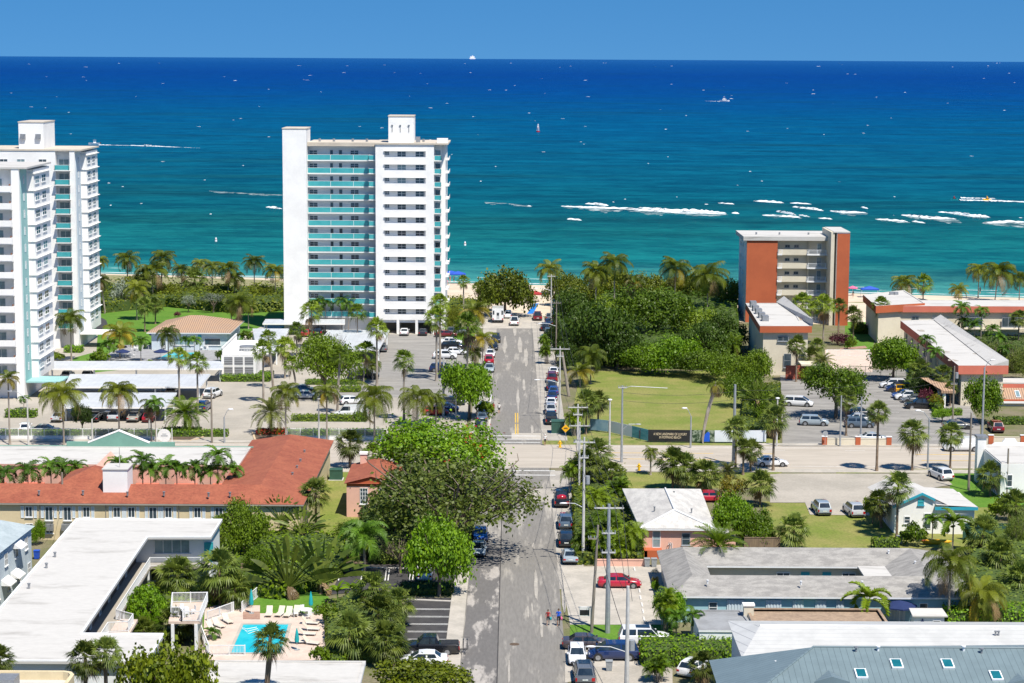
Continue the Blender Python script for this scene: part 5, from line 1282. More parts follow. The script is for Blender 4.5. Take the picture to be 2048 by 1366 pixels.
mb.poly([zz(xl0, yb_n, ze), zz(xl0, yf_e, ze), zz(xlk, yf_k, zk), zz(xlk, yb_k, zk)]); mb.poly([zz(xli, yf_n, ze), zz(xli, yb_e, ze), zz(xlk, yb_k, zk), zz(xlk, yf_k, zk)])
mb.poly([zz(xr, yf_e, ze), zz(xr, yb_n, ze), zz(xrk, yb_k, zk), zz(xrk, yf_k, zk)]); mb.poly([zz(xri, yb_e, ze), zz(xri, yf_n, ze), zz(xrk, yf_k, zk), zz(xrk, yb_k, zk)])
wpart('roof', mb, 'grey_shingle', B)
mb = MB()
for x0, y0, x1, y1 in ((xl0, yf_e, xr, yf_e + .12), (xli, yb_e, xri, yb_e + .1), (xli, yf_n - .1, xri, yf_n), (xl0, yf_e + .121, xl0 + .12, yb_n), (xr - .12, yf_e + .121, xr, yb_n), (xl0 + .121, yb_n - .12, xr - .121, yb_n), (xli - .1, yf_n + .001, xli, yb_e - .001), (xri, yf_n + .001, xri + .1, yb_e - .001)): mb.box(x0, y0, ze - .18, x1, y1, ze - .004)
wpart('eave_trim', mb, 'frame_white', B)
mb = MB(); mb.box(xl0 + .5, yf_e + .5, 0, xr - .5, yf_n - .5, ze - .1); wpart('front_wall', mb, 'aqua_wall', B)
mb = MB(); mb.box(xl0 + .5, yb_e + .5, 0, xr - .5, yb_n - .5, ze - .1); mb.box(xl0 + .501, yf_n - .499, 0, xli - .5, yb_e + .499, ze - .101); mb.box(xri + .5, yf_n - .499, 0, xr - .501, yb_e + .499, ze - .101); wpart('court_wall', mb, 'cream_stucco', B)
A, E_ = (xl0 + .5, yb_e + .5), (xr - .5, yb_e + .5); s = US(A[1], 2)
for u in (1613, 1656): win(B, A, E_, (u - 1024) * s - A[0], .05, .95, 2.1, 1, 1, 'door_teal', 'trim_blue', name='door', sill=False)
for u in (1569, 1408, 1700): win(B, A, E_, (u - 1024) * s - A[0], .9, 1.5, 1.2, 2, 1)
A, E_ = (xl0 + .5, yf_e + .5), (xr - .5, yf_e + .5); s = US(A[1], 2)
for u, w_ in ((1429, 1.0), (1850, 1.0)): win(B, A, E_, (u - 1024) * s - A[0], 1.0, w_ * .9, 1.2, 1, 2)
for u, w_ in ((1475, 1.9), (1550, 1.6), (1645, 1.2), (1683, .8), (1795, 2.2), (1600, 1.2)):
 X = (u - 1024) * s; mb = MB(); k = int(w_ / .16)
 for i in range(k): mb.box(X - w_ / 2 + i * .16, A[1] - .1 - .05 * (i % 2), .35, X - w_ / 2 + i * .16 + .15, A[1] - .003, 2.45)
 wpart('storm_shutter', mb, 'pale_blue_wall', B)
vents(B, [(1777, 1106), (1830, 1128), (1724, 1168), (1602, 1168), (1415, 1166)], 3.9, 'frame_white', .09, .35)
c0, c1, c2, c3 = P(1711, 1126, 2.95), P(1794, 1125, 2.95), P(1812, 1152, 2.95), P(1729, 1153, 2.95)
mb = MB(); mb.prism([c0, c1, c2, c3], 2.75, 2.95); wpart('court_canopy', mb, 'roof_white', B)
# annexes in front of the grey motel
z = 2.9; a, b_ = P(1492, 1216, z), P(1758, 1216, z); y1 = P(1600, 1216, z).y; y0 = P(1600, 1256, z).y
flat('gravel_roof_annexe', 'tan gravel flat roof between the grey motel and the white metal roof', [(a.x, y0 - 2), (b_.x, y0 - 2), (b_.x, y1), (a.x, y1)], z, 'aqua_wall', 'gravel_tan', (.5, 'cream_stucco'), inset=.1, lip=.3)
q = P(1497, 1212, 3.5); B = root('masonry_chimney', (q.x, q.y, 0), 'stubby white chimney at the corner of the tan gravel roof', 'chimney'); mb = MB(); mb.box(q.x - .5, q.y - .4, 0, q.x + .5, q.y + .4, 3.6); wpart('stack', mb, 'cream_stucco', B); mb = MB(); mb.box(q.x - .6, q.y - .5, 3.602, q.x + .6, q.y + .5, 3.75); wpart('cap', mb, 'stucco_white', B)
z = 2.6; a, b_ = P(1380, 1219, z), P(1482, 1219, z); y1 = a.y; y0 = P(1450, 1252, z).y
flat('grey_deck_annexe', 'small grey flat roof beside the clipped hedge and blue motel wall', [(a.x + .2, y0 - 1.5), (b_.x + .8, y0 - 1.5), (b_.x, y1), (a.x, y1)], z, 'stucco_pale_shaded', 'roof_grey', (.2, 'frame_white'), inset=.1)
# garden shed with surfboard
z = 2.7; a, b_ = P(1818, 1216, z), P(1884, 1216, z); y1 = a.y; y0 = P(1850, 1232, z - .3).y
B = root('garden_shed', ((a.x + b_.x) / 2, y0 + 1, 0), 'white garden shed with a surfboard on its wall under palms', 'shed')
mb = MB(); mb.box(a.x + .2, y0 + .25, 0, b_.x - .1, y1 - .2, z - .35); wpart('wall', mb, 'stucco_white', B)
mb = MB(); mb.poly([(a.x, y0, z - .3), (b_.x + .2, y0, z - .3), (b_.x, y1, z), (a.x, y1, z)]); mb.poly([(a.x, y0, z - .42), (b_.x + .2, y0, z - .42), (b_.x + .2, y0, z - .3), (a.x, y0, z - .3)]); mb.poly([(a.x, y1, z - .12), (b_.x, y1, z - .12), (b_.x + .2, y0, z - .42), (a.x, y0, z - .42)]); wpart('roof', mb, 'roof_white', B)
A, E_ = (a.x + .2, y0 + .25), (b_.x - .1, y0 + .25); win(B, A, E_, 2.3, .8, .8, 1.1, 1, 2)
mb = MB(); x = a.x + 1.05; pr = [(0, .3), (.16, .5), (.23, 1.0), (.2, 1.6), (.1, 1.95), (0, 2.1)]
mb.poly([(x + p, y0 + .17, z_) for p, z_ in pr] + [(x - p, y0 + .17, z_) for p, z_ in reversed(pr[1:-1])]); o = wpart('surfboard', mb, 'paint_navy', None); tag(o, 'dark blue surfboard leaning on the white garden shed wall', 'surfboard')
# white metal roof and the blue standing-seam roof in front of it
ze, zk = 5.5, 6.6
k0, k1 = P(1520, 1251, zk), P(2090, 1252, zk); yk = k0.y; ye = yk - 6.5
xl = P(1463, 1255, zk - .3).x
B = root('white_metal_house', (30, yk - 3, 0), 'house with bright white ribbed metal roof behind the blue-grey roof', 'house')
mb = MB(); mb.poly([(xl + .2, ye, ze), (k1.x, ye, ze), (k1.x, yk, zk), (k0.x, yk, zk)]); mb.poly([(k0.x, yk, zk), (k1.x, yk, zk), (k1.x, yk + 5.5, ze), (xl + .2, yk + 5.5, ze)]); mb.poly([(xl + .2, ye, ze - .02), (xl + .2, yk + 5.5, ze - .02), (k1.x, yk + 5.5, ze - .02), (k1.x, ye, ze - .02)]); wpart('roof', mb, 'white_metal', B)
mb = MB(); mb.poly([(xl + .2, ye, ze), (k0.x, yk, zk), (xl + .2, yk + 5.5, ze)]); wpart('roof_hip', mb, 'white_metal_hip', B)
mb = MB(); mb.box(xl + .6, ye + .4, 0, k1.x, yk + 5.1, ze - .03); wpart('wall', mb, 'stucco_white', B)
mb = MB(); mb.tube([(k0.x, yk, zk + .02), (k1.x, yk, zk + .02)], .1, 6); wpart('ridge_cap', mb, 'frame_white', B)
vents(B, [(1991, 1271), (1997, 1271)], 6.3, r_=.09)
zk = 7.4; k0, k1 = P(1627, 1294, zk), P(2100, 1296, zk); yk = k0.y; ze = 4.8; ye = yk - 11
xl = P(1430, 1311, 5.6).x - .4
B = root('blue_metal_house', (32, yk - 5, 0), 'house with blue-grey standing seam roof and four skylights', 'house')
xk = k0.x
mb = MB(); mb.poly([(xl, ye, ze), (k1.x, ye, ze), (k1.x, yk, zk), (xk, yk, zk)]); mb.poly([(xk, yk, zk), (k1.x, yk, zk), (k1.x, yk + 4.5, 6.4), (xl, yk + 4.5, ze)]); wpart('roof', mb, 'blue_metal', B)
mb = MB(); mb.poly([(xl, yk + 4.5, ze), (xl, ye, ze), (xk, yk, zk)]); wpart('roof_hip', mb, 'blue_metal_hip', B)
mb = MB(); mb.tube([(xl, ye, ze + .03), (xk, yk, zk + .03), (k1.x, yk, zk + .03)], .1, 6); wpart('ridge_cap', mb, 'blue_metal_hip', B)
mb = MB(); mb.box(xl + .6, ye + .5, 0, k1.x, yk + 4, ze - .05); wpart('wall', mb, 'pale_blue_wall', B)
sl = (zk - ze) / (yk - ye)
def on_slope(u, v):
 z = zk
 for _ in range(12): q = P(u, v, z); z = zk - (yk - q.y) * sl
 return q.x, q.y, z
for u, v in ((1722, 1351), (1793, 1331), (1895, 1331), (1992, 1355)):
 x, y, z = on_slope(u, v); Mx = Matrix.Translation((x, y, z)) @ Matrix.Rotation(math.atan(sl), 4, 'X')
 mb = MB(); mb.box(-.5, -.75, -.05, .5, .75, .16, Mx); f = wpart('skylight', mb, 'frame_white', B)
 mb = MB(); mb.box(-.38, -.62, .161, .38, .62, .185, Mx); wpart('pane', mb, 'glass_skylight', f)
for u, v in ((1712, 1304), (1756, 1302), (1927, 1302), (1963, 1307)):
 x, y, z = on_slope(u, v); mb = MB(); mb.disc((x, y, z - .1), .1, .45, 8); mb.disc((x, y, z + .35), .2, .1, 8); wpart('roof_vent', mb, 'metal_grey' if u in (1712, 1963) else 'frame_white', B)
for u, v in ((1551, 1326), (1568, 1320)):
 q = P(u, v, 6.2); mb = MB(); mb.disc((q.x, q.y, 5.9), .1, .5, 8); wpart('roof_vent', mb, 'frame_white', B)
for u, v in ((1657, 1347), (2035, 1353)):
 x, y, z = on_slope(u, v); mb = MB(); mb.poly([(x - 1.5, y - 2, z - .2), (x, y - 2, z + .25), (x, y, z + .2)]); mb.poly([(x, y - 2, z + .25), (x + 1.5, y - 2, z - .2), (x, y, z + .2)]); mb.poly([(x - 1.5, y - 2, z - .2), (x, y - 2, z + .25), (x + 1.5, y - 2, z - .2), (x + 1.5, y - 2, z - 1), (x - 1.5, y - 2, z - 1)]); wpart('roof_gablet', mb, 'blue_metal_hip', B)
# white cottage with blue trim
ze, za = 3.5, 5.2
p0 = P(1845, 986, za); p1 = P(1818, 952, za)
yf = p0.y; yb = p1.y + 1.0; xm = p0.x; e_l = P(1783, 1010, ze).x; e_r = P(1953, 1012, ze).x
B = root('white_cottage', ((e_l + e_r) / 2, yf + 5, 0), 'white cottage with blue-edged gable and bright white roof', 'cottage')
xr_ = xm + (xm - e_l)
mb = MB(); mb.poly([(e_l, yf, ze), (xm, yf, za), (xm - 1.2, yb, za), (e_l - 1.2, yb, ze)]); mb.poly([(xm, yf, za), (xr_, yf, ze), (xr_ - 1, yb, ze), (xm - 1.2, yb, za)])
zl = P(1905, 990, 4.0); mb.poly([(xm + 1.7, yf - .4, ze + .3), (e_r, yf - .4, ze + .05), (e_r - .8, yb - 1, ze + .06), (xm + 1.2, yb - 1, ze + .32)])
wpart('roof', mb, 'roof_white', B)
mb = MB(); mb.poly([(e_l + .3, yf + .3, 0), (xr_ - .3, yf + .3, 0), (xr_ - .3, yf + .3, ze), (xm, yf + .3, za - .12), (e_l + .3, yf + .3, ze)]); mb.box(e_l + .3, yf + .31, 0, xr_ - .3, yb - .5, ze - .1); mb.box(xr_ - .301, yf + .1, 0, e_r - .3, yf + 9, ze - .1); wpart('wall', mb, 'stucco_white', B)
mb = MB()
for (xa, zz0), (xb, zz1) in (((e_l, ze), (xm, za)), ((xm, za), (xm + 1.6, za - (za - ze) * 1.6 / (xm - e_l)))): mb.poly([(xa, yf - .02, zz0 - .28), (xb, yf - .02, zz1 - .28), (xb, yf - .02, zz1 + .02), (xa, yf - .02, zz0 + .02)]); mb.poly([(xa, yf - .02, zz0 + .02), (xb, yf - .02, zz1 + .02), (xb, yf + .1, zz1 + .03), (xa, yf + .1, zz0 + .03)])
mb.box(xm + 1.5, yf - .45, ze - .35, e_r, yf - .38, ze + .04); wpart('trim', mb, 'trim_blue', B)
A, E_ = (e_l + .3, yf + .3), (xr_, yf + .3)
win(B, A, E_, xm - e_l - .4, 3.6, .75, .8, 1, 2, 'trim_blue', 'glass_teal'); win(B, A, E_, 1.6, 1.3, .75, .9, 1, 2); win(B, A, E_, 4.1, .6, .9, 2.0, 1, 2, name='door', sill=False)
# white hall at the right edge
a = P(2006, 990); b_ = P(2048, 990); Y = a.y; z = hgt(a.x, Y, 922)
B = root('white_hall', (a.x + 5, Y + 5, 0), 'white hall with square chimney and stepped parapet at the right edge', 'building')
mb = MB(); mb.box(a.x - .9, Y - 2, 0, a.x + 14, Y + 11, z); wpart('wall', mb, 'stucco_white', B)
boxp(B, 'roof', a.x - .8, Y - 1.9, z + .001, a.x + 13, Y + 10.9, z + .14, 'roof_white')
q = P(1987, 905, z); mb = MB(); mb.box(a.x - 1.8, Y + 8, 0, a.x - .6, Y + 9.4, z + 1.6); wpart('chimney', mb, 'stucco_white', B); boxp(B, 'chimney_cap', a.x - 1.95, Y + 7.85, z + 1.602, a.x - .45, Y + 9.55, z + 1.9, 'metal_grey')
mb = MB(); pts = [(a.x + .6, z), (a.x + 1.2, z + .5), (a.x + 2.2, z + .5), (a.x + 2.6, z + 1.1), (a.x + 4, z + 1.1), (a.x + 4.4, z + .5), (a.x + 12, z + .5), (a.x + 12, z)]
mb.poly([(x, Y + 10.5, zq) for x, zq in pts]); mb.poly([(x, Y + 10.9, zq) for x, zq in pts[::-1]])
for (x0, z0_), (x1, z1_) in zip(pts, pts[1:]): mb.poly([(x0, Y + 10.5, z0_), (x1, Y + 10.5, z1_), (x1, Y + 10.9, z1_), (x0, Y + 10.9, z0_)])
wpart('parapet', mb, 'stucco_white', B)
win(B, (a.x - .9, Y - 2), (a.x + 10, Y - 2), 1.2, 1.6, .7, 1.6, 1, 2)
# ---- hotel wings beyond the main road
def wing(name, label, pixs, z, fh=1.25, fm='terracotta', wm='cream_stucco', inset=.7):
 return flat(name, label, [P(u, v, z) for u, v in pixs], z, wm, 'roof_white', (fh, fm), inset=inset, cat='hotel wing')
z = hgt(P(1570, 752).x, P(1570, 752).y, 652)
a = P(1520, 652, z); b_ = P(1624, 652, z); Yn = a.y; xl = a.x; xr = b_.x; Yf = 447.5
B = wing('hotel_wing', 'cream three-level hotel wing with terracotta fascia and rooftop machinery', [(1520, 652), (1624, 652), (1624, 640), (1600, 640), (1580, 606), (1491, 606)], z)
mb = MB(); q0, q1, q2, q3 = P(1553, 588, z + 1.6), P(1568, 588, z + 1.6), P(1626, 652, z), P(1606, 640, z)
mb.poly([(q1.x, q1.y, z), (q1.x, q1.y, z + 1.2), (q2.x, q2.y, z + 1.2), (q2.x, q2.y, z)]); mb.poly([(q0.x, q0.y, z), (q1.x, q1.y, z + 1.2), (q2.x, q2.y, z + 1.2), (q3.x, q3.y, z)]); mb.poly([(q3.x, q3.y, z), (q2.x, q2.y, z + 1.2), (q2.x, q2.y, z)]); wpart('sloped_parapet', mb, 'roof_white', B)
for u, v in ((1506, 613), (1511, 620), (1517, 626), (1523, 634), (1530, 640)):
 q = P(u, v, z); boxp(B, 'air_conditioner', q.x - .6, q.y - 1, z - .1, q.x + .6, q.y + 1, z + .9 + .2 * (v % 2), 'metal_grey')
win(B, (xl + .7, Yn + .7), (xr, Yn + .7), 3.7, z - 2.9, 2.0, .9, 2, 1, 'frame_grey'); win(B, (xl + .7, Yn + .7), (xr, Yn + .7), 4.6, 1.5, 1.4, 2.6, 1, 2, 'frame_grey')
boxp(B, 'porch', xr - 2.5, Yn - 4.5, 2.6, xr + .6, Yn - .1, 2.9, 'cream_stucco'); boxp(B, 'entrance_wall', xl + 4.4, Yn - 4.0, 0, xr + .3, Yn - 3.7, 2.59, 'red_shingle')
z = 7.6
B = wing('hotel_wing', 'cream hotel wing nearest the beach with low white roof and rooftop boxes', [(1726, 589), (1752, 612), (1850, 606), (1808, 580)], z + .35, 1.5)
for u in (1784, 1793): q = P(u, 592, z); boxp(B, 'air_conditioner', q.x - .45, q.y, z - .1, q.x + .4, q.y + 1, z + .8, 'metal_grey')
z = 7.6
B = wing('hotel_wing', 'wide hotel wing with long coral fascia facing the palm court', [(1797, 612), (2120, 613), (2120, 600), (1783, 600)], z, 1.3, 'coral')
q = P(1797, 612, z); A, E_ = (q.x + .7, q.y + .7), (q.x + 34, q.y + .7)
win(B, A, E_, 3, 3.9, 1.5, 1.4, 2, 1, 'frame_grey'); win(B, A, E_, 8, 3.2, 3, 2.0, 3, 1, 'frame_grey'); win(B, A, E_, 15, 3.2, 4, 2.0, 3, 1, 'frame_grey'); win(B, A, E_, 23, 3.2, 4, 2.0, 3, 1, 'frame_grey')
boxp(B, 'gallery_slab', q.x + 6, q.y - .9, 2.9, q.x + 34, q.y + .69, 3.1, 'cream_stucco')
z = 7.0
B = wing('hotel_wing', 'long hotel wing with stained white roof running towards the road', [(1917, 731), (2017, 731), (1881, 638), (1801, 641)], z, 1.5, 'coral')
q0, q1 = P(1917, 731, z), P(1801, 641, z)
mb = MB(); c0, c1, c2, c3 = P(1866, 638, z), P(1881, 638, z), P(2017, 731, z), P(1984, 731, z); mb.poly([(c1.x, c1.y, z), (c1.x, c1.y, z + .9), (c2.x, c2.y, z + .9), (c2.x, c2.y, z)]); mb.poly([(c0.x, c0.y, z), (c1.x, c1.y, z + .9), (c2.x, c2.y, z + .9), (c3.x, c3.y, z)]); mb.poly([(c3.x, c3.y, z), (c2.x, c2.y, z + .9), (c2.x, c2.y, z)]); wpart('sloped_parapet', mb, 'roof_white', B)
A, E_ = (q1.x + .7, q1.y - .7), (q0.x + .7, q0.y + .7); Lw = (Vector(A) - Vector(E_)).length
for k in range(9): win(B, A, E_, 3 + k * (Lw - 5) / 8, 3.4, 1.6, 1.4, 2, 1, 'frame_grey'); win(B, A, E_, 3 + k * (Lw - 5) / 8, .7, 1.6, 1.4, 2, 1, 'frame_grey')
mb = MB()
for (u, v, w_, h_) in ((1842, 660, 10, 4), (1890, 702, 14, 3), (1868, 684, 8, 2), (1950, 706, 7, 2), (1905, 719, 16, 3)):
 q = P(u, v, z); s = q.y / FPX; r = random.Random(u); mb.prism([(q.x + math.cos(i * .52) * w_ * s * r.uniform(.5, 1.1), q.y + math.sin(i * .52) * h_ * .45 * r.uniform(.5, 1.1)) for i in range(12)], z - .119, z - .112, bottom=False)
wpart('roof_stain', mb, 'taupe', B)
# reception block with tile mansard
a, b_ = P(1918, 812), P(2100, 812); Y = a.y; 
B = root('hotel_reception', (a.x + 8, Y + 4, 0), 'hotel reception with brown tile mansard roof, skylights and coral bands', 'hotel')
z1, z2, z3, z4 = [hgt(90, Y, v) for v in (833, 805, 795, 778)]
boxp(B, 'wall', a.x + 1, Y, 0, b_.x, Y + 8, z2, 'cream_stucco'); boxp(B, 'coral_band', a.x + 3.5, Y - .3, z1 + 1.2, b_.x, Y - .002, z2 - .1, 'terracotta')
mb = MB(); mb.poly([(a.x + 3.5, Y - .35, z2), (b_.x, Y - .35, z2), (b_.x, Y + 3, z2 + 2.0), (a.x + 5, Y + 3, z2 + 2.0)]); mb.poly([(a.x + 3.5, Y - .35, z2), (a.x + 5, Y + 3, z2 + 2.0), (a.x + 3.5, Y + 3, z2)]); wpart('mansard_roof', mb, 'tan_tile', B)
boxp(B, 'coral_band', a.x + 4.6, Y + 3.01, z2 + 1.6, b_.x, Y + 6, z2 + 2.7, 'coral'); boxp(B, 'roof', a.x + 4.5, Y + 3.0, z2 + 2.701, b_.x, Y + 8, z2 + 2.9, 'roof_white')
boxp(B, 'white_band', a.x + 3.4, Y - .5, z2 - .098, b_.x, Y - .36, z2 + .25, 'stucco_white')
for u in (2025, 2051):
 q = P(u, 780, z2 + 1.3); Mx = Matrix.Translation((q.x, Y + 1.5, z2 + 1.15)) @ Matrix.Rotation(math.atan(2 / 3.35), 4, 'X'); mb = MB(); mb.box(-.4, -.9, -.05, .4, .9, .12, Mx); f = wpart('skylight', mb, 'frame_white', B); mb = MB(); mb.box(-.3, -.78, .121, .3, .78, .14, Mx); wpart('pane', mb, 'glass_pale', f)
q = P(1905, 800, 3.5); mb = MB(); mb.poly([(q.x - 1.5, Y + 4, 4.2), (q.x + 1.2, Y - 2, 2.9), (q.x + 3.2, Y - 2, 2.9), (q.x + 3.2, Y + 4, 4.2)]); mb.box(q.x + .9, Y - 2.05, 2.5, q.x + 3.3, Y + 3.9, 2.88); wpart('entrance_canopy', mb, 'tan_tile', B)
for yy in (-1.8, 2): boxp(B, 'column', q.x + 1.2, Y + yy, 0, q.x + 1.7, Y + yy + .5, 2.49, 'stucco_white')
# ---- pool house, pump house, carports
ze = 3.6; c4 = [P(u, v, ze) for u, v in ((293, 665), (462, 665), (480, 641), (332, 641))]; yn, yf = c4[0].y, c4[2].y
c4 = [(c4[0].x, yn), (c4[1].x, yn), (c4[1].x + .2, yf), (c4[0].x + .6, yf)]; zk = 5.9; k = P(390, 634, zk); ym = (yn + yf) / 2
B = hiphouse('pool_house', 'pool house with tan barrel-tile hip roof on the green lawn', c4, ze, [((c4[0][0] + c4[1][0]) / 2 - 1.2, ym), ((c4[0][0] + c4[1][0]) / 2 + 1.2, ym)], zk, 'pale_blue_wall', 'tan_tile', .8)
A, E_ = (c4[0][0] + .8, yn + .8), (c4[1][0] - .8, yn + .8); win(B, A, E_, 12.2, 1.0, 3.2, 1.4, 1, 1); win(B, A, E_, 6.5, 1.0, 4, 1.3, 2, 1, gm='glass_pale'); win(B, A, E_, 2.4, .1, 1, 2.1, 1, 1, name='door', sill=False)
boxp(B, 'signboard', A[0] + 9.3, A[1] - .06, 2.5, A[0] + 10, A[1] - .003, 3.1, 'trim_blue')
X0, X1, Y, H_ = F(443, 512, 755, 704); 
B = root('pump_house', ((X0 + X1) / 2, Y + 6, 0), 'white service building with grey louvre panels and slatted parapet', 'building')
boxp(B, 'wall', X0, Y, 0, X1, Y + 20, H_ - .6, 'stucco_white')
for k in range(3):
 x = X0 + .5 + k * (X1 - X0 - .6) / 3
 for z0_, z1_ in ((.5, H_ * .42), (H_ * .5, H_ - .9)): boxp(B, 'louvre_panel', x, Y - .05, z0_, x + (X1 - X0) / 3 - .55, Y - .002, z1_, 'louvre')
mb = MB(); railing(mb, [(X0 + .1, Y + 20), (X0 + .1, Y + .1), (X1, Y + .1)], H_ - .6, 1.3, .5, .05, .12); wpart('parapet', mb, 'stucco_white', B)
mb = MB(); mb.disc((X0 + 4, Y + 6, H_ - .6), 1.5, .9, 18); wpart('cooling_drum', mb, 'metal_grey', B)
def carport(label, c4, zn, zf, group='white carports in the tower parking lot', front=True, m_='carport_roof'):
 """c4 = near-left, near-right, far-right, far-left roof corners"""
 cx = sum(p[0] for p in c4) / 4; cy = sum(p[1] for p in c4) / 4
 B = root('carport', (cx, cy, 0), label, 'carport', group); th = .28
 a, b_, c, d = [Vector((p[0], p[1], z)) for p, z in zip(c4, (zn, zn, zf, zf))]; dn = Vector((0, 0, th))
 mb = MB(); mb.poly([a, b_, c, d]); mb.poly([p - dn for p in (d, c, b_, a)])
 wpart('roof', mb, m_, B)
 mb = MB()
 for p, q in ((a, b_), (b_, c), (c, d), (d, a)): mb.poly([p - dn, q - dn, q, p])
 wpart('fascia', mb, 'stucco_white', B)
 n_ = max(2, int((b_ - a).length / 6.5)); n2 = max(1, int((d - a).length / 8))
 for i in range(n_ + 1):
  for f in ([.12, .88] if n2 > 0 else [.5]):
   t = .02 + .96 * i / n_; p = a.lerp(b_, t).lerp(d.lerp(c, t), f)
   mb = MB(); mb.box(p.x - .12, p.y - .12, 0, p.x + .12, p.y + .12, min(zn, zf) - th - .002 + (p.z - min(zn, zf)) * 0); wpart('post', mb, 'stucco_pale_shaded', B)
 return B
def cz(lst, zn, zf): return [P(u, v, z) for (u, v), z in zip(lst, (zn, zn, zf, zf))], zn, zf
carport('long narrow carport behind two wider ones, next to the pool deck', *cz([(97, 737), (447, 737), (447, 722), (97, 722)], 2.5, 2.9))
carport('middle carport of the three by the left towers', *cz([(128, 773), (401, 773), (421, 748), (140, 748)], 2.5, 2.8))
carport('front carport of the three, shading silver cars by the road', *cz([(125, 814), (332, 814), (354, 785), (140, 785)], 2.5, 2.8))
carport('thin carport under the blind stair tower of the central tower', *cz([(525, 647), (690, 647), (690, 638), (531, 638)], 2.6, 2.8))
carport('wide carport at the middle of the central tower lot', *cz([(626, 700), (757, 700), (779, 660), (657, 660)], 2.6, 2.8))
carport('carport running beside the louvred service building', *cz([(515, 708), (550, 704), (580, 657), (505, 657)], 3.0, 3.0))
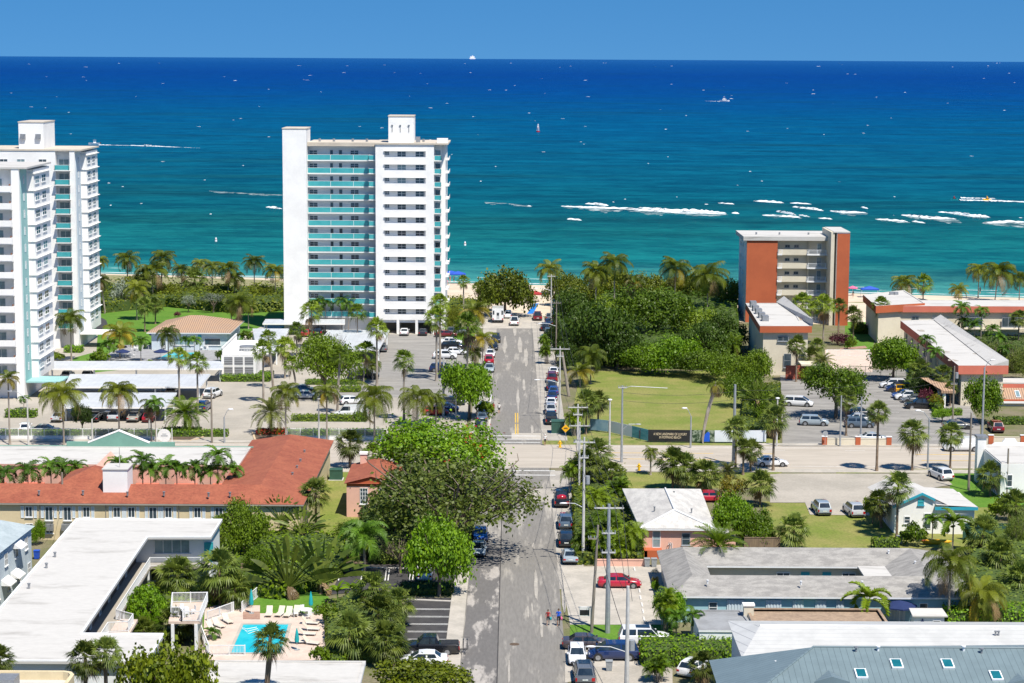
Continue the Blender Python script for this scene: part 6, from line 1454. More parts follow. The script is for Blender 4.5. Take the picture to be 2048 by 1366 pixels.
# ------------------------------------------------------------ palms
GB, GL_, GC = 'palms along the beach', 'palms on the tower lawn', 'palms in the central parking lot'
GM, GR, GS, GF = 'palms in the salmon motel court', 'palms by the main road', 'palms round the hotel wings', 'palms in the pool garden'
PALMS = [
# beach, left
('coco', 202, 600, 522, 34, 'coconut palm half hidden behind the right edge of the rear white tower', GB),
('coco', 210, 628, 562, 44, 'leaning coconut palm on the lawn edge just right of the rear white tower', GB, 200),
('coco', 256, 600, 519, 54, 'dark coconut palm against the sea, first on the left of the dune row', GB),
('coco', 322, 600, 516, 56, 'tall coconut palm breaking the sea line behind the big bushy one', GB, 327),
('coco', 306, 606, 542, 66, 'large bushy coconut palm in the middle of the dune row', GB),
('coco', 364, 592, 541, 44, 'coconut palm right of the tallest dune palm, crown level with the surf', GB),
('coco', 400, 588, 528, 34, 'small dark coconut palm touching the sea between two dune palms', GB),
('coco', 425, 594, 534, 44, 'slim coconut palm over the sea grape bank with pale straight trunk', GB),
('coco', 457, 606, 538, 50, 'coconut palm with double crown above the sea grape bank', GB),
('coco', 470, 606, 556, 44, 'lower coconut palm leaning against the double-crowned dune palm', GB),
('coco', 509, 585, 524, 46, 'coconut palm standing clear of the bank two palms left of the blind stair tower', GB),
('coco', 551, 606, 541, 50, 'coconut palm next to the blind white stair tower', GB),
('sabal', 390, 598, 558, 46, 'rounded fan palm swallowed by the sea grape bank', GB),
('coco', 274, 640, 578, 56, 'shaggy coconut palm on the lawn in front of the silver trees', GL_),
('sabal', 287, 606, 552, 34, 'small fan palm wedged among silver buttonwoods', GL_),
('sabal', 290, 664, 612, 34, 'dark fan palm on the lawn, left of a twin', GL_),
('sabal', 311, 648, 610, 30, 'dark fan palm on the lawn, right of a twin', GL_),
('coco', 463, 642, 612, 34, 'low coconut palm left of the pale-trunked one behind the pool house', GL_),
('coco', 477, 677, 604, 60, 'pale-trunked coconut palm at the right end of the pool house roof', GL_),
('coco', 497, 658, 610, 40, 'coconut palm on the lawn right of the pool house', GL_),
('coco', 143, 722, 638, 62, 'wind-swept coconut palm in front of the rear white tower', GL_),
('gold', 240, 716, 668, 66, 'yellowing palm beside the pool deck', GL_),
('xmas', 219, 722, 690, 40, 'dark green palm left of the yellowing palm by the pool deck', GL_),
('xmas', 282, 722, 684, 36, 'slanting green palm at the pool deck edge', GL_),
('coco', 337, 722, 668, 50, 'upright coconut palm in front of the pool house windows', GL_),
('xmas', 372, 710, 680, 28, 'left green palm of a pair by the pool loungers', GL_),
('xmas', 389, 714, 682, 34, 'right green palm of a pair by the pool loungers', GL_),
('wash', 359, 812, 712, 40, 'tall thin fan palm rising past the front carport, left of two', GL_),
('wash', 396, 832, 724, 42, 'tall thin fan palm rising past the front carport, right of two', GL_),
('gold', 20, 890, 757, 46, 'yellowed palm with long bare trunk before the front white tower', GR),
('coco', 128, 891, 790, 92, 'big ragged coconut palm left of the front carport', GR),
('coco', 239, 886, 785, 78, 'tall coconut palm in the middle of the front carport roof', GR),
('limp', 303, 884, 812, 56, 'drooping palm with dead fronds at the right end of the front carport', GR),
('xmas', 312, 888, 806, 40, 'palm clump trunk standing behind the drooping palm', GR),
('date', 371, 866, 828, 82, 'stout date palm on the planted island left of the lot entrance', GR),
('date', 542, 868, 826, 74, 'stout date palm on the planted island right of the lot entrance', GR),
('xmas', 48, 818, 798, 26, 'small palm by the door of the front white tower', GR),
# central lot
('wash', 624, 697, 622, 42, 'brown-skirted thin fan palm before the blind stair tower', GC),
('wash', 594, 712, 660, 34, 'short thin fan palm left of the brown-skirted one', GC),
('wash', 715, 692, 624, 34, 'thin fan palm in front of the gallery corner', GC),
('xmas', 651, 664, 607, 36, 'arching palm in front of the tower galleries, second of four', GC),
('xmas', 684, 664, 604, 36, 'arching palm in front of the tower galleries, third of four', GC),
('xmas', 697, 664, 608, 32, 'arching palm in front of the tower galleries, fourth of four', GC),
('xmas', 637, 664, 606, 30, 'arching palm in front of the tower galleries, first of four', GC),
('wash', 754, 772, 656, 40, 'tall thin fan palm at the right corner of the wide carport', GC, 757),
('wash', 873, 762, 636, 44, 'tall fan palm of the tight pair at the tower corner, lower crown', GC, 877),
('wash', 880, 752, 606, 40, 'tall fan palm of the tight pair at the tower corner, upper crown', GC, 876),
('wash', 808, 843, 720, 40, 'lone thin fan palm in the open centre of the parking lot', GC),
('wash', 546, 778, 676, 34, 'thin fan palm by the carport beside the louvred building, upper crown', GC, 537),
('wash', 527, 806, 700, 40, 'thin fan palm beside the louvred building, lower crown', GC, 523),
('wash', 570, 757, 692, 42, 'fan palm left of the round shade tree, nearer its crown', GC),
('wash', 592, 776, 728, 34, 'fan palm merging into the left side of the round shade tree', GC, 584),
('wash', 675, 830, 712, 34, 'thin fan palm with pale trunk crossing the round shade tree', GC, 682),
('wash', 727, 770, 702, 44, 'fan palm on the right edge of the round shade tree', GC, 732),
('coco', 745, 760, 730, 40, 'short yellow-green palm behind the black pickup truck', GC),
('coco', 572, 888, 786, 62, 'coconut palm left of the blue lamp post by the front fence', GR, 570),
('coco', 654, 888, 784, 58, 'coconut palm at the foot of the round shade tree', GR, 657),
('coco', 749, 886, 796, 84, 'yellow-tipped coconut palm leaning over the white van', GR),
('xmas', 740, 864, 815, 30, 'small palm crown under the yellow-tipped coconut palm', GR),
('coco', 834, 852, 796, 78, 'broad coconut palm left of the tall lamp post', GR),
('coco', 872, 845, 800, 46, 'coconut palm behind the tall lamp post', GR),
('gold', 955, 700, 622, 60, 'drooping palm over the kerb right of the central tower', GC, 951),
('wash', 935, 762, 652, 54, 'bright palm in the strip between lot and street', GC),
('gold', 965, 735, 678, 54, 'yellow-green palm hanging over cars parked on the street', GC),
('coco', 945, 735, 705, 40, 'low palm at the end of the row of white cars', GC),
('wash', 927, 636, 562, 24, 'slender fan palm against the sea right of the central tower', GB),
('wash', 956, 612, 574, 22, 'slender fan palm at the left edge of the round sea grape tree', GB),
# forest front
('coco', 1099, 590, 540, 57, 'dark coconut palm over the street end beside the utility pole', GB),
('coco', 1191, 640, 544, 62, 'coconut palm with thin trunk left of the tallest forest palm', GB),
('coco', 1228, 640, 526, 65, 'tallest coconut palm over the sea grape forest', GB),
('limp', 1266, 640, 562, 59, 'drooping coconut palm with hanging fronds in the forest', GB),
('coco', 1349, 640, 536, 67, 'yellow-fringed coconut palm in the middle of the forest ridge', GB),
('coco', 1414, 640, 552, 85, 'wide dark coconut palm near the terracotta hotel', GB),
('coco', 1166, 700, 662, 64, 'yellow-fringed coconut palm at the forest edge by the street', GR),
('coco', 1181, 768, 712, 66, 'coconut palm at the corner of the empty lot', GR),
('gold', 1160, 774, 744, 56, 'yellow low palm beside the slanted wooden post', GR),
('areca', 1094, 728, 690, 34, 'feathery clump palm squeezed behind cars on the kerb', GR),
('areca', 1088, 705, 674, 28, 'smaller feathery clump palm behind the parked cars near the street end', GR),
('date', 1464, 722, 690, 52, 'dense feather palm at the lower edge of the forest', GR),
('limp', 1405, 887, 772, 44, 'bent dying palm with bare curving trunk over the banner fence', GR, 1430),
('sabal', 1172, 868, 806, 50, 'stout fan palm left of a twin on the empty lot corner', GR),
('sabal', 1196, 862, 802, 44, 'stout fan palm right of a twin on the empty lot corner', GR),
('areca', 1150, 872, 826, 44, 'low clump palm left of the twin stout fan palms', GR),
# right beach
('coco', 1807, 602, 566, 58, 'coconut palm on the sand behind the beach hotel wing', GB),
('wash', 1846, 600, 566, 36, 'fan palm on the sand right of the hotel wing corner', GB),
('coco', 1956, 596, 541, 50, 'dark coconut palm leaning left on the right beach', GB),
('coco', 1990, 604, 546, 72, 'largest coconut palm on the right beach', GB, 1996),
('coco', 2038, 604, 556, 46, 'coconut palm cut by the picture edge on the right beach', GB),
('gold', 1917, 604, 580, 38, 'short yellow palm on the sand behind the coral fascia', GB),
('wash', 1603, 690, 606, 44, 'bushy fan palm in front of the hotel balconies, left of three', GS),
('wash', 1646, 690, 610, 44, 'bushy fan palm in front of the hotel balconies, middle of three', GS),
('sabal', 1676, 690, 610, 28, 'small fan palm against the terracotta stair tower', GS),
('sabal', 1706, 682, 628, 32, 'fan palm on the lawn strip right of the terracotta tower', GS),
('wash', 1760, 684, 610, 34, 'tall fan palm before the corner of two hotel wings', GS),
('xmas', 1921, 690, 616, 40, 'palm at the left end of the coral fascia court', GS),
('xmas', 1926, 690, 644, 34, 'lower palm under the left court palm', GS),
('xmas', 1961, 694, 622, 34, 'palm second from left before the coral fascia', GS),
('xmas', 1948, 700, 650, 34, 'low palm in the middle of the coral fascia court', GS),
('xmas', 1984, 700, 660, 36, 'palm in the court left of the edge fan palm', GS),
('sabal', 2036, 694, 636, 36, 'fan palm before the coral fascia at the picture edge', GS),
('xmas', 1997, 712, 676, 34, 'low palm by the court railing', GS),
('xmas', 1940, 712, 690, 34, 'low palm by the ribbed hotel parapet', GS),
('xmas', 2010, 740, 700, 36, 'palm behind the long hotel roof, upper one', GS),
('sabal', 2030, 745, 720, 34, 'fan palm behind the long hotel roof at the edge', GS),
('sabal', 1592, 764, 690, 38, 'fan palm before the cream hotel wall, tallest of four', GS),
('sabal', 1633, 742, 692, 32, 'fan palm before the cream hotel wall, right of the tallest', GS),
('sabal', 1618, 750, 716, 44, 'low wide fan palm before the cream hotel wall', GS),
('date', 1646, 758, 724, 44, 'silvery feather palm by the hotel pool fence', GS),
('sabal', 1838, 790, 738, 44, 'fan palm left of the long hotel wing', GS),
('xmas', 1868, 800, 704, 38, 'dark palm against the coral wall, higher one', GS),
('sabal', 1883, 805, 748, 40, 'fan palm against the cream wall by the hotel car park', GS),
('xmas', 1850, 790, 680, 36, 'palm behind the bushy hotel tree', GS),
('sabal', 1900, 812, 775, 26, 'small palm beside the reception canopy', GS),
# main road row
('sabal', 1753, 943, 824, 46, 'tall fan palm on the road verge with long bare trunk', GR),
('sabal', 1824, 942, 866, 58, 'thick fan palm on the road verge, second from left', GR),
('sabal', 1900, 939, 868, 50, 'thick fan palm on the road verge in front of the white van', GR),
('sabal', 1692, 872, 800, 42, 'fan palm at the edge of the hotel shade tree', GS),
('sabal', 1546, 942, 838, 56, 'tall fan palm left of the hotel drive entrance', GR, 1551),
('sabal', 1552, 880, 806, 40, 'fan palm behind the drive entrance lamp', GR),
('sabal', 1471, 935, 855, 46, 'fan palm against the steel power pole', GR),
('sabal', 1486, 950, 894, 34, 'slim fan palm in front of the black banner, left of pair', GR),
('sabal', 1501, 944, 900, 46, 'slim fan palm by the white sedan, right of pair', GR),
('travel', 1511, 850, 800, 64, 'tangled pandanus palm left of the hotel drive', GR),
('sabal', 1194, 975, 905, 62, 'fan palm at the road corner beside the twin poles, tallest', GR),
('sabal', 1172, 985, 926, 56, 'fan palm at the road corner behind the twin poles', GR),
('areca', 1143, 985, 928, 56, 'feathery palm leaning over the corner kerb', GR),
('sabal', 1224, 985, 944, 46, 'low fan palm right of the corner poles', GR),
('coco', 1301, 950, 905, 34, 'young palm with upright fronds beside the yellow hydrant', GR),
('sabal', 1345, 980, 924, 64, 'full fan palm in front of the road, left of a close pair', GR),
('sabal', 1368, 980, 936, 62, 'full fan palm in front of the road, right of a close pair', GR),
('sabal', 1409, 985, 948, 62, 'drooping fan palm beside the yellow flowering shrub', GR),
('date', 1454, 955, 942, 50, 'low silvery palm at the road verge', GR),
('sabal', 1520, 1012, 968, 56, 'fan palm beside the gravel lot', GR),
('areca', 1236, 1010, 962, 70, 'feathery clump palm above the pink house corner', GF),
('areca', 1196, 1035, 985, 84, 'feathery clump palm beside the twin poles', GF),
('areca', 1212, 1080, 1030, 84, 'feathery clump palm left of the pink house wall', GF),
('areca', 1170, 1122, 1060, 74, 'feathery clump palm against the street utility poles', GF),
('areca', 1205, 1125, 1070, 80, 'feathery clump palm behind the low pink garden wall', GF),
('areca', 1262, 1124, 1058, 76, 'feathery clump palm at the pink house front corner', GF),
('areca', 1240, 1128, 1085, 60, 'low feathery clump palm on the pink garden wall', GF),
('date', 1435, 1162, 1094, 108, 'large silvery date palm in the grey motel court', GF),
('sabal', 1793, 1078, 974, 62, 'tall fan palm before the white cottage gable', GR),
('sabal', 1762, 1056, 1004, 52, 'slanted fan palm beside the white cottage', GR, 1756),
('sabal', 1586, 1100, 1058, 66, 'shaggy fan palm on the dry lawn behind the grey roof', GR),
('sabal', 1980, 992, 950, 58, 'bushy fan palm before the white hall', GR),
('coco', 1896, 1256, 1128, 108, 'tall coconut palm throwing its shadow on the grey motel roof', GF),
('coco', 1961, 1258, 1190, 104, 'coconut palm on the right of the garden shed hedge', GF),
('fox', 1733, 1262, 1200, 96, 'foxtail palm with bottlebrush fronds before the tan roof', GF),
('xmas', 1864, 1085, 1042, 46, 'young palm before the white cottage wall', GF),
('fox', 1905, 1100, 1048, 80, 'feathery yellow-green palm right of the white cottage door', GF),
('sabal', 1965, 1110, 1066, 70, 'fan palm behind the tall coconut palm', GF),
('sabal', 2000, 1150, 1112, 76, 'fan palm by the right-hand garden court', GF),
('sabal', 2040, 1190, 1160, 80, 'fan palm cut by the right picture edge near the hedge', GF),
('sabal', 2030, 1060, 1010, 60, 'dark fan palm below the white hall at the edge', GF),
('areca', 1330, 1262, 1188, 62, 'feathery palm by the parking wheel stops', GF),
('xmas', 1352, 1275, 1235, 54, 'small palm at the corner of the clipped hedge', GF),
('xmas', 1385, 1280, 1232, 50, 'small palm in front of the grey deck annexe', GF),
('areca', 1318, 1365, 1322, 70, 'feathery palm at the bottom edge by the hedge', GF),
('sabal', 1405, 1372, 1330, 56, 'fan palm at the bottom edge by the blue metal roof', GF),
('banana', 1613, 1256, 1240, 54, 'dark blade-leaved plant against the white metal roof', GF),
# salmon motel court
('xmas', 10, 1030, 950, 57, 'motel court palm cut by the left picture edge', GM),
('xmas', 58, 1030, 944, 67, 'motel court palm second from the left', GM),
('xmas', 104, 1030, 934, 57, 'motel court palm left of the pink gable', GM),
('xmas', 128, 1030, 936, 52, 'motel court palm middle of three by the pink gable', GM),
('xmas', 153, 1030, 936, 54, 'motel court palm touching the pink gable', GM),
('xmas', 240, 1030, 930, 59, 'motel court palm behind the white lift housing', GM),
('xmas', 287, 1030, 924, 59, 'motel court palm right of the lift housing', GM),
('xmas', 303, 1030, 940, 54, 'low motel court palm right of the lift housing', GM),
('xmas', 333, 1030, 934, 59, 'motel court palm at the middle of the coral awnings', GM),
('xmas', 355, 1030, 938, 54, 'motel court palm fourth from the right', GM),
('xmas', 391, 1030, 936, 57, 'motel court palm third from the right', GM),
('xmas', 437, 1030, 914, 67, 'tallest motel court palm at the right roof corner', GM),
('xmas', 422, 1030, 946, 57, 'low motel court palm under the tallest one', GM),
('xmas', 467, 1030, 942, 49, 'motel court palm brushing the salmon cross roof', GM),
('sabal', 700, 936, 886, 54, 'fan palm beside the green utility cabinet', GR),
('sabal', 632, 1062, 984, 60, 'fan palm with yellow band on its trunk on the lawn', GF),
('sabal', 804, 960, 898, 62, 'fan palm in front of the red-flowering tree', GR),
('sabal', 746, 945, 908, 44, 'low fan palm left of the red-flowering tree', GR),
('sabal', 808, 1070, 1000, 66, 'fan palm inside the grey-green street tree', GF),
('royal', 729, 1150, 1072, 104, 'royal palm with long feather fronds over the black parking lot', GF),
('travel', 562, 1082, 1042, 84, 'brown-skirted traveller palm by the salmon roof end', GF),
('travel', 604, 1090, 1068, 84, 'dark traveller palm right of the brown-skirted one', GF),
('travel', 576, 1196, 1176, 150, 'big fan-shaped traveller palm at the pool lawn, left of two', GF),
('travel', 642, 1188, 1168, 146, 'big fan-shaped traveller palm at the pool lawn, right of two', GF),
('banana', 675, 1206, 1184, 46, 'banana plant behind the folded turquoise parasol', GF),
('banana', 705, 1200, 1180, 44, 'banana plant right of the folded turquoise parasol', GF),
('sabal', 450, 1096, 1062, 74, 'fan palm covering the turquoise motel door', GF),
('sabal', 355, 1195, 1150, 80, 'wide fan palm under the motel gallery railing', GF),
('sabal', 440, 1212, 1138, 84, 'tallest fan palm beside the sun deck', GF),
('sabal', 470, 1215, 1176, 70, 'yellow-skirted fan palm right of the sun deck', GF),
('sabal', 415, 1210, 1178, 50, 'fan palm squeezed behind the sun deck', GF),
('sabal', 348, 1285, 1250, 80, 'fan palm in front of the sun deck', GF),
('sabal', 288, 1275, 1258, 56, 'low fan palm at the foot of the round topiary tree', GF),
('sabal', 175, 1496, 1318, 72, 'fan palm in front of the white motel roof', GF),
('sabal', 215, 1496, 1304, 60, 'fan palm left of the bottom sea grape tree', GF),
('sabal', 4, 1496, 1318, 60, 'fan palm in the bottom left corner', GF),
('sabal', 528, 1496, 1282, 68, 'fan palm with bare trunk crossing the bottom white roof', GF, 545),
('sabal', 745, 1222, 1176, 74, 'fan palm left of the black parking bays, highest of the clump', GF),
('sabal', 797, 1255, 1206, 64, 'yellow-skirted fan palm touching the black parking bays', GF),
('sabal', 757, 1290, 1228, 84, 'fan palm in the middle of the parking-lot clump', GF),
('sabal', 700, 1318, 1264, 84, 'low fan palm at the left of the parking-lot clump', GF),
('sabal', 772, 1330, 1280, 84, 'low fan palm in front of the black pickup truck', GF),
('xmas', 425, 1278, 1266, 40, 'small fern-like palm on the pool deck', GF)]
for t in PALMS:
 palm(*t[:5], t[5], t[6], uc=t[7] if len(t) > 7 else None, yaw=(0 if t[0] == 'travel' else None))
# ------------------------------------------------------------ broadleaf trees and shrubs
GT, GW = 'shade trees in the parking lots', 'trees of the beach wood'
TREES_ = [
('ficus', 650, 800, 668, 128, 'round shade tree in the parking lot with several dark trunks', GT, .22),
('thin', 668, 742, 664, 60, 'sparse pale-leaved tree growing over the wide carport', GT, .3),
('green', 938, 838, 714, 118, 'bright green mango tree at the street edge', GT, .12),
('flame', 888, 985, 826, 306, 'wide red-flowering tree at the road corner', None, .2),
('olive', 905, 1112, 908, 366, 'big grey-green street tree with bare twigs, shading the street', None, .2),
('green', 878, 1192, 1028, 152, 'dense bright green tree at the edge of the black parking lot', None, .06),
('dark', 790, 1080, 940, 110, 'dark tree between the pink house and the grey-green street tree', None, .1),
('thin', 800, 1148, 1066, 120, 'thin reddish-twigged tree behind the black parking lot', None, .2),
('ficus', 488, 1125, 1002, 112, 'leafy tree at the right end of the white motel', None, .1),
('ficus', 1672, 838, 726, 156, 'broad shade tree over the hotel parking lot', GT, .2),
('green', 1966, 848, 746, 84, 'upright bright tree in front of the hotel reception', GT, .12),
('green', 1786, 762, 666, 104, 'bushy bright tree between the hotel pool and the long wing', GT, .08),
('green', 1884, 845, 816, 42, 'round clipped tree by the hotel exit', GT, .25),
('bigleaf', 337, 1490, 1268, 218, 'large-leaved sea grape tree at the bottom left', None, .05),
('bigleaf', 850, 1402, 1316, 216, 'large-leaved sea grape tree at the bottom by the sidewalk', None, .05),
('topiary', 292, 1262, 1172, 90, 'clipped egg-shaped topiary tree by the motel gallery', None, .06),
('dark', 165, 866, 806, 50, 'small windblown shrub tree by the road fence', None, .3),
('purple', 1680, 690, 664, 46, 'purple-leaved shrub on the hotel lawn', None, .0),
('shrub', 1702, 700, 672, 26, 'small green shrub right of the purple one', None, .0),
('yellow', 1462, 1005, 950, 66, 'yellow flowering shrub tree by the road', None, .1),
('green', 1466, 1085, 982, 100, 'green bush right of the pink house', None, .0),
('green', 1512, 1092, 1018, 86, 'dense green bush beside the grey motel roof', None, .0),
('shrub', 1828, 1092, 1046, 60, 'shrub in front of the white cottage', None, .0),
('shrub', 1745, 1048, 990, 46, 'shrub on the left of the white cottage', None, .05),
('shrub', 2010, 1040, 990, 70, 'shrub below the white hall', None, .0),
('olive', 2035, 1098, 1030, 60, 'dark shrubby tree at the right edge by the dark fence', None, .0),
('silver', 250, 618, 548, 58, 'silver-grey buttonwood tree left on the lawn edge', GL_, .2),
('silver', 236, 612, 574, 40, 'smaller silver-grey buttonwood against the beach bank', GL_, .15),
('silver', 427, 625, 580, 62, 'umbrella-shaped silver tree on the lawn', GL_, .4),
('silver', 377, 625, 586, 34, 'thin grey tree left of the umbrella-shaped one', GL_, .3),
('grape', 268, 600, 548, 50, 'sea grape bush between dune palms at the left', GW, .0),
('grape', 340, 604, 566, 60, 'sea grape bush between the tallest dune palms', GW, .0),
('grape', 440, 602, 566, 64, 'sea grape bush below the double-crowned dune palm', GW, .0),
('grape', 525, 606, 570, 60, 'sea grape bush left of the blind stair tower', GW, .0),
('olive', 390, 600, 568, 50, 'grey-green bush in the middle of the sea grape bank', GW, .0),
('purple', 355, 634, 622, 14, 'small dark red bush on the lawn', None, .0),
('shrub', 200, 730, 698, 44, 'yellow-green rounded bush by the tower lawn path', None, .0),
('shrub', 112, 722, 704, 42, 'dark bush beside the rear tower garage', None, .0),
('shrub', 300, 732, 718, 18, 'small bush in front of the pool', None, .0),
('shrub', 440, 722, 700, 22, 'small bush beside the louvred building', None, .0),
('shrub', 492, 682, 660, 36, 'shrub right of the pool house', None, .0),
('grape', 1010, 634, 530, 122, 'round sea grape tree left of the street end', GW, .06),
('grape', 978, 622, 560, 60, 'sea grape bush behind the white box truck', GW, .0),
('grape', 1125, 612, 540, 74, 'sea grape tree right of the street end pole', GW, .05),
('grape', 1165, 628, 554, 92, 'sea grape tree behind the dark forest edge', GW, .05),
('grape', 1210, 606, 538, 90, 'sea grape tree on the ridge under the tallest palm', GW, .05),
('grape', 1262, 606, 540, 96, 'sea grape tree on the ridge right of the tallest palm', GW, .05),
('grape', 1308, 602, 546, 80, 'sea grape tree on the ridge left of the yellow-fringed palm', GW, .05),
('grape', 1365, 608, 550, 84, 'sea grape tree on the ridge right of the yellow-fringed palm', GW, .05),
('grape', 1412, 612, 540, 84, 'sea grape tree beside the wide dark palm', GW, .05),
('grape', 1456, 625, 552, 66, 'sea grape tree at the hotel side wall', GW, .05),
('dark', 1150, 662, 574, 96, 'dark forest tree along the street', GW, .05),
('ficus', 1240, 660, 592, 100, 'yellowish forest tree behind the dark round one', GW, .05),
('dark', 1192, 734, 598, 152, 'tall dark oak on the edge of the empty lot', GW, .06),
('dark', 1235, 738, 640, 112, 'dark oak trunk-side tree facing the empty lot', GW, .04),
('ficus', 1312, 690, 570, 150, 'broad olive forest tree in the middle', GW, .18),
('ficus', 1390, 690, 614, 112, 'broad olive forest tree left of the hotel', GW, .12),
('dark', 1448, 700, 622, 100, 'dark glossy tree against the hotel wing', GW, .05),
('dark', 1405, 735, 640, 120, 'dark glossy tree below the hotel wing', GW, .05),
('green', 1285, 748, 684, 100, 'bright bush at the top left of the empty lot', GW, .0),
('green', 1345, 750, 668, 112, 'bright bush at the top middle of the empty lot', GW, .0),
('ficus', 1402, 756, 694, 110, 'bright bush at the top right of the empty lot', GW, .0),
('ficus', 1448, 766, 706, 100, 'bright bush left of the feather palm on the empty lot', GW, .0),
('ficus', 1508, 790, 698, 84, 'olive tree by the hotel entrance wall', GW, .08),
('ficus', 1480, 815, 745, 80, 'bush at the right side of the empty lot', GW, .0),
('ficus', 1530, 850, 772, 70, 'bush left of the hotel drive', GW, .0),
('dark', 1110, 700, 640, 50, 'dark bush overhanging cars at the forest edge', GW, .0),
('dark', 1135, 740, 680, 50, 'dark bush behind the slanted post', GW, .0),
('shrub', 970, 835, 800, 44, 'bush under the mango tree by the cars', None, .0),
('grape', 905, 662, 612, 30, 'bush at the foot of the central tower side', None, .0),
('shrub', 720, 1118, 1066, 70, 'shrub bed behind the royal palm', None, .0),
('shrub', 655, 1248, 1204, 46, 'rounded bush by the turquoise parasol', None, .0),
('shrub', 640, 1332, 1290, 50, 'rounded bush at the pool deck corner', None, .0),
('ficus', 700, 1095, 1040, 70, 'bush on the lawn behind the royal palm', None, .0),
('ficus', 520, 1160, 1090, 80, 'bush between the motel end and the traveller palms', None, .0),
('green', 78, 1090, 1036, 30, 'narrow green shrub beside the blue house', None, .0),
('yellow', 58, 1030, 1026, 22, 'yellow-green shrub behind the blue house', None, .0),
('yellow', 20, 1182, 1160, 46, 'yellow-leaved shrub at the left edge by the awnings', None, .0),
('shrub', 52, 1160, 1140, 36, 'shrub row under the lower awnings', None, .0),
('green', 1340, 1255, 1172, 74, 'leafy tree at the corner of the grey motel', None, .1),
('silver', 1310, 1150, 1134, 20, 'silver shrub beside the red sedan', None, .0),
('yellow', 1311, 1168, 1152, 18, 'yellow-green shrub below the silver one', None, .0),
('green', 1310, 1182, 1160, 20, 'box shrub beside the red sedan', None, .0),
('shrub', 1603, 1217, 1198, 30, 'little tree on the tan roof edge', None, .2),
('purple', 1850, 812, 774, 30, 'reddish shrub beside the hotel parking bays', None, .0),
('yellow', 1872, 818, 786, 34, 'yellow shrub by the hotel reception drive', None, .0),
('olive', 1790, 720, 690, 50, 'dark shrubs under the bushy hotel tree', None, .0),
('olive', 1990, 735, 680, 110, 'dense court planting behind the long hotel roof', None, .0),
('olive', 2040, 760, 690, 60, 'dark court planting at the right edge', None, .0),
('ficus', 1620, 760, 730, 60, 'low bushes before the cream hotel wall', None, .0),
('dark', 1850, 800, 740, 60, 'dark bush against the long hotel wing', None, .0),
('grape', 1720, 668, 640, 34, 'sea grape bush beside the terracotta tower', None, .0)]
for k_, u, v, vt, cw_, lb, gr, lo_ in TREES_:
 small = lo_ == 0.0
 tree(k_, u, v, vt, cw_, lb, gr, low=lo_, name='shrub' if small else ('topiary_tree' if k_ == 'topiary' else 'sea_grape_tree' if k_ in ('grape', 'bigleaf') else 'flame_tree' if k_ == 'flame' else 'broadleaf_tree'), cat='shrub' if small else 'tree', deep=.85)
# ------------------------------------------------------------ hedges and banks
hedge('sea_grape_bank', pix([(190, 628), (190, 586), (570, 592), (570, 622), (480, 628), (330, 614)]), 2.6, 'leaf_grape', dens=3.2, ls=.55, kind='stuff', round_=1.0, rough=.25)
hedge('sea_grape_bank', pix([(890, 640), (890, 612), (960, 616), (955, 642)]), 2.4, 'leaf_grape', dens=3.2, ls=.5, kind='stuff', round_=.8)
hedge('wood_understorey', pix([(1112, 700), (1112, 600), (1470, 610), (1480, 720), (1380, 740), (1180, 730)]), 3.2, 'leaf_dark', dens=2.2, ls=.6, kind='stuff', round_=1.2, rough=.3)
hedge('court_planting', pix([(1910, 742), (1880, 690), (1900, 640), (2080, 640), (2080, 750), (2010, 740)]), 1.6, 'leaf_dark', dens=2.2, ls=.5, kind='stuff', round_=.8, rough=.3)
def hg(u0, u1, v, d, h, leafm, label, group=None):
 a, b_ = P(u0, v), P(u1, v); hedge('clipped_hedge', [(a.x, a.y), (b_.x, b_.y), (b_.x, b_.y + d), (a.x, a.y + d)], h, leafm, label, dens=16, ls=.24, group=group)
hg(0, 455, 874, 1.5, 1.0, 'leaf_bright', 'long clipped hedge behind the left road fence', 'hedges of the parking lots')
hg(572, 770, 873, 1.5, 1.0, 'leaf_bright', 'clipped hedge behind the fence right of the lot entrance', 'hedges of the parking lots')
hg(582, 706, 845, 2.0, 1.1, 'leaf_green', 'dark clipped hedge in front of the white van', 'hedges of the parking lots')
hg(708, 732, 846, 2.2, 1.6, 'leaf_bright', 'boxy tall end of the clipped hedge beside the van', 'hedges of the parking lots')
hg(440, 512, 764, 2.0, 1.2, 'leaf_bright', 'clipped hedge below the louvred building', 'hedges of the parking lots')
hg(512, 540, 764, 6.0, 1.2, 'leaf_bright', 'clipped hedge turning the corner of the louvred building', 'hedges of the parking lots')
hg(8, 70, 836, 2.0, 1.2, 'leaf_bright', 'clipped hedge at the foot of the front white tower', 'hedges of the parking lots')
hg(128, 162, 706, 3, 1.2, 'leaf_bright', 'short hedge beside the rear tower entrance', 'hedges of the parking lots')
hg(320, 400, 868, 2.5, .7, 'leaf_dark', 'low planting under the left date palm', 'hedges of the parking lots')
hg(512, 570, 870, 2.5, .7, 'leaf_red', 'red-leaved planting under the right date palm', 'hedges of the parking lots')
hg(610, 720, 770, 2, .8, 'leaf_bright', 'low hedge on the island by the round shade tree', 'hedges of the parking lots')
hg(680, 720, 785, 3, .8, 'leaf_green', 'low hedge under the black pickup truck bay', 'hedges of the parking lots')
hg(885, 950, 668, 2, 1.0, 'leaf_bright', 'clipped hedge right of the central tower', 'hedges of the parking lots')
hg(1283, 1475, 1335, 5.0, 1.9, 'leaf_bright', 'big clipped hedge beside the white metal roof')
hg(1895, 2060, 1262, 3.0, 2.2, 'leaf_bright', 'clipped hedge on the right of the garden shed')
hg(1990, 2060, 850, 2.0, 1.1, 'leaf_green', 'hedge below the coral band of the hotel reception', 'hedges of the hotel')
hg(1820, 1855, 815, 1.5, .7, 'leaf_bright', 'small island hedge in the hotel car park', 'hedges of the hotel')
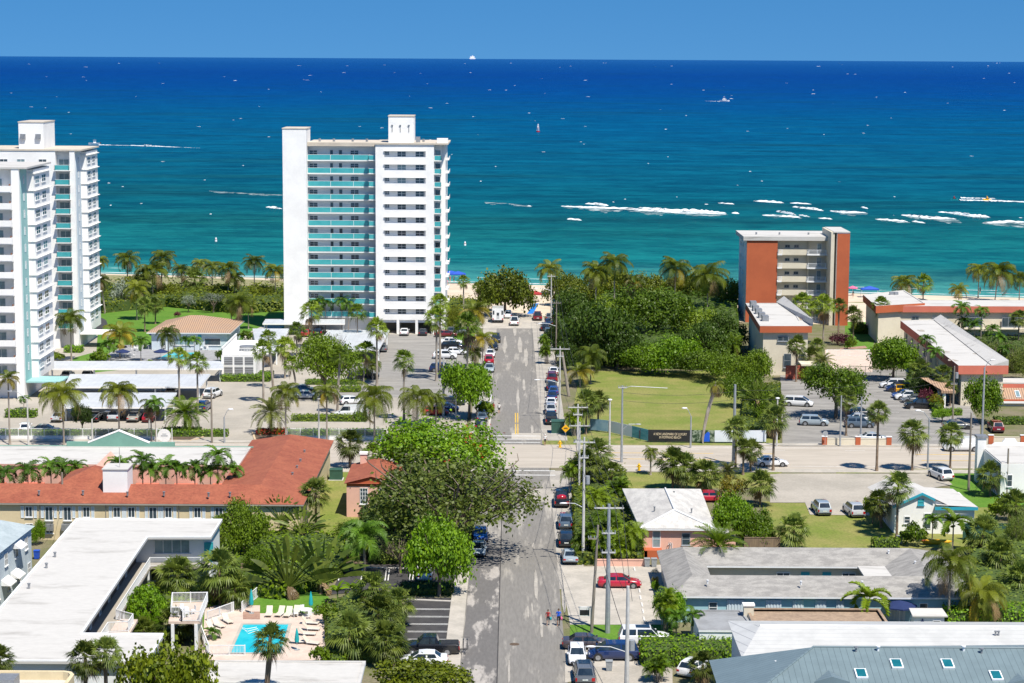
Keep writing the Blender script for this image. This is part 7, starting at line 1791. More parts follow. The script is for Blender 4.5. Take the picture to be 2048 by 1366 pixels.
hg(1708, 1745, 668, 4, 1.4, 'leaf_green', 'clipped bushes on the hotel lawn strip', 'hedges of the hotel')
hg(1868, 1925, 832, 2, 1, 'leaf_bright', 'low bushes before the reception canopy', 'hedges of the hotel')
hg(800, 905, 1192, 3.5, .8, 'leaf_dark', 'low hedge between the two black parking areas')
hg(660, 690, 1335, 3, 1, 'leaf_green', 'low hedge at the pool deck corner')
hg(1745, 1800, 1098, 1.2, 1.2, 'leaf_green', 'low hedge by the white cottage lawn')
for nm, pts, h_, lm in (('undergrowth', [(440, 1190), (440, 1075), (560, 1060), (690, 1100), (690, 1150), (640, 1180), (560, 1200)], 1.5, 'leaf_green'), ('undergrowth', [(655, 1325), (650, 1240), (700, 1200), (790, 1200), (808, 1250), (800, 1330)], 1.2, 'leaf_fan'), ('undergrowth', [(1150, 1130), (1145, 1000), (1180, 960), (1250, 960), (1262, 1060), (1285, 1110), (1285, 1132)], 1.6, 'leaf_palm'), ('undergrowth', [(1900, 1258), (1890, 1200), (1960, 1100), (2090, 1050), (2090, 1250)], 1.4, 'leaf_fan'), ('undergrowth', [(740, 1130), (720, 1060), (740, 960), (880, 930), (960, 1000), (930, 1125)], 1.4, 'leaf_dark'), ('undergrowth', [(300, 1250), (250, 1250), (290, 1190), (420, 1120), (480, 1190), (420, 1215)], .9, 'leaf_green'), ('undergrowth', [(1800, 790), (1840, 720), (1890, 810), (1880, 830)], 1.2, 'leaf_green'), ('undergrowth', [(1480, 870), (1490, 790), (1560, 780), (1560, 880)], 1.5, 'leaf_palm')):
 hedge(nm, pix(pts), h_, lm, dens=9, ls=.36, kind='stuff', rough=.45, round_=.7)
# ------------------------------------------------------------ vehicles in the photograph: pixel of the car's middle
GRS, GLS = 'cars parked along the right kerb of the street', 'cars parked along the left kerb of the street'
GTL, GHL, GCL = 'cars in the central tower lot', 'cars in the hotel lot', 'cars by the left carports'
VEH = [
# far street, right kerb
('pickup', 'black', 1102, 835, 90, 'black pickup parked first behind the junction on the far street', GRS, 0),
('suv', 'silver', 1101, 816, 90, 'silver car parked right in front of the black pickup by the junction', GRS, 0),
('sedan', 'white', 1102, 802, 90, 'pale sedan second in front of the black junction pickup', GRS, 0),
('sedan', 'navy', 1104, 789, 90, 'navy sedan in the middle of the kerb row beside the empty lot', GRS, 1),
('hatch', 'blue', 1107, 779, 90, 'blue hatchback pulled close to the slanted post', GRS, 1),
('suv', 'charcoal', 1103, 770, 90, 'charcoal SUV behind the big dark red one', GRS, 1),
('bigsuv', 'maroon', 1104, 754, 90, 'big dark red SUV with bright tail lamps on the far street', GRS, 0),
('sedan', 'white', 1107, 740, 90, 'white sedan ahead of the big dark red SUV', GRS, 1),
('hatch', 'teal', 1089, 675, 90, 'teal hatchback at the kerb by the forest', GRS, 1),
('suv', 'steel', 1097, 663, 90, 'steel-blue SUV at the kerb by the forest', GRS, 1),
('suv', 'black', 1090, 653, 90, 'black SUV at the kerb by the forest', GRS, 1),
('sedan', 'navy', 1098, 643, 90, 'navy sedan near the street end pole', GRS, 1),
('hatch', 'grey', 1099, 632, 90, 'grey hatchback at the far end of the right kerb', GRS, 1),
('pickup', 'maroon', 1075, 632, 90, 'dark red pickup stopped at the street end', None, 0),
('pickup', 'white', 1029, 642, 90, 'white pickup driving down the middle of the far street', None, 0),
('suv', 'white', 1016, 628, 90, 'white SUV beside the box truck at the street end', None, 1),
# left kerb
('suv', 'charcoal', 992, 676, -90, 'charcoal SUV at the left kerb nearest the beach', GLS, 1),
('sedan', 'black', 987, 691, -90, 'black sedan at the left kerb under palms', GLS, 1),
('sedan', 'white', 981, 705, -90, 'white sedan with dark windscreen ahead of the red SUV', GLS, 1),
('suv', 'red', 978, 718, 90, 'bright red SUV at the left kerb', GLS, 0),
('sedan', 'sky', 979, 734, -90, 'pale blue sedan half hidden by the mango tree', GLS, 1),
('suv', 'navy', 967, 817, -90, 'navy SUV beside the two walkers', GLS, 0),
('hatch', 'steel', 964, 831, 90, 'steel-blue hatchback second from the junction on the left kerb', GLS, 0),
('sedan', 'black', 962, 846, 90, 'black sedan nearest the junction on the left kerb', GLS, 0),
# near street
('pickup', 'black', 1123, 996, 90, 'black pickup with red cargo in its bed', GRS, 0),
('suv', 'steel', 1131, 1040, 90, 'steel-blue SUV parked behind the black pickup with red cargo', GRS, 0),
('suv', 'black', 1132, 1075, 90, 'black SUV with red tail lamps beside the palm thicket', GRS, 0),
('sedan', 'sky', 1140, 1108, 90, 'silver-blue sedan last in the near kerb row', GRS, 0),
('sedan', 'blue', 961, 1065, -90, 'deep blue sedan in the shade of the grey-green tree', GLS, 0),
('sedan', 'sky', 957, 1094, -90, 'pale car facing us under the grey-green tree', GLS, 0),
('sedan', 'red', 1239, 1160, 0, 'shiny red sedan in the front parking lot', None, 0),
('sedan', 'brown', 1173, 1281, 0, 'brown sedan parked across the grass strip', None, 0),
('hatch', 'white', 1154, 1306, -90, 'white hatchback nosing towards us at the near kerb', None, 0),
('minivan', 'grey', 1168, 1342, 90, 'grey minivan at the bottom of the near kerb', None, 0),
('minivan', 'navy', 1227, 1302, 180, 'navy minivan on the driveway behind the concrete pole', None, 0),
('bigsuv', 'white', 1289, 1274, 0, 'large white SUV beside the clipped hedge', None, 0),
('hatch', 'white', 1388, 1330, 60, 'white car hidden behind the clipped hedge at the bottom', None, 1),
('pickup', 'black', 861, 1291, 180, 'black pickup with a bicycle rack in the motel lot', None, 0),
('sedan', 'white', 846, 1315, 180, 'white sedan behind the bottom sea grape tree', None, 0),
('hatch', 'white', 850, 1142, 90, 'white car under the bright tree of the black lot', None, 1),
('sedan', 'red', 1423, 991, 0, 'red car tucked behind the pink house', None, 1),
# central lot
('sedan', 'white', 902, 681, 0, 'white sedan at the top of the row beside the street palms', GTL, 0),
('suv', 'black', 905, 691, 0, 'black SUV between two white cars in the tower lot', GTL, 0),
('sedan', 'white', 910, 701, 0, 'white coupe below the black SUV in the tower lot', GTL, 0),
('suv', 'white', 890, 709, 0, 'white SUV lowest of the white cars in the tower lot', GTL, 0),
('suv', 'navy', 884, 735, 0, 'navy SUV beside the twin fan palm trunks', GTL, 0),
('sedan', 'maroon', 892, 666, 0, 'dark red sedan at the tower corner', GTL, 1),
('suv', 'grey', 914, 662, 0, 'grey SUV behind palms at the tower corner', GTL, 1),
('sedan', 'white', 809, 662, 90, 'white sedan inside the tower garage opening', GTL, 0),
('sedan', 'charcoal', 846, 662, 90, 'dark sedan inside the right garage opening', GTL, 1),
('suv', 'black', 637, 661, 90, 'black SUV under the thin carport', GTL, 0),
('sedan', 'red', 612, 664, 90, 'red car half hidden under the thin carport', GTL, 1),
('pickup', 'charcoal', 727, 748, 0, 'dark pickup behind the round shade tree', GTL, 0),
('sedan', 'silver', 612, 788, 0, 'silver sedan left of the round shade tree', GTL, 0),
('sedan', 'steel', 606, 776, 0, 'steel-blue sedan in the shade of the round tree', GTL, 1),
('hatch', 'white', 704, 799, 20, 'white hatchback behind the white van', GTL, 0),
('van', 'white', 703, 826, 180, 'white cargo van behind the dark clipped hedge', GTL, 0),
('sedan', 'charcoal', 903, 800, 0, 'dark sedan under the mango tree', GTL, 1),
('hatch', 'navy', 893, 813, 0, 'navy hatchback behind the broad coconut palm', GTL, 1),
('hatch', 'red', 872, 820, 0, 'magenta-red hatchback at the end of the fence', GTL, 0),
('sedan', 'grey', 765, 694, 90, 'grey car at the right edge of the wide carport', GTL, 1),
('sedan', 'white', 748, 694, 90, 'white car under the wide carport', GTL, 1),
# left lots
('suv', 'white', 426, 785, 75, 'white SUV right of the three carports', GCL, 0),
('suv', 'navy', 407, 811, 85, 'dark blue SUV below the white SUV near the carports', GCL, 0),
('hatch', 'white', 51, 853, 100, 'white hatchback behind the left road fence', GCL, 0),
('sedan', 'black', 91, 857, 0, 'black sedan low behind the left road fence', GCL, 0),
('sedan', 'silver', 118, 831, 90, 'silver sedan leftmost under the front carport', GCL, 0),
('suv', 'silver', 231, 829, 90, 'silver SUV in the middle of the front carport', GCL, 0),
('sedan', 'tan', 269, 831, 90, 'tan sedan under the front carport', GCL, 0),
('hatch', 'red', 299, 832, 90, 'red hatchback at the right of the front carport', GCL, 0),
('sedan', 'white', 135, 748, 90, 'white car under the long narrow carport', GCL, 1),
('sedan', 'charcoal', 175, 748, 90, 'dark car under the long narrow carport, second bay', GCL, 1),
('suv', 'tan', 345, 781, 90, 'tan SUV under the middle carport', GCL, 1),
('sedan', 'steel', 230, 781, 90, 'blue car under the middle carport', GCL, 1),
('sedan', 'black', 190, 831, 90, 'black car in the dark of the front carport', GCL, 1),
# right side
('suv', 'sky', 1642, 1013, 93, 'blue-grey SUV on the gravel lot edge', None, 0),
('suv', 'silver', 1707, 1017, 97, 'silver SUV on the gravel lot beside the cottage', None, 0),
('suv', 'white', 1881, 946, 105, 'white SUV parked on the road verge', None, 0),
('sedan', 'white', 1543, 921, 0, 'white sedan driving on the main road', None, 0),
('van', 'white', 1924, 891, 180, 'white cargo van driving on the main road', None, 0),
('minivan', 'white', 1597, 803, -14, 'white minivan entering the hotel car park', GHL, 0),
('suv', 'sky', 1628, 841, -8, 'pale blue-white SUV in the shade by the hotel drive', GHL, 0),
('sedan', 'charcoal', 1722, 823, 0, 'dark sedan under the hotel shade tree', GHL, 1),
('sedan', 'silver', 1722, 834, 0, 'silver sedan under the hotel shade tree', GHL, 1),
('suv', 'steel', 1719, 845, 0, 'steel-blue SUV at the foot of the leaning fan palm', GHL, 0),
('sedan', 'silver', 1748, 873, 0, 'long silver sedan behind the cream wall', GHL, 0),
('suv', 'white', 1786, 767, 180, 'white SUV topmost in the angled hotel bays', GHL, 0),
('suv', 'navy', 1797, 774, 180, 'navy SUV above the yellow off-road car', GHL, 1),
('jeep', 'yellow', 1814, 779, 0, 'yellow boxy off-road car with black roof', GHL, 0),
('hatch', 'blue', 1808, 787, 180, 'blue hatchback below the yellow off-road car', GHL, 1),
('suv', 'white', 1817, 791, 180, 'white SUV below the yellow off-road car', GHL, 0),
('sedan', 'grey', 1830, 796, 180, 'grey sedan between white SUV and black pickup', GHL, 1),
('pickup', 'black', 1843, 808, 180, 'black pickup lowest in the angled hotel bays', GHL, 0),
('suv', 'maroon', 1991, 852, 90, 'dark maroon SUV before the hotel reception hedge', GHL, 0),
('sedan', 'grey', 1915, 848, 0, 'grey car in the shade of the round clipped tree', GHL, 1)]
for kd, cl, u, v, hd, lb, gr, fr in VEH:
 q = P(u, v, .8); o = vehicle(kd, cl, q.x, q.y, hd, lb, gr, far=bool(fr))
 if 'cargo in its bed' in lb:
  mb = MB(); mb.box(-2.2, -.6, 1.2, -1.2, .6, 1.42); mb.ball((-1.7, 0, 1.4), .5, .55, .25); link('cargo_bundle', mb.mesh('cargo_bundle', ['paint_red'], smooth=True), o)
 if 'boxy' in lb:
  mb = MB(); mb.box(-2.0, -.75, 1.84, .45, .75, 1.9); link('hardtop', mb.mesh('hardtop', ['black_trim']), o)
 if 'large white SUV' in lb or kd == 'minivan' and cl == 'grey':
  mb = MB(); mb.box(-.9, -.55, 1.9 if kd == 'bigsuv' else 1.76, .5, .55, 1.915 if kd == 'bigsuv' else 1.775); link('sunroof', mb.mesh('sunroof', ['car_glass']), o)
 if 'bicycle rack' in lb:
  rk = root('bicycle_rack', (q.x + 3.15, q.y, .012), 'dark bicycle rack carrying two bicycles behind the black pickup', 'bicycle rack')
  mb = MB(); mb.tube([(-.3, 0, .45), (.5, 0, .45)], .05); mb.tube([(.1, 0, .45), (.1, 0, 1.3)], .04); mb.tube([(.45, 0, .45), (.45, 0, 1.3)], .04); link('frame', mb.mesh('rack_frame', ['black_trim']), rk)
  for k in (0, 1):
   bk = root('bicycle', (q.x + 3.25 + k * .35, q.y, .55), 'dark bicycle hung on the pickup rack, ' + ('nearer the tailgate' if k == 0 else 'outer one'), 'bicycle', 'bicycles on the pickup rack')
   for s in (-1, 1):
    mb = MB(); ring = [(0, s * .52 + math.cos(a * .524) * .33, .33 + math.sin(a * .524) * .33) for a in range(13)]; mb.tube(ring, .022, 5, cap=False)
    for a in range(6): mb.tube([(0, s * .52, .33), ring[a * 2]], .005, 3)
    link('wheel', mb.mesh('bicycle_wheel', ['tyre']), bk)
   mb = MB()
   for a, b_ in (((0, -.52, .33), (0, -.2, .85)), ((0, -.2, .85), (0, .38, .88)), ((0, .38, .88), (0, .52, .33)), ((0, 0, .33), (0, -.22, .95)), ((0, 0, .33), (0, .38, .8)), ((0, -.52, .33), (0, 0, .33))): mb.tube([a, b_], .02, 5)
   mb.tube([(-.25, .42, 1.0), (.25, .42, 1.0)], .018, 5); mb.box(-.07, -.36, .95, .07, -.1, 1.0); link('frame', mb.mesh('bicycle_frame', ['paint_charcoal']), bk)
# white box truck at the street end
q = P(996, 632, 1.2); T = root('box_truck', (q.x, q.y, .012), 'tall white box truck with dark rear windows at the street end', 'truck')
mb = MB(); mb.box(-1.25, -3.2, .7, 1.25, 1.6, 3.3); link('cargo_box', mb.mesh('cargo_box', ['paint_white']), T)
mb = MB(); mb.box(-1.05, 1.602, .6, 1.05, 3.1, 2.1); mb.box(-1.0, 1.603, .45, 1.0, 3.6, 1.5); link('cab', mb.mesh('truck_cab', ['paint_white']), T)
for x in (-.95, .95):
 mb = MB(); mb.box(x - .17, -3.23, 1.9, x + .17, -3.2, 2.8); link('rear_window', mb.mesh('truck_window', ['car_glass']), T)
mb = MB(); mb.box(-.3, -3.23, 1.0, .3, -3.2, 2.4); link('rear_door', mb.mesh('truck_door', ['paint_silver']), T); mb = MB(); mb.box(-.24, -3.25, 1.7, .24, -3.23, 2.3); link('door_window', mb.mesh('truck_window', ['car_glass']), T)
mb = MB(); mb.box(-1.25, -3.35, .45, 1.25, -3.0, .68); link('bumper', mb.mesh('truck_bumper', ['black_trim']), T)
for x in (-1, 1):
 mb = MB(); mb.box(x * 1.05 - .12, -3.24, .75, x * 1.05 + .12, -3.2, 1.1); link('taillight', mb.mesh('truck_lamp', ['tail_lamp']), T)
 for y in (-2, 2.4): mb = MB(); mb.tube([(x * 1.0, y, .42), (x * 1.22, y, .42)], .42, 14); link('wheel', mb.mesh('truck_wheel', ['tyre']), T)
# ------------------------------------------------------------ poles, wires, lamps, signs
mat('wood_pole', (.30, .26, .21), .9, (.22, .19, .155), scale=(4, 4, .7), fine=.2)
mat('concrete_pole', (.55, .54, .51), .9, (.46, .45, .43), scale=2)
mat('galvanised', (.42, .44, .45), .5, (.34, .36, .38), scale=2, metal=.4)
mat('green_metal', (.035, .10, .075), .6, (.03, .08, .06), scale=1.5)
mat('wire_black', (.03, .03, .032), .7, (.05, .05, .05), scale=1)
mat('sign_yellow', (.80, .42, .01), .5, (.75, .38, .01), scale=2)
mat('hydrant_yellow', (.80, .50, .02), .5, (.72, .42, .02), scale=4)
mat('bin_grey', (.30, .32, .33), .6, (.24, .26, .27), scale=4)
mat('bin_blue', (.02, .09, .50), .55, (.02, .07, .40), scale=4)
mat('canvas_teal', (.01, .36, .38), .8, (.01, .30, .33), scale=4)
mat('canvas_navy', (.015, .03, .11), .8, (.012, .025, .09), scale=4)
mat('lounger', (.62, .56, .46), .8, (.54, .48, .39), scale=5)
mat('lounger_frame', (.75, .75, .74), .6, (.68, .68, .67), scale=5)
mat('banner_black', (.012, .012, .014), .6, (.02, .02, .022), scale=.5)
mat('banner_white', (.66, .69, .72), .6, (.58, .63, .68), scale=.3)
mat('banner_blue', (.10, .22, .32), .6, (.22, .34, .42), scale=.5)
mat('banner_sea', (.06, .28, .33), .6, (.16, .40, .44), scale=(.6, .6, 2))
mat('banner_leaf', (.02, .05, .02), .6, (.25, .30, .22), scale=1.2, lo=.45, hi=.55)
mat('banner_gold', (.75, .62, .42), .5, (.70, .58, .40), scale=2)
mat('skin', (.45, .25, .16), .6, (.40, .22, .14), scale=6)
mat('cloth_blue', (.01, .10, .62), .8, (.01, .08, .5), scale=6)
mat('cloth_red', (.35, .03, .03), .8, (.28, .02, .025), scale=6)
mat('cloth_black', (.02, .02, .025), .8, (.035, .035, .04), scale=6)
mat('cloth_white', (.75, .74, .72), .8, (.66, .65, .63), scale=6)
mat('cloth_pink', (.72, .15, .28), .8, (.62, .12, .24), scale=6)
mat('hair', (.03, .018, .01), .7, (.05, .03, .018), scale=9)
mat('pool_tile', (.01, .42, .52), .25, (.03, .50, .58), scale=.5, spec=.5)
mat('beach_mat', (.01, .16, .55), .8, (.015, .20, .6), scale=1)
mat('hull_white', (.80, .80, .80), .3, (.74, .74, .75), scale=1)
mat('wheel_stop', (.66, .64, .60), .9, (.55, .53, .50), scale=2)
GP = 'utility poles along the street'
POLES = {}
def upole(key, u, vb, vt, m_, label, arms=(), r0=.17, r1=.11, lamp=None, ut=None, group=GP, box=None, name='utility_pole', cat='utility pole'):
 """arms: (metres below top, half width); lamp: (metres below top, reach to -x)"""
 b = P(u, vb); h = hgt(b.x, b.y, vt); s = b.y / FPX
 o = root(name, b, label, cat, group)
 mb = MB(); mb.tube([(0, 0, 0), (((ut or u) - u) * s, 0, h)], [r0, r1], 8); link('pole', mb.mesh('pole', [m_]), o)
 att = []
 for d, hw in arms:
  z = h - d; mb = MB(); mb.box(-hw, -.16, z - .07, hw, -.04, z + .07); link('crossarm', mb.mesh('crossarm', ['concrete_pole' if m_ != 'wood_pole' else 'wood_pole']), o)
  for x in (-hw * .92, -hw * .4, hw * .4, hw * .92):
   mb = MB(); mb.disc((x, -.1, z + .07), .06, .22, 6); link('insulator', mb.mesh('insulator', ['galvanised']), o)
  att.append([(b.x + x, b.y - .1, z + .3) for x in (-hw * .92, hw * .4, hw * .92)])
 if lamp:
  z = h - lamp[0]; L = lamp[1]; mb = MB(); mb.tube([(0, 0, z), (-L * .5, 0, z + .5), (-L, 0, z + .55)], .05, 6); link('lamp_arm', mb.mesh('lamp_arm', ['galvanised']), o)
  mb = MB(); mb.ball((-L - .3, 0, z + .53), .5, .17, .1, 8, 5); link('lamp_head', mb.mesh('lamp_head', ['hull_white'], smooth=True), o)
 if box:
  z = h - box; mb = MB(); mb.disc((.42, 0, z), .27, .95, 10); link('transformer', mb.mesh('transformer', ['galvanised']), o)
 POLES[key] = dict(top=Vector((b.x + ((ut or u) - u) * s, b.y, h)), arms=att, o=o)
 return o
upole('f1', 1102, 652, 549, 'concrete_pole', 'farthest utility pole with crossarm and lamp by the street end', [(.4, .9)], lamp=(3.6, 3.0))
upole('f2', 1112, 725, 601, 'wood_pole', 'second farthest utility pole beside the dark forest trees', [(.5, .9)], lamp=(5, 2.8))
upole('f3', 1119, 838, 693, 'concrete_pole', 'pale utility pole at the kerb beside the parked car row', [(.4, 1.6), (1.6, .6)], lamp=(6, 3.4))
upole('m1', 1155, 905, 808, 'concrete_pole', 'first of three close utility poles at the road corner', [(.5, 1.5), (1.6, .7)])
upole('m2', 1158, 990, 844, 'concrete_pole', 'middle of three close utility poles at the road corner', [(.5, 1.4), (2.6, .6)])
upole('m3', 1166, 1128, 874, 'concrete_pole', 'tallest of three close utility poles, with lamp arm over the street', [(.6, 1.25), (2.4, .5)], lamp=(8.3, 2.0), box=5.5, r0=.2)
upole('n1', 1215, 1266, 1008, 'galvanised', 'big grey utility pole with wide crossarm in front of the pink house', [(.4, 1.5), (3, .7), (5, .7)], r0=.27, r1=.16)
upole('n2', 1183, 1266, 1050, 'wood_pole', 'plain wooden utility pole left of the big grey one', [(1.4, .45)], ut=1194)
upole('n3', 1253, 1400, 1172, 'concrete_pole', 'concrete utility pole with loops at the bottom edge', [], lamp=(6.2, 3.0), r0=.24, r1=.14, box=6.0)
upole('l1', 127, 1063, 945, 'wood_pole', 'weathered wooden utility pole behind the white motel', [(2.0, .7)], r0=.2)
upole('l2', 424, 886, 776, 'wood_pole', 'wooden utility pole at the parking lot entrance', [(1.0, .5)])
upole('r1', 1905, 846, 732, 'wood_pole', 'wooden utility pole before the hotel reception', [(3, .5)], box=2.0)
upole('r2', 1937, 981, 826, 'wood_pole', 'bare wooden utility pole on the lawn by the white SUV', [], r0=.19)
upole('r3', 2013, 996, 897, 'wood_pole', 'bare wooden pole in front of the white hall', [])
upole('r4', 1243, 925, 771, 'galvanised', 'grey-green road pole with two long lamp arms', [(.3, .6)], r0=.2)
upole('r5', 1467, 930, 769, 'galvanised', 'thick steel road pole right of the banner fence', [], r0=.28, r1=.17)
b = P(1138, 793); t = P(1125, 760, 6.0)
o = root('wooden_post', b, 'slanted dark wooden post at the edge of the empty lot', 'post'); mb = MB(); mb.tube([(0, 0, 0), (-1.2, 2.0, 7.5)], [.28, .2], 8); link('pole', mb.mesh('pole', ['wood_pole']), o); 
for p_, k in (('r4', 1), ('r4', -1)):
 q = POLES['r4']; h = q['top'].z
 mb = MB()
 if k > 0: mb.tube([(0, 0, h - .5), (1.2, 0, h - .1), (6.5, 0, h - .35)], .05, 6)
 else: mb.tube([(0, 0, h * .42), (1.0, 0, h * .5), (1.9, 0, h * .5)], .05, 6); mb.ball((2.3, 0, h * .5), .5, .2, .1)
 link('lamp_arm', mb.mesh('lamp_arm', ['galvanised']), q['o'])
GLP = 'lamp posts along the main road'
def lamp(u, vb, vt, label, m_='concrete_pole', reach=0, head=True, r=.1, group=GLP):
 b = P(u, vb); h = hgt(b.x, b.y, vt); o = root('street_lamp', b, label, 'street lamp', group)
 mb = MB(); mb.tube([(0, 0, 0), (0, 0, h)], [r * 1.5, r], 8); link('post', mb.mesh('post', [m_]), o)
 if reach:
  mb = MB(); mb.tube([(0, 0, h - .05), (reach * .5, 0, h + 1.0), (reach, 0, h + 1.2)], .05, 6); link('lamp_arm', mb.mesh('lamp_arm', ['galvanised']), o)
  x, z = reach, h + 1.2
 else: x, z = 0, h + .12
 if head: mb = MB(); mb.ball((x, 0, z), .45 if reach else .34, .24, .14, 8, 5); link('lamp_head', mb.mesh('lamp_head', ['hull_white'], smooth=True), o)
 return o
lamp(1219, 895, 801, 'round concrete lamp post with globe, left end of the banner fence')
lamp(1381, 896, 832, 'slim road lamp in front of the black banner', 'galvanised', -1.0)
lamp(1553, 893, 798, 'white lamp post at the hotel drive entrance')
lamp(1964, 874, 735, 'very tall lamp post in front of the hotel reception', 'galvanised', 1.2, r=.13)
lamp(1855, 939, 838, 'lamp post on the road verge between two thick fan palms', 'galvanised', -1.6)
lamp(1680, 893, 791, 'thin metal post behind the cream wall', 'galvanised', 0, head=False)
lamp(1721, 878, 794, 'thin metal post right of the leaning fan palm', 'galvanised', 0, head=False)
lamp(57, 891, 798, 'white lamp post by the front white tower', 'concrete_pole', -2.6)
lamp(185, 883, 838, 'white lamp post with slanted arm behind the green gable', 'concrete_pole', 2.4)
lamp(449, 886, 834, 'thin lamp post in the lot entrance lane', 'galvanised', 1.0)
lamp(638, 889, 799, 'blue-white lamp post by the lot fence', 'concrete_pole')
lamp(887, 832, 716, 'tallest lamp post at the corner of the mango tree', 'concrete_pole', r=.14, head=False)
lamp(912, 838, 793, 'short white lamp post under the mango tree', 'concrete_pole')
lamp(836, 838, 814, 'small globe lamp post in the central lot', 'galvanised')
lamp(299, 868, 828, 'pale post under the drooping palm', 'concrete_pole', head=False)
def wire(a, b_, sag, label, r=.022):
 a, b_ = Vector(a), Vector(b_); o = root('overhead_wire', (a + b_) / 2, label, 'wire', 'overhead wires'); mb = MB(); c = (a + b_) / 2
 mb.tube([a.lerp(b_, t / 14) - c - Vector((0, 0, sag * 4 * (t / 14) * (1 - t / 14))) for t in range(15)], r, 4); link('cable', mb.mesh('wire', ['wire_black']), o)
seq = ['f1', 'f2', 'f3', 'm1', 'm2', 'm3', 'n1']
words_ = ['farthest', 'second', 'third', 'corner', 'twin-pole', 'near']
for (a, b_), wd in zip(zip(seq, seq[1:]), words_):
 for k, side_ in ((0, 'left'), (1, 'middle'), (2, 'right')):
  wire(POLES[a]['arms'][0][k], POLES[b_]['arms'][0][k], .5, '%s wire of the %s span of street poles' % (side_, wd), .02)
tn = POLES['n3']['top']
for k, side_ in ((0, 'left'), (1, 'middle'), (2, 'right')): wire(POLES['n1']['arms'][0][k], tn + Vector(((k - 1) * .4, 0, -.4 - .5 * k)), .6, '%s wire of the bottom span beside the driveway' % side_, .022)
wire(POLES['n2']['top'] - Vector((0, 0, 1.2)), tn - Vector((0, 0, 5)), .8, 'low cable sagging from the wooden pole to the bottom concrete pole', .03)
wire(POLES['n2']['top'] - Vector((0, 0, 1.2)), POLES['m3']['top'] - Vector((0, 0, 6)), .6, 'low cable from the wooden pole towards the lamp pole', .03)
wire(POLES['m3']['top'] - Vector((0, 0, 3)), P(1290, 1062, 3.4), .6, 'service drop from the tallest pole to the pink house', .02)
for z in (1.0, 2.2): wire(POLES['r4']['top'] - Vector((0, 0, z)), POLES['r5']['top'] - Vector((0, 0, z)), .5, ('upper' if z < 2 else 'lower') + ' wire along the road above the banner fence', .02)
for z in (.8, 2.2): wire(POLES['r5']['top'] - Vector((0, 0, z)), POLES['r1']['top'] - Vector((0, 0, z)), 1.0, ('upper' if z < 2 else 'lower') + ' wire along the road above the hotel car park', .02)
for k, d in ((0, 2), (1, 3.2)): wire(POLES['l1']['top'] - Vector((0, 0, d)), P(100, 1030, 4) + Vector((k, 0, 0)), .3, ('upper' if k == 0 else 'lower') + ' service drop to the cream motel wall', .02)
# signs, boxes, hydrants, bins
def post_sign(u, vb, v, kind, label, name='road_sign'):
 b = P(u, vb); z = hgt(b.x, b.y, v); o = root(name, b, label, 'sign'); mb = MB(); mb.tube([(0, .04, 0), (0, .04, z + .2)], .035, 6); link('post', mb.mesh('post', ['galvanised']), o)
 mb = MB(); n_ = 8 if kind != 'diamond' else 4; rr_ = .62 if kind == 'diamond' else .42
 off = 0 if kind == 'diamond' else math.pi / 8
 a = [(math.cos(off + i * 2 * math.pi / n_) * rr_, math.sin(off + i * 2 * math.pi / n_) * rr_) for i in range(n_)]
 mb.poly([(x, 0, z + y) for x, y in a]); mb.poly([(x, .02, z + y) for x, y in a[::-1]])
 for (x0, y0), (x1, y1) in zip(a, a[1:] + a[:1]): mb.poly([(x0, 0, z + y0), (x0, .02, z + y0), (x1, .02, z + y1), (x1, 0, z + y1)])
 link('sign_plate', mb.mesh('sign_plate', ['sign_yellow' if kind == 'diamond' else 'galvanised']), o)
 if kind == 'diamond':
  mb = MB(); mb.box(-.3, -.012, z - .08, .3, -.002, z + .02); mb.box(-.2, -.012, z + .08, .2, -.002, z + .15); link('lettering', mb.mesh('lettering', ['banner_black']), o)
post_sign(966, 871, 847, 'stop', 'grey back of a stop sign at the left junction corner'); post_sign(1131, 888, 857, 'diamond', 'yellow diamond warning sign at the right junction corner'); post_sign(1650, 893, 867, 'stop', 'grey back of a stop sign behind the cream wall'); post_sign(1034, 622, 606, 'stop', 'small sign at the street end in front of the round tree')
b = P(329, 888); o = root('club_sign', b, 'white oval sign by the parking lot entrance', 'sign'); z = hgt(b.x, b.y, 871); mb = MB(); mb.box(-1.2, .02, 0, -1.1, .12, z + 1.1); mb.box(1.1, .02, 0, 1.2, .12, z + 1.1); link('post', mb.mesh('post', ['hull_white']), o); mb = MB(); mb.tube([(0, 0, z), (0, -.08, z)], 1.0, 20); link('sign_plate', mb.mesh('sign_plate', ['cloth_white']), o); mb = MB(); mb.box(-.5, -.1, z - .1, .5, -.081, z + .05); mb.box(-.3, -.1, z + .2, .3, -.081, z + .3); link('lettering', mb.mesh('lettering', ['galvanised']), o)
def cabinet(u0, u1, vb, vt, d, label):
 a, b_ = P(u0, vb), P(u1, vb); h = hgt(a.x, a.y, vt) * .8; o = root('utility_cabinet', ((a.x + b_.x) / 2, a.y, 0), label, 'utility box'); w_ = (b_.x - a.x) / 2
 mb = MB(); mb.box(-w_, 0, .1, w_, d, h); link('cabinet_body', mb.mesh('cabinet_body', ['green_metal']), o); mb = MB(); mb.box(-w_ - .15, -.15, 0, w_ + .15, d + .15, .1); link('plinth', mb.mesh('plinth', ['concrete_pole']), o); mb = MB(); mb.box(-w_ - .04, -.05, h + .002, w_ + .04, d + .05, h + .08); mb.box(-.02, -.02, .3, .02, -.001, h - .15); link('lid', mb.mesh('lid', ['green_metal']), o)
cabinet(1103, 1129, 868, 838, 2.2, 'green utility cabinet behind the black pickup at the junction'); cabinet(659, 684, 961, 936, 1.6, 'green utility cabinet on the lawn between salmon roof and pink house')
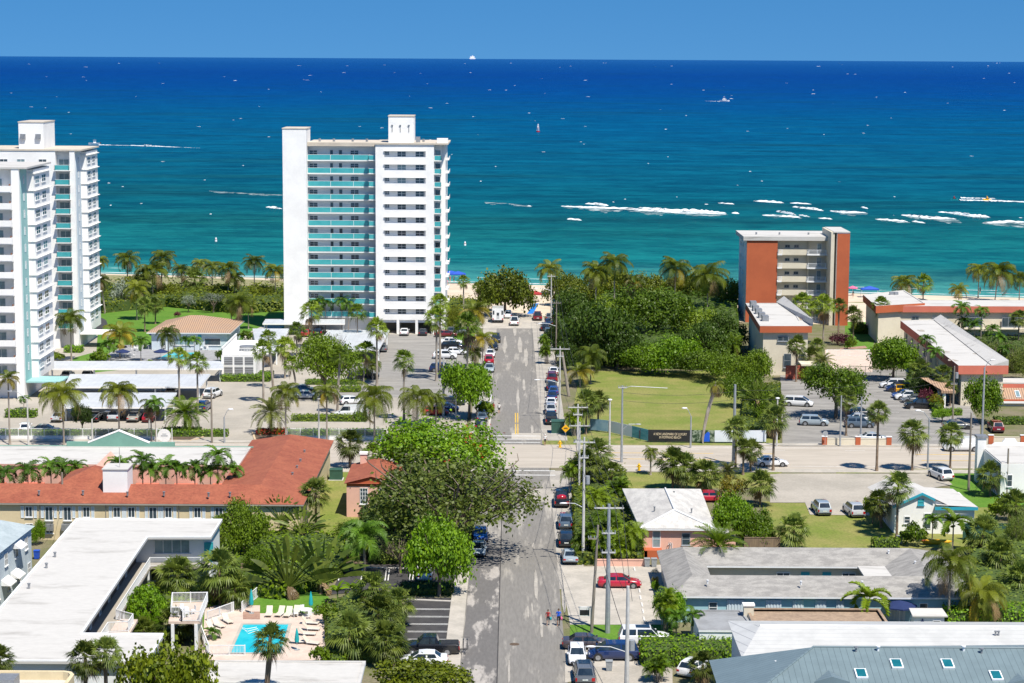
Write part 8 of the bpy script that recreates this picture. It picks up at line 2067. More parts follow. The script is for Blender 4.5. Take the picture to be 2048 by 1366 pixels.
def hydrant(u, vb, label, sc=1.0):
 o = root('fire_hydrant', P(u, vb), label, 'fire hydrant', None, 0, sc); mb = MB(); mb.disc((0, 0, 0), .2, .08, 10); mb.disc((0, 0, .08), .13, .55, 10); mb.ball((0, 0, .66), .15, .15, .14); mb.disc((0, 0, .78), .04, .1, 6); link('barrel', mb.mesh('barrel', ['hydrant_yellow'], smooth=True), o)
 for s in (-1, 1): mb = MB(); mb.tube([(s * .1, 0, .5), (s * .25, 0, .5)], .07, 8); link('nozzle', mb.mesh('nozzle', ['hydrant_yellow']), o)
hydrant(1278, 942, 'yellow fire hydrant on the road corner lawn', 1.35); hydrant(1120, 895, 'small yellow fire hydrant at the junction kerb', 1.3)
def bin_(u, vb, m_, label):
 o = root('wheeled_bin', P(u, vb), label, 'bin', 'wheeled bins'); mb = MB(); a = .26; b_ = .32
 mb.poly([(-a, -a, .08), (a, -a, .08), (b_, -b_, .98), (-b_, -b_, .98)]); mb.poly([(a, -a, .08), (a, a, .08), (b_, b_, .98), (b_, -b_, .98)]); mb.poly([(a, a, .08), (-a, a, .08), (-b_, b_, .98), (b_, b_, .98)]); mb.poly([(-a, a, .08), (-a, -a, .08), (-b_, -b_, .98), (-b_, b_, .98)]); mb.poly([(-a, -a, .08), (-a, a, .08), (a, a, .08), (a, -a, .08)]); link('bin_body', mb.mesh('bin_body', [m_]), o)
 mb = MB(); mb.box(-.35, -.36, .982, .35, .34, 1.05); mb.tube([(-.3, .38, .95), (.3, .38, .95)], .03, 5); link('lid', mb.mesh('lid', [m_]), o)
 for s in (-1, 1): mb = MB(); mb.tube([(s * .2, .28, .1), (s * .28, .28, .1)], .1, 8); link('wheel', mb.mesh('bin_wheel', ['tyre']), o)
bin_(1294, 1134, 'bin_grey', 'grey wheeled bin left of two by the pink house steps'); bin_(1308, 1134, 'bin_grey', 'grey wheeled bin right of two by the pink house steps'); bin_(1218, 1342, 'bin_grey', 'grey wheeled bin beside the bottom concrete pole'); bin_(74, 1118, 'bin_blue', 'blue wheeled bin beside the blue house'); bin_(1799, 1088, 'bin_grey', 'grey wheeled bin by the white cottage corner')
b = P(1171, 1252); o = root('yard_sign', b, 'small hanging estate sign by the front parking lot', 'sign'); mb = MB(); mb.box(.5, 0, 0, .58, .08, 2.1); mb.box(-.75, 0, 1.95, .58, .081, 2.04); link('post', mb.mesh('post', ['frame_white']), o); mb = MB(); mb.box(-.65, .02, 1.05, .4, .06, 1.9); link('sign_plate', mb.mesh('sign_plate', ['cloth_white']), o); mb = MB(); mb.box(-.6, .0, 1.15, .35, .019, 1.7); link('lettering', mb.mesh('lettering', ['banner_black']), o)
ws = [P(u, v) for u, v in ((1269, 1140), (1279, 1183), (1281, 1197), (1284, 1211), (1286, 1224), (1288, 1240))]
for k, q in enumerate(ws):
 o = root('wheel_stop', q, 'concrete wheel stop number row, %s from the red sedan' % ('first', 'second', 'third', 'fourth', 'fifth', 'sixth')[k], 'wheel stop', 'wheel stops in the front parking lot'); o['label'] = 'concrete wheel stop, %s one counted from the low pink wall' % ('first', 'second', 'third', 'fourth', 'fifth', 'sixth')[k]
 mb = MB(); mb.box(-.09, -.85, .01, .09, .85, .13); mb.box(-.06, -.82, .131, .06, .82, .15); link('block', mb.mesh('block', ['wheel_stop']), o)
# ------------------------------------------------------------ fences and walls
def fence(name, label, pts, h, m_, base=0.0, gap=.14, r=.022, basem=None, cat='fence'):
 c = sum((Vector((p[0], p[1], 0)) for p in pts), Vector()) / len(pts); o = root(name, c, label, cat)
 mb = MB(); railing(mb, pts, base, h, gap, r); wpart('railing', mb, m_, o)
 if base:
  mb = MB()
  for a, b_ in zip(pts, pts[1:]):
   a, b_ = Vector((a[0], a[1])), Vector((b_[0], b_[1])); d = (b_ - a).normalized(); s = Vector((-d.y, d.x)) * .12; mb.prism([a - s, b_ - s, b_ + s, a + s], 0, base - .002)
  wpart('base_wall', mb, basem or 'stucco_white', o)
fence('road_fence', 'white picket fence on a low wall behind the green gable', pix([(-40, 878), (326, 880)]), 1.2, 'frame_white', .5)
fence('road_fence', 'white picket fence on a low wall right of the lot entrance', pix([(575, 879), (778, 880)]), 1.2, 'frame_white', .5)
fence('pool_fence', 'white pool fence at the left of the motel pool', pix([(415, 1243), (467, 1224), (467, 1212)]), 1.1, 'frame_white')
fence('pool_fence', 'white pool fence with gate on the motel lawn', pix([(484, 1226), (500, 1208), (524, 1188), (524, 1165), (494, 1165)]), 1.2, 'frame_white')
fence('pool_fence', 'white pool fence along the bottom white roof', pix([(400, 1265), (418, 1312), (490, 1312)]), 1.1, 'frame_white')
fence('hotel_railing', 'white railing round the hotel pool terrace', pix([(1653, 722), (1654, 712), (1738, 712), (1740, 722)]), 1.3, 'frame_white', gap=.3)
fence('hotel_fence', 'dark green metal fence above the hotel car park', pix([(1700, 752), (1812, 754)]), 1.9, 'green_metal', gap=.2)
fence('court_railing', 'white railing in the hotel palm court at the picture edge', pix([(1985, 690), (2060, 690)]), 1.2, 'frame_white', gap=.3)
a, b_ = P(1497, 1145), P(1540, 1145)
def plain_wall(name, label, u0, u1, v, h, m_, cap=None, pill=(), t=.25):
 a, b_ = P(u0, v), P(u1, v); o = root(name, ((a.x + b_.x) / 2, a.y, 0), label, 'wall'); mb = MB(); mb.box(a.x, a.y, 0, b_.x, a.y + t, h); wpart('wall', mb, m_, o)
 mb = MB(); mb.box(a.x, a.y - .04, h + .002, b_.x, a.y + t + .04, h + .08); wpart('coping', mb, cap or m_, o)
 for u in pill: x = (u - 1024) * US(a.y, .5); mb = MB(); mb.box(x - .38, a.y - .1, 0, x + .38, a.y + .35, h + .3); wpart('pillar', mb, 'terracotta', o); mb = MB(); mb.box(x - .44, a.y - .15, h + .302, x + .44, a.y + .4, h + .4); wpart('pillar_cap', mb, 'frame_white', o)
plain_wall('boundary_wall', 'cream wall with three brick-red pillars left of the hotel drive', 1650, 1780, 891, 1.05, 'cream_stucco', None, (1650, 1717, 1779)); plain_wall('boundary_wall', 'cream wall with brick-red pillars at the right picture edge', 1965, 2080, 888, 1.05, 'cream_stucco', None, (1983, 2047))
plain_wall('garden_fence', 'white garden wall behind palms at the right edge', 1990, 2080, 1098, 1.0, 'stucco_white'); plain_wall('screen_fence', 'dark screened fence under trees at the right edge', 1925, 2080, 1080, 2.0, 'green_metal', t=.06)
plain_wall('board_fence', 'dark board fence between the grey roof and the dry lawn', 1488, 1560, 1102, 1.6, 'wood_fence', t=.08); plain_wall('board_fence', 'tan board gate behind the motel sun deck', 482, 512, 1160, 1.8, 'gravel_tan', t=.08)
plain_wall('board_fence', 'weathered board fence beside the garden shed', 1800, 1820, 1240, 2.1, 'wood_fence', t=.08)
# construction hoarding with the printed banner
O = root('banner_hoarding', P(1350, 884), 'printed construction banner fence along the empty lot', 'banner')
HB = [((1180, 862), (1216, 866), 'banner_blue'), ((1216, 866), (1264, 877), 'banner_white'), ((1264, 877), (1296, 885), 'banner_sea'), ((1296, 885), (1384, 886), 'banner_black'), ((1384, 886), (1429, 886.5), 'banner_leaf'), ((1429, 886.5), (1466, 886.5), 'banner_white'), ((1466, 886.5), (1494, 886.5), 'banner_white'), ((1494, 886.5), (1532, 886.5), 'banner_white')]
for (p, q, m_) in HB:
 a, b_ = P(*p), P(*q); d = (b_ - a).normalized(); s = Vector((-d.y, d.x, 0)) * .02
 mb = MB(); mb.prism([a - s, b_ - s, b_ + s, a + s], .22, 2.0); wpart('banner_panel', mb, m_, O)
 mb = MB()
 for t in (.03, .5, .97): c = a.lerp(b_, t) + s * 2.2; mb.box(c.x - .05, c.y + .01, 0, c.x + .05, c.y + .1, 1.95)
 wpart('fence_post', mb, 'wood_fence', O)
def sil(u0, pts, m_, yv=886, off=-.05, name='printed_figure', y=None):
 a = P(u0, yv); mb = MB(); 
 if y is not None: a.y = y
 mb.poly([(a.x + x, a.y + off, z) for x, z in pts]); mb.poly([(a.x + x, a.y + off + .01, z) for x, z in pts[::-1]]); wpart(name, mb, m_, O)
man = [(-.16, .3), (-.05, .3), (-.02, .95), (.02, .95), (.06, .3), (.17, .3), (.15, 1.0), (.2, 1.5), (.12, 1.6), (.06, 1.63), (.07, 1.8), (0, 1.88), (-.08, 1.8), (-.06, 1.63), (-.12, 1.6), (-.2, 1.5), (-.15, 1.0)]
a, b_ = P(1264, 877), P(1296, 885); c = a.lerp(b_, .5); sil(1280, man, 'cloth_black', 881, -.12, y=c.y)
sil(1416, [(x * 2.2, .25 + (z - .3) * .95) for x, z in man[12:13] + [(-.3, 1.3), (-.34, .3), (.34, .3), (.3, 1.3), (.1, 1.6), (.08, 1.8), (0, 1.9)]], 'cloth_blue', 886.3, -.05)
def text(s, u, v, h, z, m_, w_):
 cu = bpy.data.curves.new('lettering', 'FONT'); cu.body = s; cu.align_x = 'CENTER'; cu.size = h; cu.extrude = .004; cu.materials.append(M[m_])
 t_ = bpy.data.objects.new('lettering', cu); COL.objects.link(t_); bpy.context.view_layer.update(); me = bpy.data.meshes.new_from_object(t_.evaluated_get(bpy.context.evaluated_depsgraph_get())); bpy.data.objects.remove(t_); o = link('lettering', me, O); a, b_ = P(1296, 885), P(1384, 886); q = (a + b_) / 2; o.location = (q.x - O.location.x, q.y - .05 - O.location.y, z); o.rotation_euler = (math.pi / 2, 0, math.atan2(b_.y - a.y, b_.x - a.x)); o.scale = (w_, 1, 1)
text('A NEW LANDMARK OF LUXURY', 1340, 885.5, .56, 1.16, 'banner_gold', .62); text('IN POMPANO BEACH', 1340, 885.5, .56, .66, 'banner_gold', .62)
# ------------------------------------------------------------ pools, parasols, loungers
def pool(name, label, c4, depth=.35):
 pts = ccw([(p[0], p[1]) for p in c4]); cx = sum(p[0] for p in pts) / 4; cy = sum(p[1] for p in pts) / 4; o = root(name, (cx, cy, 0), label, 'swimming pool')
 mb = MB(); mb.prism(pts, .07, .10, bottom=False); wpart('pool_water', mb, 'pool_tile', o)
 op = offset_poly(pts, -.3); mb = MB()
 for i in range(4): a, b_, c, d = op[i], op[(i + 1) % 4], pts[(i + 1) % 4], pts[i]; mb.poly([(*a, .16), (*b_, .16), (*c, .16), (*d, .16)]); mb.poly([(*d, .16), (*c, .16), (*c, .05), (*d, .05)]); mb.poly([(*a, .0), (*b_, .0), (*b_, .16), (*a, .16)])
 wpart('pool_coping', mb, 'concrete_pale', o); return o
sheet('pool_deck', pix([(404, 1322), (410, 1212), (520, 1212), (520, 1228), (650, 1228), (650, 1322)]), 'deck_pink', .03); sheet('pool_patio', pix([(486, 1240), (486, 1225), (520, 1225), (520, 1240)]), 'patio_brick', .05)
o = pool('swimming_pool', 'bright turquoise rectangular pool on the motel deck', [P(487, 1251), P(577, 1251), P(561, 1308), P(462, 1308)])
mb = MB()
for k in range(3):
 q = P(496 + k * 2, 1256 + k * 3); mb.tube([(q.x - .9 + k * .2, q.y, .105), (q.x, q.y - .7 - k * .3, .105), (q.x + .9, q.y, .105)], .03, 4)
wpart('pool_steps', mb, 'frame_white', o)
pool('swimming_pool', 'small turquoise pool before the tan-roofed pool house', [P(340, 706), P(392, 706), P(384, 720), P(312, 720)])
def lounger(u, v, rz, label, group='loungers by the motel pool', proto=[]):
 q = P(u, v)
 o = root('sun_lounger', (q.x, q.y, .035), label, 'sun lounger', group, R(rz))
 if not proto:
  mb = MB(); mb.box(-.32, -.95, .26, .32, .35, .32); proto.append(mb.mesh('lounger_seat', ['lounger']))
  mb = MB(); mb.box(-.32, 0, -.03, .32, .75, .03, Matrix.Translation((0, .36, .30)) @ Matrix.Rotation(R(48), 4, 'X')); proto.append(mb.mesh('lounger_back', ['lounger']))
  mb = MB(); [mb.tube([(x, y, 0), (x, y, .28)], .025, 5) for x in (-.3, .3) for y in (-.85, .3)]; [mb.tube([(x, -.95, .27), (x, .36, .27)], .03, 5) for x in (-.33, .33)]; proto.append(mb.mesh('lounger_frame', ['lounger_frame']))
 for nm, me in zip(('seat', 'backrest', 'frame'), proto): link(nm, me, o)
for k, (u, v, rz, lb) in enumerate([(538, 1232, 0, 'white lounger on the lawn edge, first in the row of four'), (560, 1232, -12, 'white lounger on the lawn edge, second in the row of four'), (576, 1233, -8, 'white lounger on the lawn edge, third in the row of four'), (592, 1231, -5, 'white lounger on the lawn edge, last in the row of four'), (455, 1246, 32, 'tan lounger by the left pool fence, nearest the deck stairs'), (437, 1255, 40, 'tan lounger by the left pool fence, middle one'), (426, 1262, 45, 'tan lounger by the left pool fence, lowest one'), (620, 1250, 80, 'stacked-back lounger on the right of the pool, top one'), (622, 1262, 84, 'lounger on the right of the pool, second from top'), (614, 1272, 86, 'lounger on the right of the pool, third from top'), (600, 1288, 95, 'lounger beside the lower folded parasol'), (622, 1290, 70, 'lounger at the right pool corner near the round bush')]): lounger(u, v, rz, lb)
def parasol(u, v, h, m_, label, folded=True, group=None, rad=1.4):
 q = P(u, v); o = root('parasol', (q.x, q.y, .035), label, 'parasol', group); mb = MB(); mb.tube([(0, 0, 0), (0, 0, h)], .035, 6); link('pole', mb.mesh('parasol_pole', ['frame_white']), o); mb = MB()
 if folded: mb.tube([(0, 0, h * .38), (0, 0, h * .5), (0, 0, h * .85), (0, 0, h + .05)], [.2, .24, .13, .03], 10)
 else:
  for i in range(8):
   a, b_ = i * math.pi / 4, (i + 1) * math.pi / 4; mb.poly([(0, 0, h + .1), (math.cos(a) * rad, math.sin(a) * rad, h - .4), (math.cos(b_) * rad, math.sin(b_) * rad, h - .4)]); mb.poly([(math.cos(a) * rad, math.sin(a) * rad, h - .4), (math.cos(a) * rad, math.sin(a) * rad, h - .55), (math.cos(b_) * rad, math.sin(b_) * rad, h - .55), (math.cos(b_) * rad, math.sin(b_) * rad, h - .4)])
 link('canopy', mb.mesh('parasol_canopy', [m_], smooth=folded), o); mb = MB(); mb.disc((0, 0, 0), .3, .08, 12); link('base', mb.mesh('parasol_base', ['bin_grey']), o)
parasol(622, 1227, 2.3, 'canvas_teal', 'folded turquoise parasol beside the white loungers'); parasol(594, 1301, 2.2, 'canvas_teal', 'folded turquoise parasol right of the fan palm at the pool'); parasol(503, 1228, 2.6, 'canvas_teal', 'folded blue-green parasol at the pool gate')
parasol(312, 688, 2.4, 'canvas_navy', 'open navy parasol at the pool house wall', False, 'navy parasols on the tower pool deck'); parasol(241, 714, 2.4, 'canvas_navy', 'open navy parasol among palms left of the tower pool', False, 'navy parasols on the tower pool deck'); parasol(246, 724, 2.4, 'canvas_navy', 'open navy parasol nearest the long carport', False, 'navy parasols on the tower pool deck'); parasol(322, 726, 2.6, 'canvas_navy', 'open navy parasol at the corner of the tower pool', False, 'navy parasols on the tower pool deck'); parasol(1798, 1252, 2.6, 'canvas_navy', 'open navy parasol left of the garden shed', False, None, 1.8)
def table(u, v, label, z=.04, group='white tables on the tower pool deck', w_=.5):
 q = P(u, v, z if z > 1 else 0); o = root('garden_table', (q.x, q.y, z), label, 'table', group); mb = MB(); mb.disc((0, 0, .7), w_, .05, 14); link('table_top', mb.mesh('table_top', ['frame_white']), o); mb = MB(); mb.tube([(0, 0, 0), (0, 0, .7)], .05, 6); mb.disc((0, 0, 0), w_ * .6, .05, 10); link('leg', mb.mesh('table_leg', ['frame_white']), o)
 for a in range(4):
  x, y = math.cos(a * 1.57 + .4) * (w_ + .45), math.sin(a * 1.57 + .4) * (w_ + .45); ch = root('garden_chair', (q.x + x, q.y + y, z), 'white garden chair at the table: ' + label, 'chair', 'garden chairs', a * 1.57 + .4); ch['label'] = ('white garden chair around the ' + label.replace('round white table ', 'table ')); mb = MB(); mb.box(-.22, -.22, .42, .22, .22, .46); link('seat', mb.mesh('chair_seat', ['frame_white']), ch); mb = MB(); mb.box(.18, -.22, .46, .22, .22, .9); link('backrest', mb.mesh('chair_back', ['frame_white']), ch); [link('leg', MB().box(i - .02, j - .02, 0, i + .02, j + .02, .42).mesh('chair_leg', ['frame_white']), ch) for i in (-.2, .2) for j in (-.2, .2)]
table(308, 698, 'round white table by the pool house wall'); table(325, 699, 'round white table left of the pool house windows'); table(258, 714, 'round white table at the left end of the tower pool'); table(273, 702, 'round white table between the two slanting palms'); table(412, 700, 'round white table under the pool house counter'); table(369, 1230, 'round white table on the motel sun deck', 2.905, None, .45); table(612, 1233, 'round white table under the folded turquoise parasol', .04, None, .7)
o = root('kayak', P(1872, 1088), 'orange and yellow kayak lying by the white cottage', 'kayak'); mb = MB(); mb.tube([(-1.9, 0, .35), (-1.2, 0, .25), (0, 0, .22), (1.2, 0, .25), (1.9, 0, .35)], [.04, .3, .38, .3, .04], 10); link('hull', mb.mesh('kayak_hull', ['sign_yellow'], smooth=True), o); mb = MB(); mb.ball((0, 0, .48), .5, .22, .08); mb.ball((-1.3, 0, .42), .5, .2, .1); link('cockpit', mb.mesh('kayak_cockpit', ['terracotta'], smooth=True), o)
o = root('beach_mat', P(1066, 626), 'long blue access mat leading from the street end to the sand', 'mat'); q = P(1054, 628), P(1066, 628), P(1084, 596), P(1076, 596); mb = MB(); mb.prism([q[0], q[1], q[2], q[3]], .05, .075); wpart('mat_strip', mb, 'beach_mat', o)
# beach things
def canopy(u, v, w_, m_, label):
 q = P(u, v); o = root('beach_canopy', (q.x, q.y, .08), label, 'beach canopy'); h = 2.0; mb = MB(); mb.poly([(-w_, -1, h), (w_, -1, h), (0, 0, h + .7)]); mb.poly([(w_, -1, h), (w_, 1, h), (0, 0, h + .7)]); mb.poly([(w_, 1, h), (-w_, 1, h), (0, 0, h + .7)]); mb.poly([(-w_, 1, h), (-w_, -1, h), (0, 0, h + .7)]); mb.box(-w_, -1, h - .3, w_, 1, h - .01); link('canopy', mb.mesh('canopy', [m_]), o); mb = MB(); [mb.tube([(x * w_ * .96, y * .96, 0), (x * w_ * .96, y * .96, h - .3)], .03, 5) for x in (-1, 1) for y in (-1, 1)]; link('post', mb.mesh('post', ['frame_white']), o)
canopy(1739, 594, 2.2, 'bin_blue', 'blue beach tent on the sand behind the hotel wing'); canopy(902, 562, 2.6, 'bin_blue', 'blue beach canopy left of the slender fan palm'); canopy(916, 563, 2.0, 'bin_blue', 'second blue beach canopy beside the slender fan palm'); canopy(1070, 604, 1.6, 'cloth_red', 'red beach tent at the end of the blue mat')
parasol(1705, 590, 2.2, 'cloth_pink', 'pink parasol on the sand beside the terracotta tower', False, None, 1.3)
# ------------------------------------------------------------ people
def person(u, v, rz, label, top, bottom, hair='hair', hat=None, stride=.16, h=1.72, carry=None, bend=0.0, z=0.02):
 q = P(u, v); s = h / 1.72; o = root('person', (q.x, q.y, z), label, 'person', None, R(rz), s)
 V = [(0, 0, .95), (0, .0, 1.15), (0, .01, 1.36), (0, .01, 1.48), (0, .03, 1.60), (0, .02, 1.70),
         (.10, 0, .9), (.10, stride, .50), (.10, stride * .5 - .02, .08), (.10, stride * .5 + .13, .035), (-.10, 0, .9), (-.10, -stride * .6, .50), (-.10, -stride * 1.6, .10), (-.10, -stride * 1.6 + .12, .04),
         (.19, 0, 1.40), (.25, -.06, 1.13), (.24, .06, .90), (.24, .10, .80), (-.19, 0, 1.40), (-.25, .06, 1.13), (-.24, .14, .92), (-.24, .17, .82)]
 Eg = [(0, 1), (1, 2), (2, 3), (3, 4), (4, 5), (0, 6), (6, 7), (7, 8), (8, 9), (0, 10), (10, 11), (11, 12), (12, 13), (2, 14), (14, 15), (15, 16), (16, 17), (2, 18), (18, 19), (19, 20), (20, 21)]
 rad = [.145, .13, .15, .055, .095, .07, .095, .065, .042, .035, .095, .065, .042, .035, .06, .042, .034, .03, .06, .042, .034, .03]
 me = bpy.data.meshes.new('person_body'); me.from_pydata(V, Eg, []); ob = bpy.data.objects.new('body', me); COL.objects.link(ob)
 md = ob.modifiers.new('skin', 'SKIN'); sk = me.skin_vertices[0].data
 for i, r_ in enumerate(rad): sk[i].radius = (r_, r_ * (.72 if i in (0, 1, 2) else 1)); sk[i].use_root = i == 0
 ob.modifiers.new('sub', 'SUBSURF').levels = 1; ob.modifiers['sub'].render_levels = 1
 bpy.context.view_layer.update(); dg = bpy.context.evaluated_depsgraph_get(); ev = bpy.data.meshes.new_from_object(ob.evaluated_get(dg)); bpy.data.objects.remove(ob)
 ev.materials.clear(); [ev.materials.append(M[x]) for x in ('skin', top, bottom)]
 for f in ev.polygons:
  c = f.center; f.use_smooth = True
  f.material_index = 1 if 1.0 < c.z < 1.46 and abs(c.x) < .24 else 2 if (.55 if bottom != 'skin' else .8) < c.z <= 1.0 and abs(c.x) < .2 else 0
 link('body', ev, o); mb = MB(); mb.ball((0, -.005, 1.66), .098, .11, .10, 10, 6); link('hair', mb.mesh('hair', [hat or hair], smooth=True), o)
 mb = MB(); mb.box(-.02, .115, 1.585, .02, .145, 1.63); mb.box(-.035, .108, 1.55, .035, .118, 1.562); [mb.ball((x, .112, 1.635), .012, n=6, m=4) for x in (-.035, .035)]; link('face', mb.mesh('face', ['skin']), o)
 if carry: mb = MB(); mb.ball((-.28, .1, .78), .12, .2, .2); link('bag', mb.mesh('bag', [carry], smooth=True), o)
person(1096, 1251, 180, 'woman in a dark red swimsuit walking towards us with a blue bag', 'cloth_red', 'cloth_black', carry='canvas_teal', h=1.66)
person(1117, 1252, 180, 'man in a blue shirt walking beside the woman in red', 'cloth_blue', 'cloth_black', carry='cloth_pink', h=1.8)
person(987, 826, 180, 'walker in red on the far street beside parked cars', 'cloth_red', 'cloth_red'); person(998, 827, 0, 'walker with a white bag at the edge of the far street', 'cloth_white', 'cloth_black')
person(1090, 891, 180, 'pedestrian in white at the junction kerb', 'cloth_white', 'cloth_black', hat='cloth_white'); person(1706, 596, 200, 'beachgoer in black under the pink parasol', 'cloth_black', 'skin', z=.08); person(900, 566, 30, 'beachgoer in red beside the blue beach canopies', 'cloth_red', 'skin', z=.08); person(908, 565, 80, 'beachgoer in dark clothes under the blue canopy', 'cloth_black', 'cloth_black', z=.08); person(1960, 588, 10, 'dark figure on the right beach under the leaning palm', 'cloth_black', 'cloth_black', z=.06)
person(895, 571, 10, 'small beachgoer left of the blue beach canopies', 'cloth_pink', 'skin', z=.08, h=1.5)
# ------------------------------------------------------------ boats and buoys
def wake(u0, v0, u1, v1, w0, w1, name='wake'):
 mb = MB(); r = random.Random(int(u0)); a, b_ = P(u0, v0, SEA_Z), P(u1, v1, SEA_Z); N = 40; row = []
 for i in range(N + 1):
  f = i / N; c = a.lerp(b_, f); w_ = (w0 + (w1 - w0) * f) * r.uniform(.5, 1.3); z = .35 * (1 - f) * r.uniform(.4, 1.3); j = r.uniform(-.4, .4) * w1; row.append([Vector((c.x, c.y + w_ + j, SEA_Z + .02)), Vector((c.x, c.y + j, SEA_Z + .05 + z)), Vector((c.x, c.y - w_ + j, SEA_Z + .02))])
 for p, q in zip(row, row[1:]):
  if r.random() < .93: mb.poly([p[0], q[0], q[1], p[1]]); mb.poly([p[1], q[1], q[2], p[2]])
 tag(wpart(name, mb, 'foam'), kind='structure')
def hull(mb, L, B_, H_):
 st = [(-L / 2, .85, .0), (-L * .2, 1, 0), (L * .2, .9, .05), (L * .4, .5, .15), (L / 2, .03, .3)]; rg = [[(x, -B_ / 2 * f, H_ * (1 + k)), (x, -B_ / 2 * f * .7, 0), (x, B_ / 2 * f * .7, 0), (x, B_ / 2 * f, H_ * (1 + k))] for x, f, k in st]
 for a, b_ in zip(rg, rg[1:]):
  for i in range(4): mb.poly([a[i], b_[i], b_[(i + 1) % 4], a[(i + 1) % 4]])
 mb.poly(rg[0])
q = P(1449, 203, SEA_Z); o = root('motor_yacht', (q.x, q.y, SEA_Z), 'white motor yacht with tuna tower far out at sea', 'boat'); mb = MB(); hull(mb, 14, 4.5, 1.7); link('hull', mb.mesh('hull', ['hull_white']), o); mb = MB(); mb.box(-3, -1.6, 1.7, 2.6, 1.6, 3.4); mb.box(-2.4, -1.4, 3.4, 1, 1.4, 4.4); link('cabin', mb.mesh('cabin', ['hull_white']), o); mb = MB(); mb.box(-2.6, -1.63, 2.3, 2.63, -1.601, 2.9); link('cabin_window', mb.mesh('cabin_window', ['glass_dark']), o); mb = MB(); [mb.tube([(x, y, 4.4), (x * .6 - .5, y * .7, 7)], .06, 5) for x in (-1.6, .6) for y in (-1.1, 1.1)]; mb.box(-2, -1, 7, .3, 1, 7.15); link('tower', mb.mesh('tower', ['hull_white']), o); wake(1440, 203, 1408, 202, 1.2, .4)
q = P(189, 289, SEA_Z); o = root('motor_boat', (q.x, q.y, SEA_Z), 'small white motor boat speeding behind the rear tower roof', 'boat', None, math.pi); mb = MB(); hull(mb, 8, 2.6, 1.0); link('hull', mb.mesh('hull', ['hull_white']), o); mb = MB(); mb.box(-1, -.7, 1, .6, .7, 1.9); [mb.tube([(x, y, 1), (x, y, 2.9)], .04, 5) for x in (-.9, .5) for y in (-.7, .7)]; mb.box(-1.2, -.9, 2.9, .8, .9, 3.0); link('console', mb.mesh('console', ['hull_white']), o); mb = MB(); mb.box(-4.3, -.35, .4, -3.7, .35, 1.5); link('outboard_motor', mb.mesh('outboard_motor', ['cloth_black']), o)
wake(198, 290, 262, 291, 1.4, 2.2); wake(262, 291, 400, 296, 2.0, .7); wake(288, 290, 330, 293, 1.5, .6)
for u, v, lb, m2 in ((1908, 401, 'leading jet ski with red-vested rider at the head of the long wake', 'cloth_red'), (1974, 401, 'yellow jet ski following in the long wake', 'sign_yellow')):
 q = P(u, v, SEA_Z); o = root('jet_ski', (q.x, q.y, SEA_Z), lb, 'jet ski', 'jet skis off the right beach', math.pi); mb = MB(); hull(mb, 3.4, 1.2, .7); link('hull', mb.mesh('hull', ['sign_yellow' if 'yellow' in lb else 'canvas_teal']), o); mb = MB(); mb.box(-1.0, -.25, .7, .6, .25, 1.0); mb.tube([(.5, 0, .9), (.3, 0, 1.3)], .06); mb.tube([(.3, -.4, 1.3), (.3, .4, 1.3)], .03); link('seat', mb.mesh('seat', ['cloth_black']), o)
 rd = root('person', (q.x, q.y, SEA_Z), 'crouching rider on the ' + ('yellow' if 'yellow' in lb else 'leading') + ' jet ski', 'person', None, math.pi); mb = MB(); mb.tube([(-.3, 0, 1.0), (-.2, 0, 1.3), (0, 0, 1.6), (.05, 0, 1.7)], [.2, .2, .22, .07], 8); mb.ball((.12, 0, 1.85), .12, .11, .14, 8, 6); [mb.tube([(0, s * .2, 1.55), (.2, s * .3, 1.35), (.32, s * .32, 1.3)], [.06, .05, .04], 6) for s in (-1, 1)]; [mb.tube([(-.3, s * .12, 1.05), (.15, s * .3, 1.0), (.0, s * .33, .6)], [.1, .08, .06], 6) for s in (-1, 1)]; link('body', mb.mesh('rider_body', [m2], smooth=True), rd)
wake(1912, 400, 1976, 401, 2.5, 4.0); wake(1976, 401, 2080, 405, 4.5, 2.5); wake(1920, 396, 1990, 397, 2, 2.5)
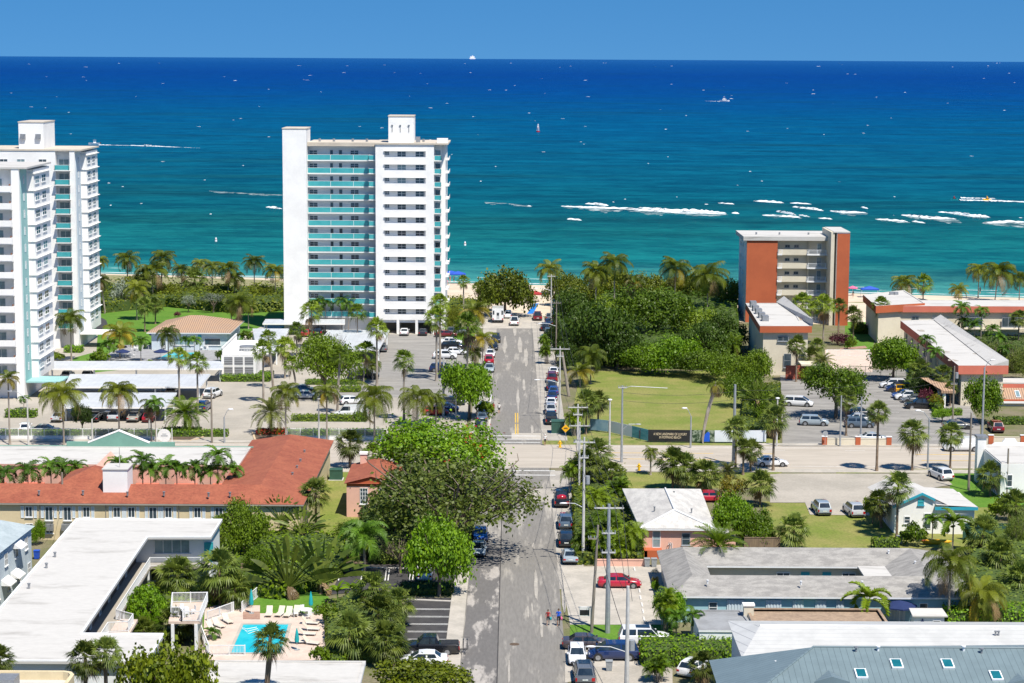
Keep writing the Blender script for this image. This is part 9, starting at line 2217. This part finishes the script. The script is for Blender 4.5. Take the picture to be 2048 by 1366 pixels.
q = P(1076, 264, SEA_Z); o = root('marker_buoy', (q.x, q.y, SEA_Z), 'tall red and white marker buoy in deep water', 'buoy'); mb = MB(); mb.disc((0, 0, 0), 1.5, .9, 14); link('float', mb.mesh('buoy_float', ['paint_red']), o); mb = MB(); [mb.tube([(math.cos(a) * 1.0, math.sin(a) * 1.0, .9), (math.cos(a) * .5, math.sin(a) * .5, 5.6)], .12, 5) for a in (.4, 1.97, 3.54, 5.1)]; mb.disc((0, 0, 5.5), .8, .2, 10); mb.disc((0, 0, 5.7), .35, .8, 8); mb.box(-.6, -.75, 3.2, .6, -.6, 5.2); link('tower', mb.mesh('buoy_tower', ['hull_white']), o); mb = MB(); mb.box(-.3, -.77, 3.4, .3, -.751, 4.2); link('daymark', mb.mesh('daymark', ['paint_red']), o)
for u, v, lb in ((930, 491, 'white can buoy right of the central tower'), (432, 483, 'white can buoy left of the blind stair tower')): q = P(u, v, SEA_Z); o = root('can_buoy', (q.x, q.y, SEA_Z), lb, 'buoy', 'can buoys'); mb = MB(); mb.tube([(0, 0, -.1), (0, 0, .5), (0, 0, 1.3)], [.4, .36, .2], 10); link('float', mb.mesh('float', ['hull_white'], smooth=True), o); mb = MB(); mb.disc((0, 0, .6), .37, .15, 10); link('band', mb.mesh('band', ['terracotta']), o)
q = P(945, 118.2, SEA_Z); sc_ = q.y / FPX; o = root('cargo_ship', (q.x, q.y, SEA_Z), 'distant pale ship on the horizon', 'ship'); mb = MB(); mb.box(-5.5 * sc_, -3 * sc_, 0, 5.5 * sc_, 3 * sc_, 2.2 * sc_); mb.box(-6.4 * sc_, -2.8 * sc_, 1.2 * sc_, 6.4 * sc_, 2.8 * sc_, 2.21 * sc_); link('hull', mb.mesh('hull', ['hull_white']), o); mb = MB(); mb.box(-4.5 * sc_, -2 * sc_, 2.22 * sc_, 4 * sc_, 2 * sc_, 5.5 * sc_); mb.box(-1 * sc_, -1 * sc_, 5.51 * sc_, 1.5 * sc_, 1 * sc_, 7 * sc_); link('superstructure', mb.mesh('superstructure', ['hull_white']), o)
# ------------------------------------------------------------ render settings
C.render.engine = 'CYCLES'
C.cycles.max_bounces = 5; C.cycles.diffuse_bounces = 3; C.cycles.glossy_bounces = 2; C.cycles.transmission_bounces = 3; C.cycles.transparent_max_bounces = 6
C.cycles.use_denoising = True
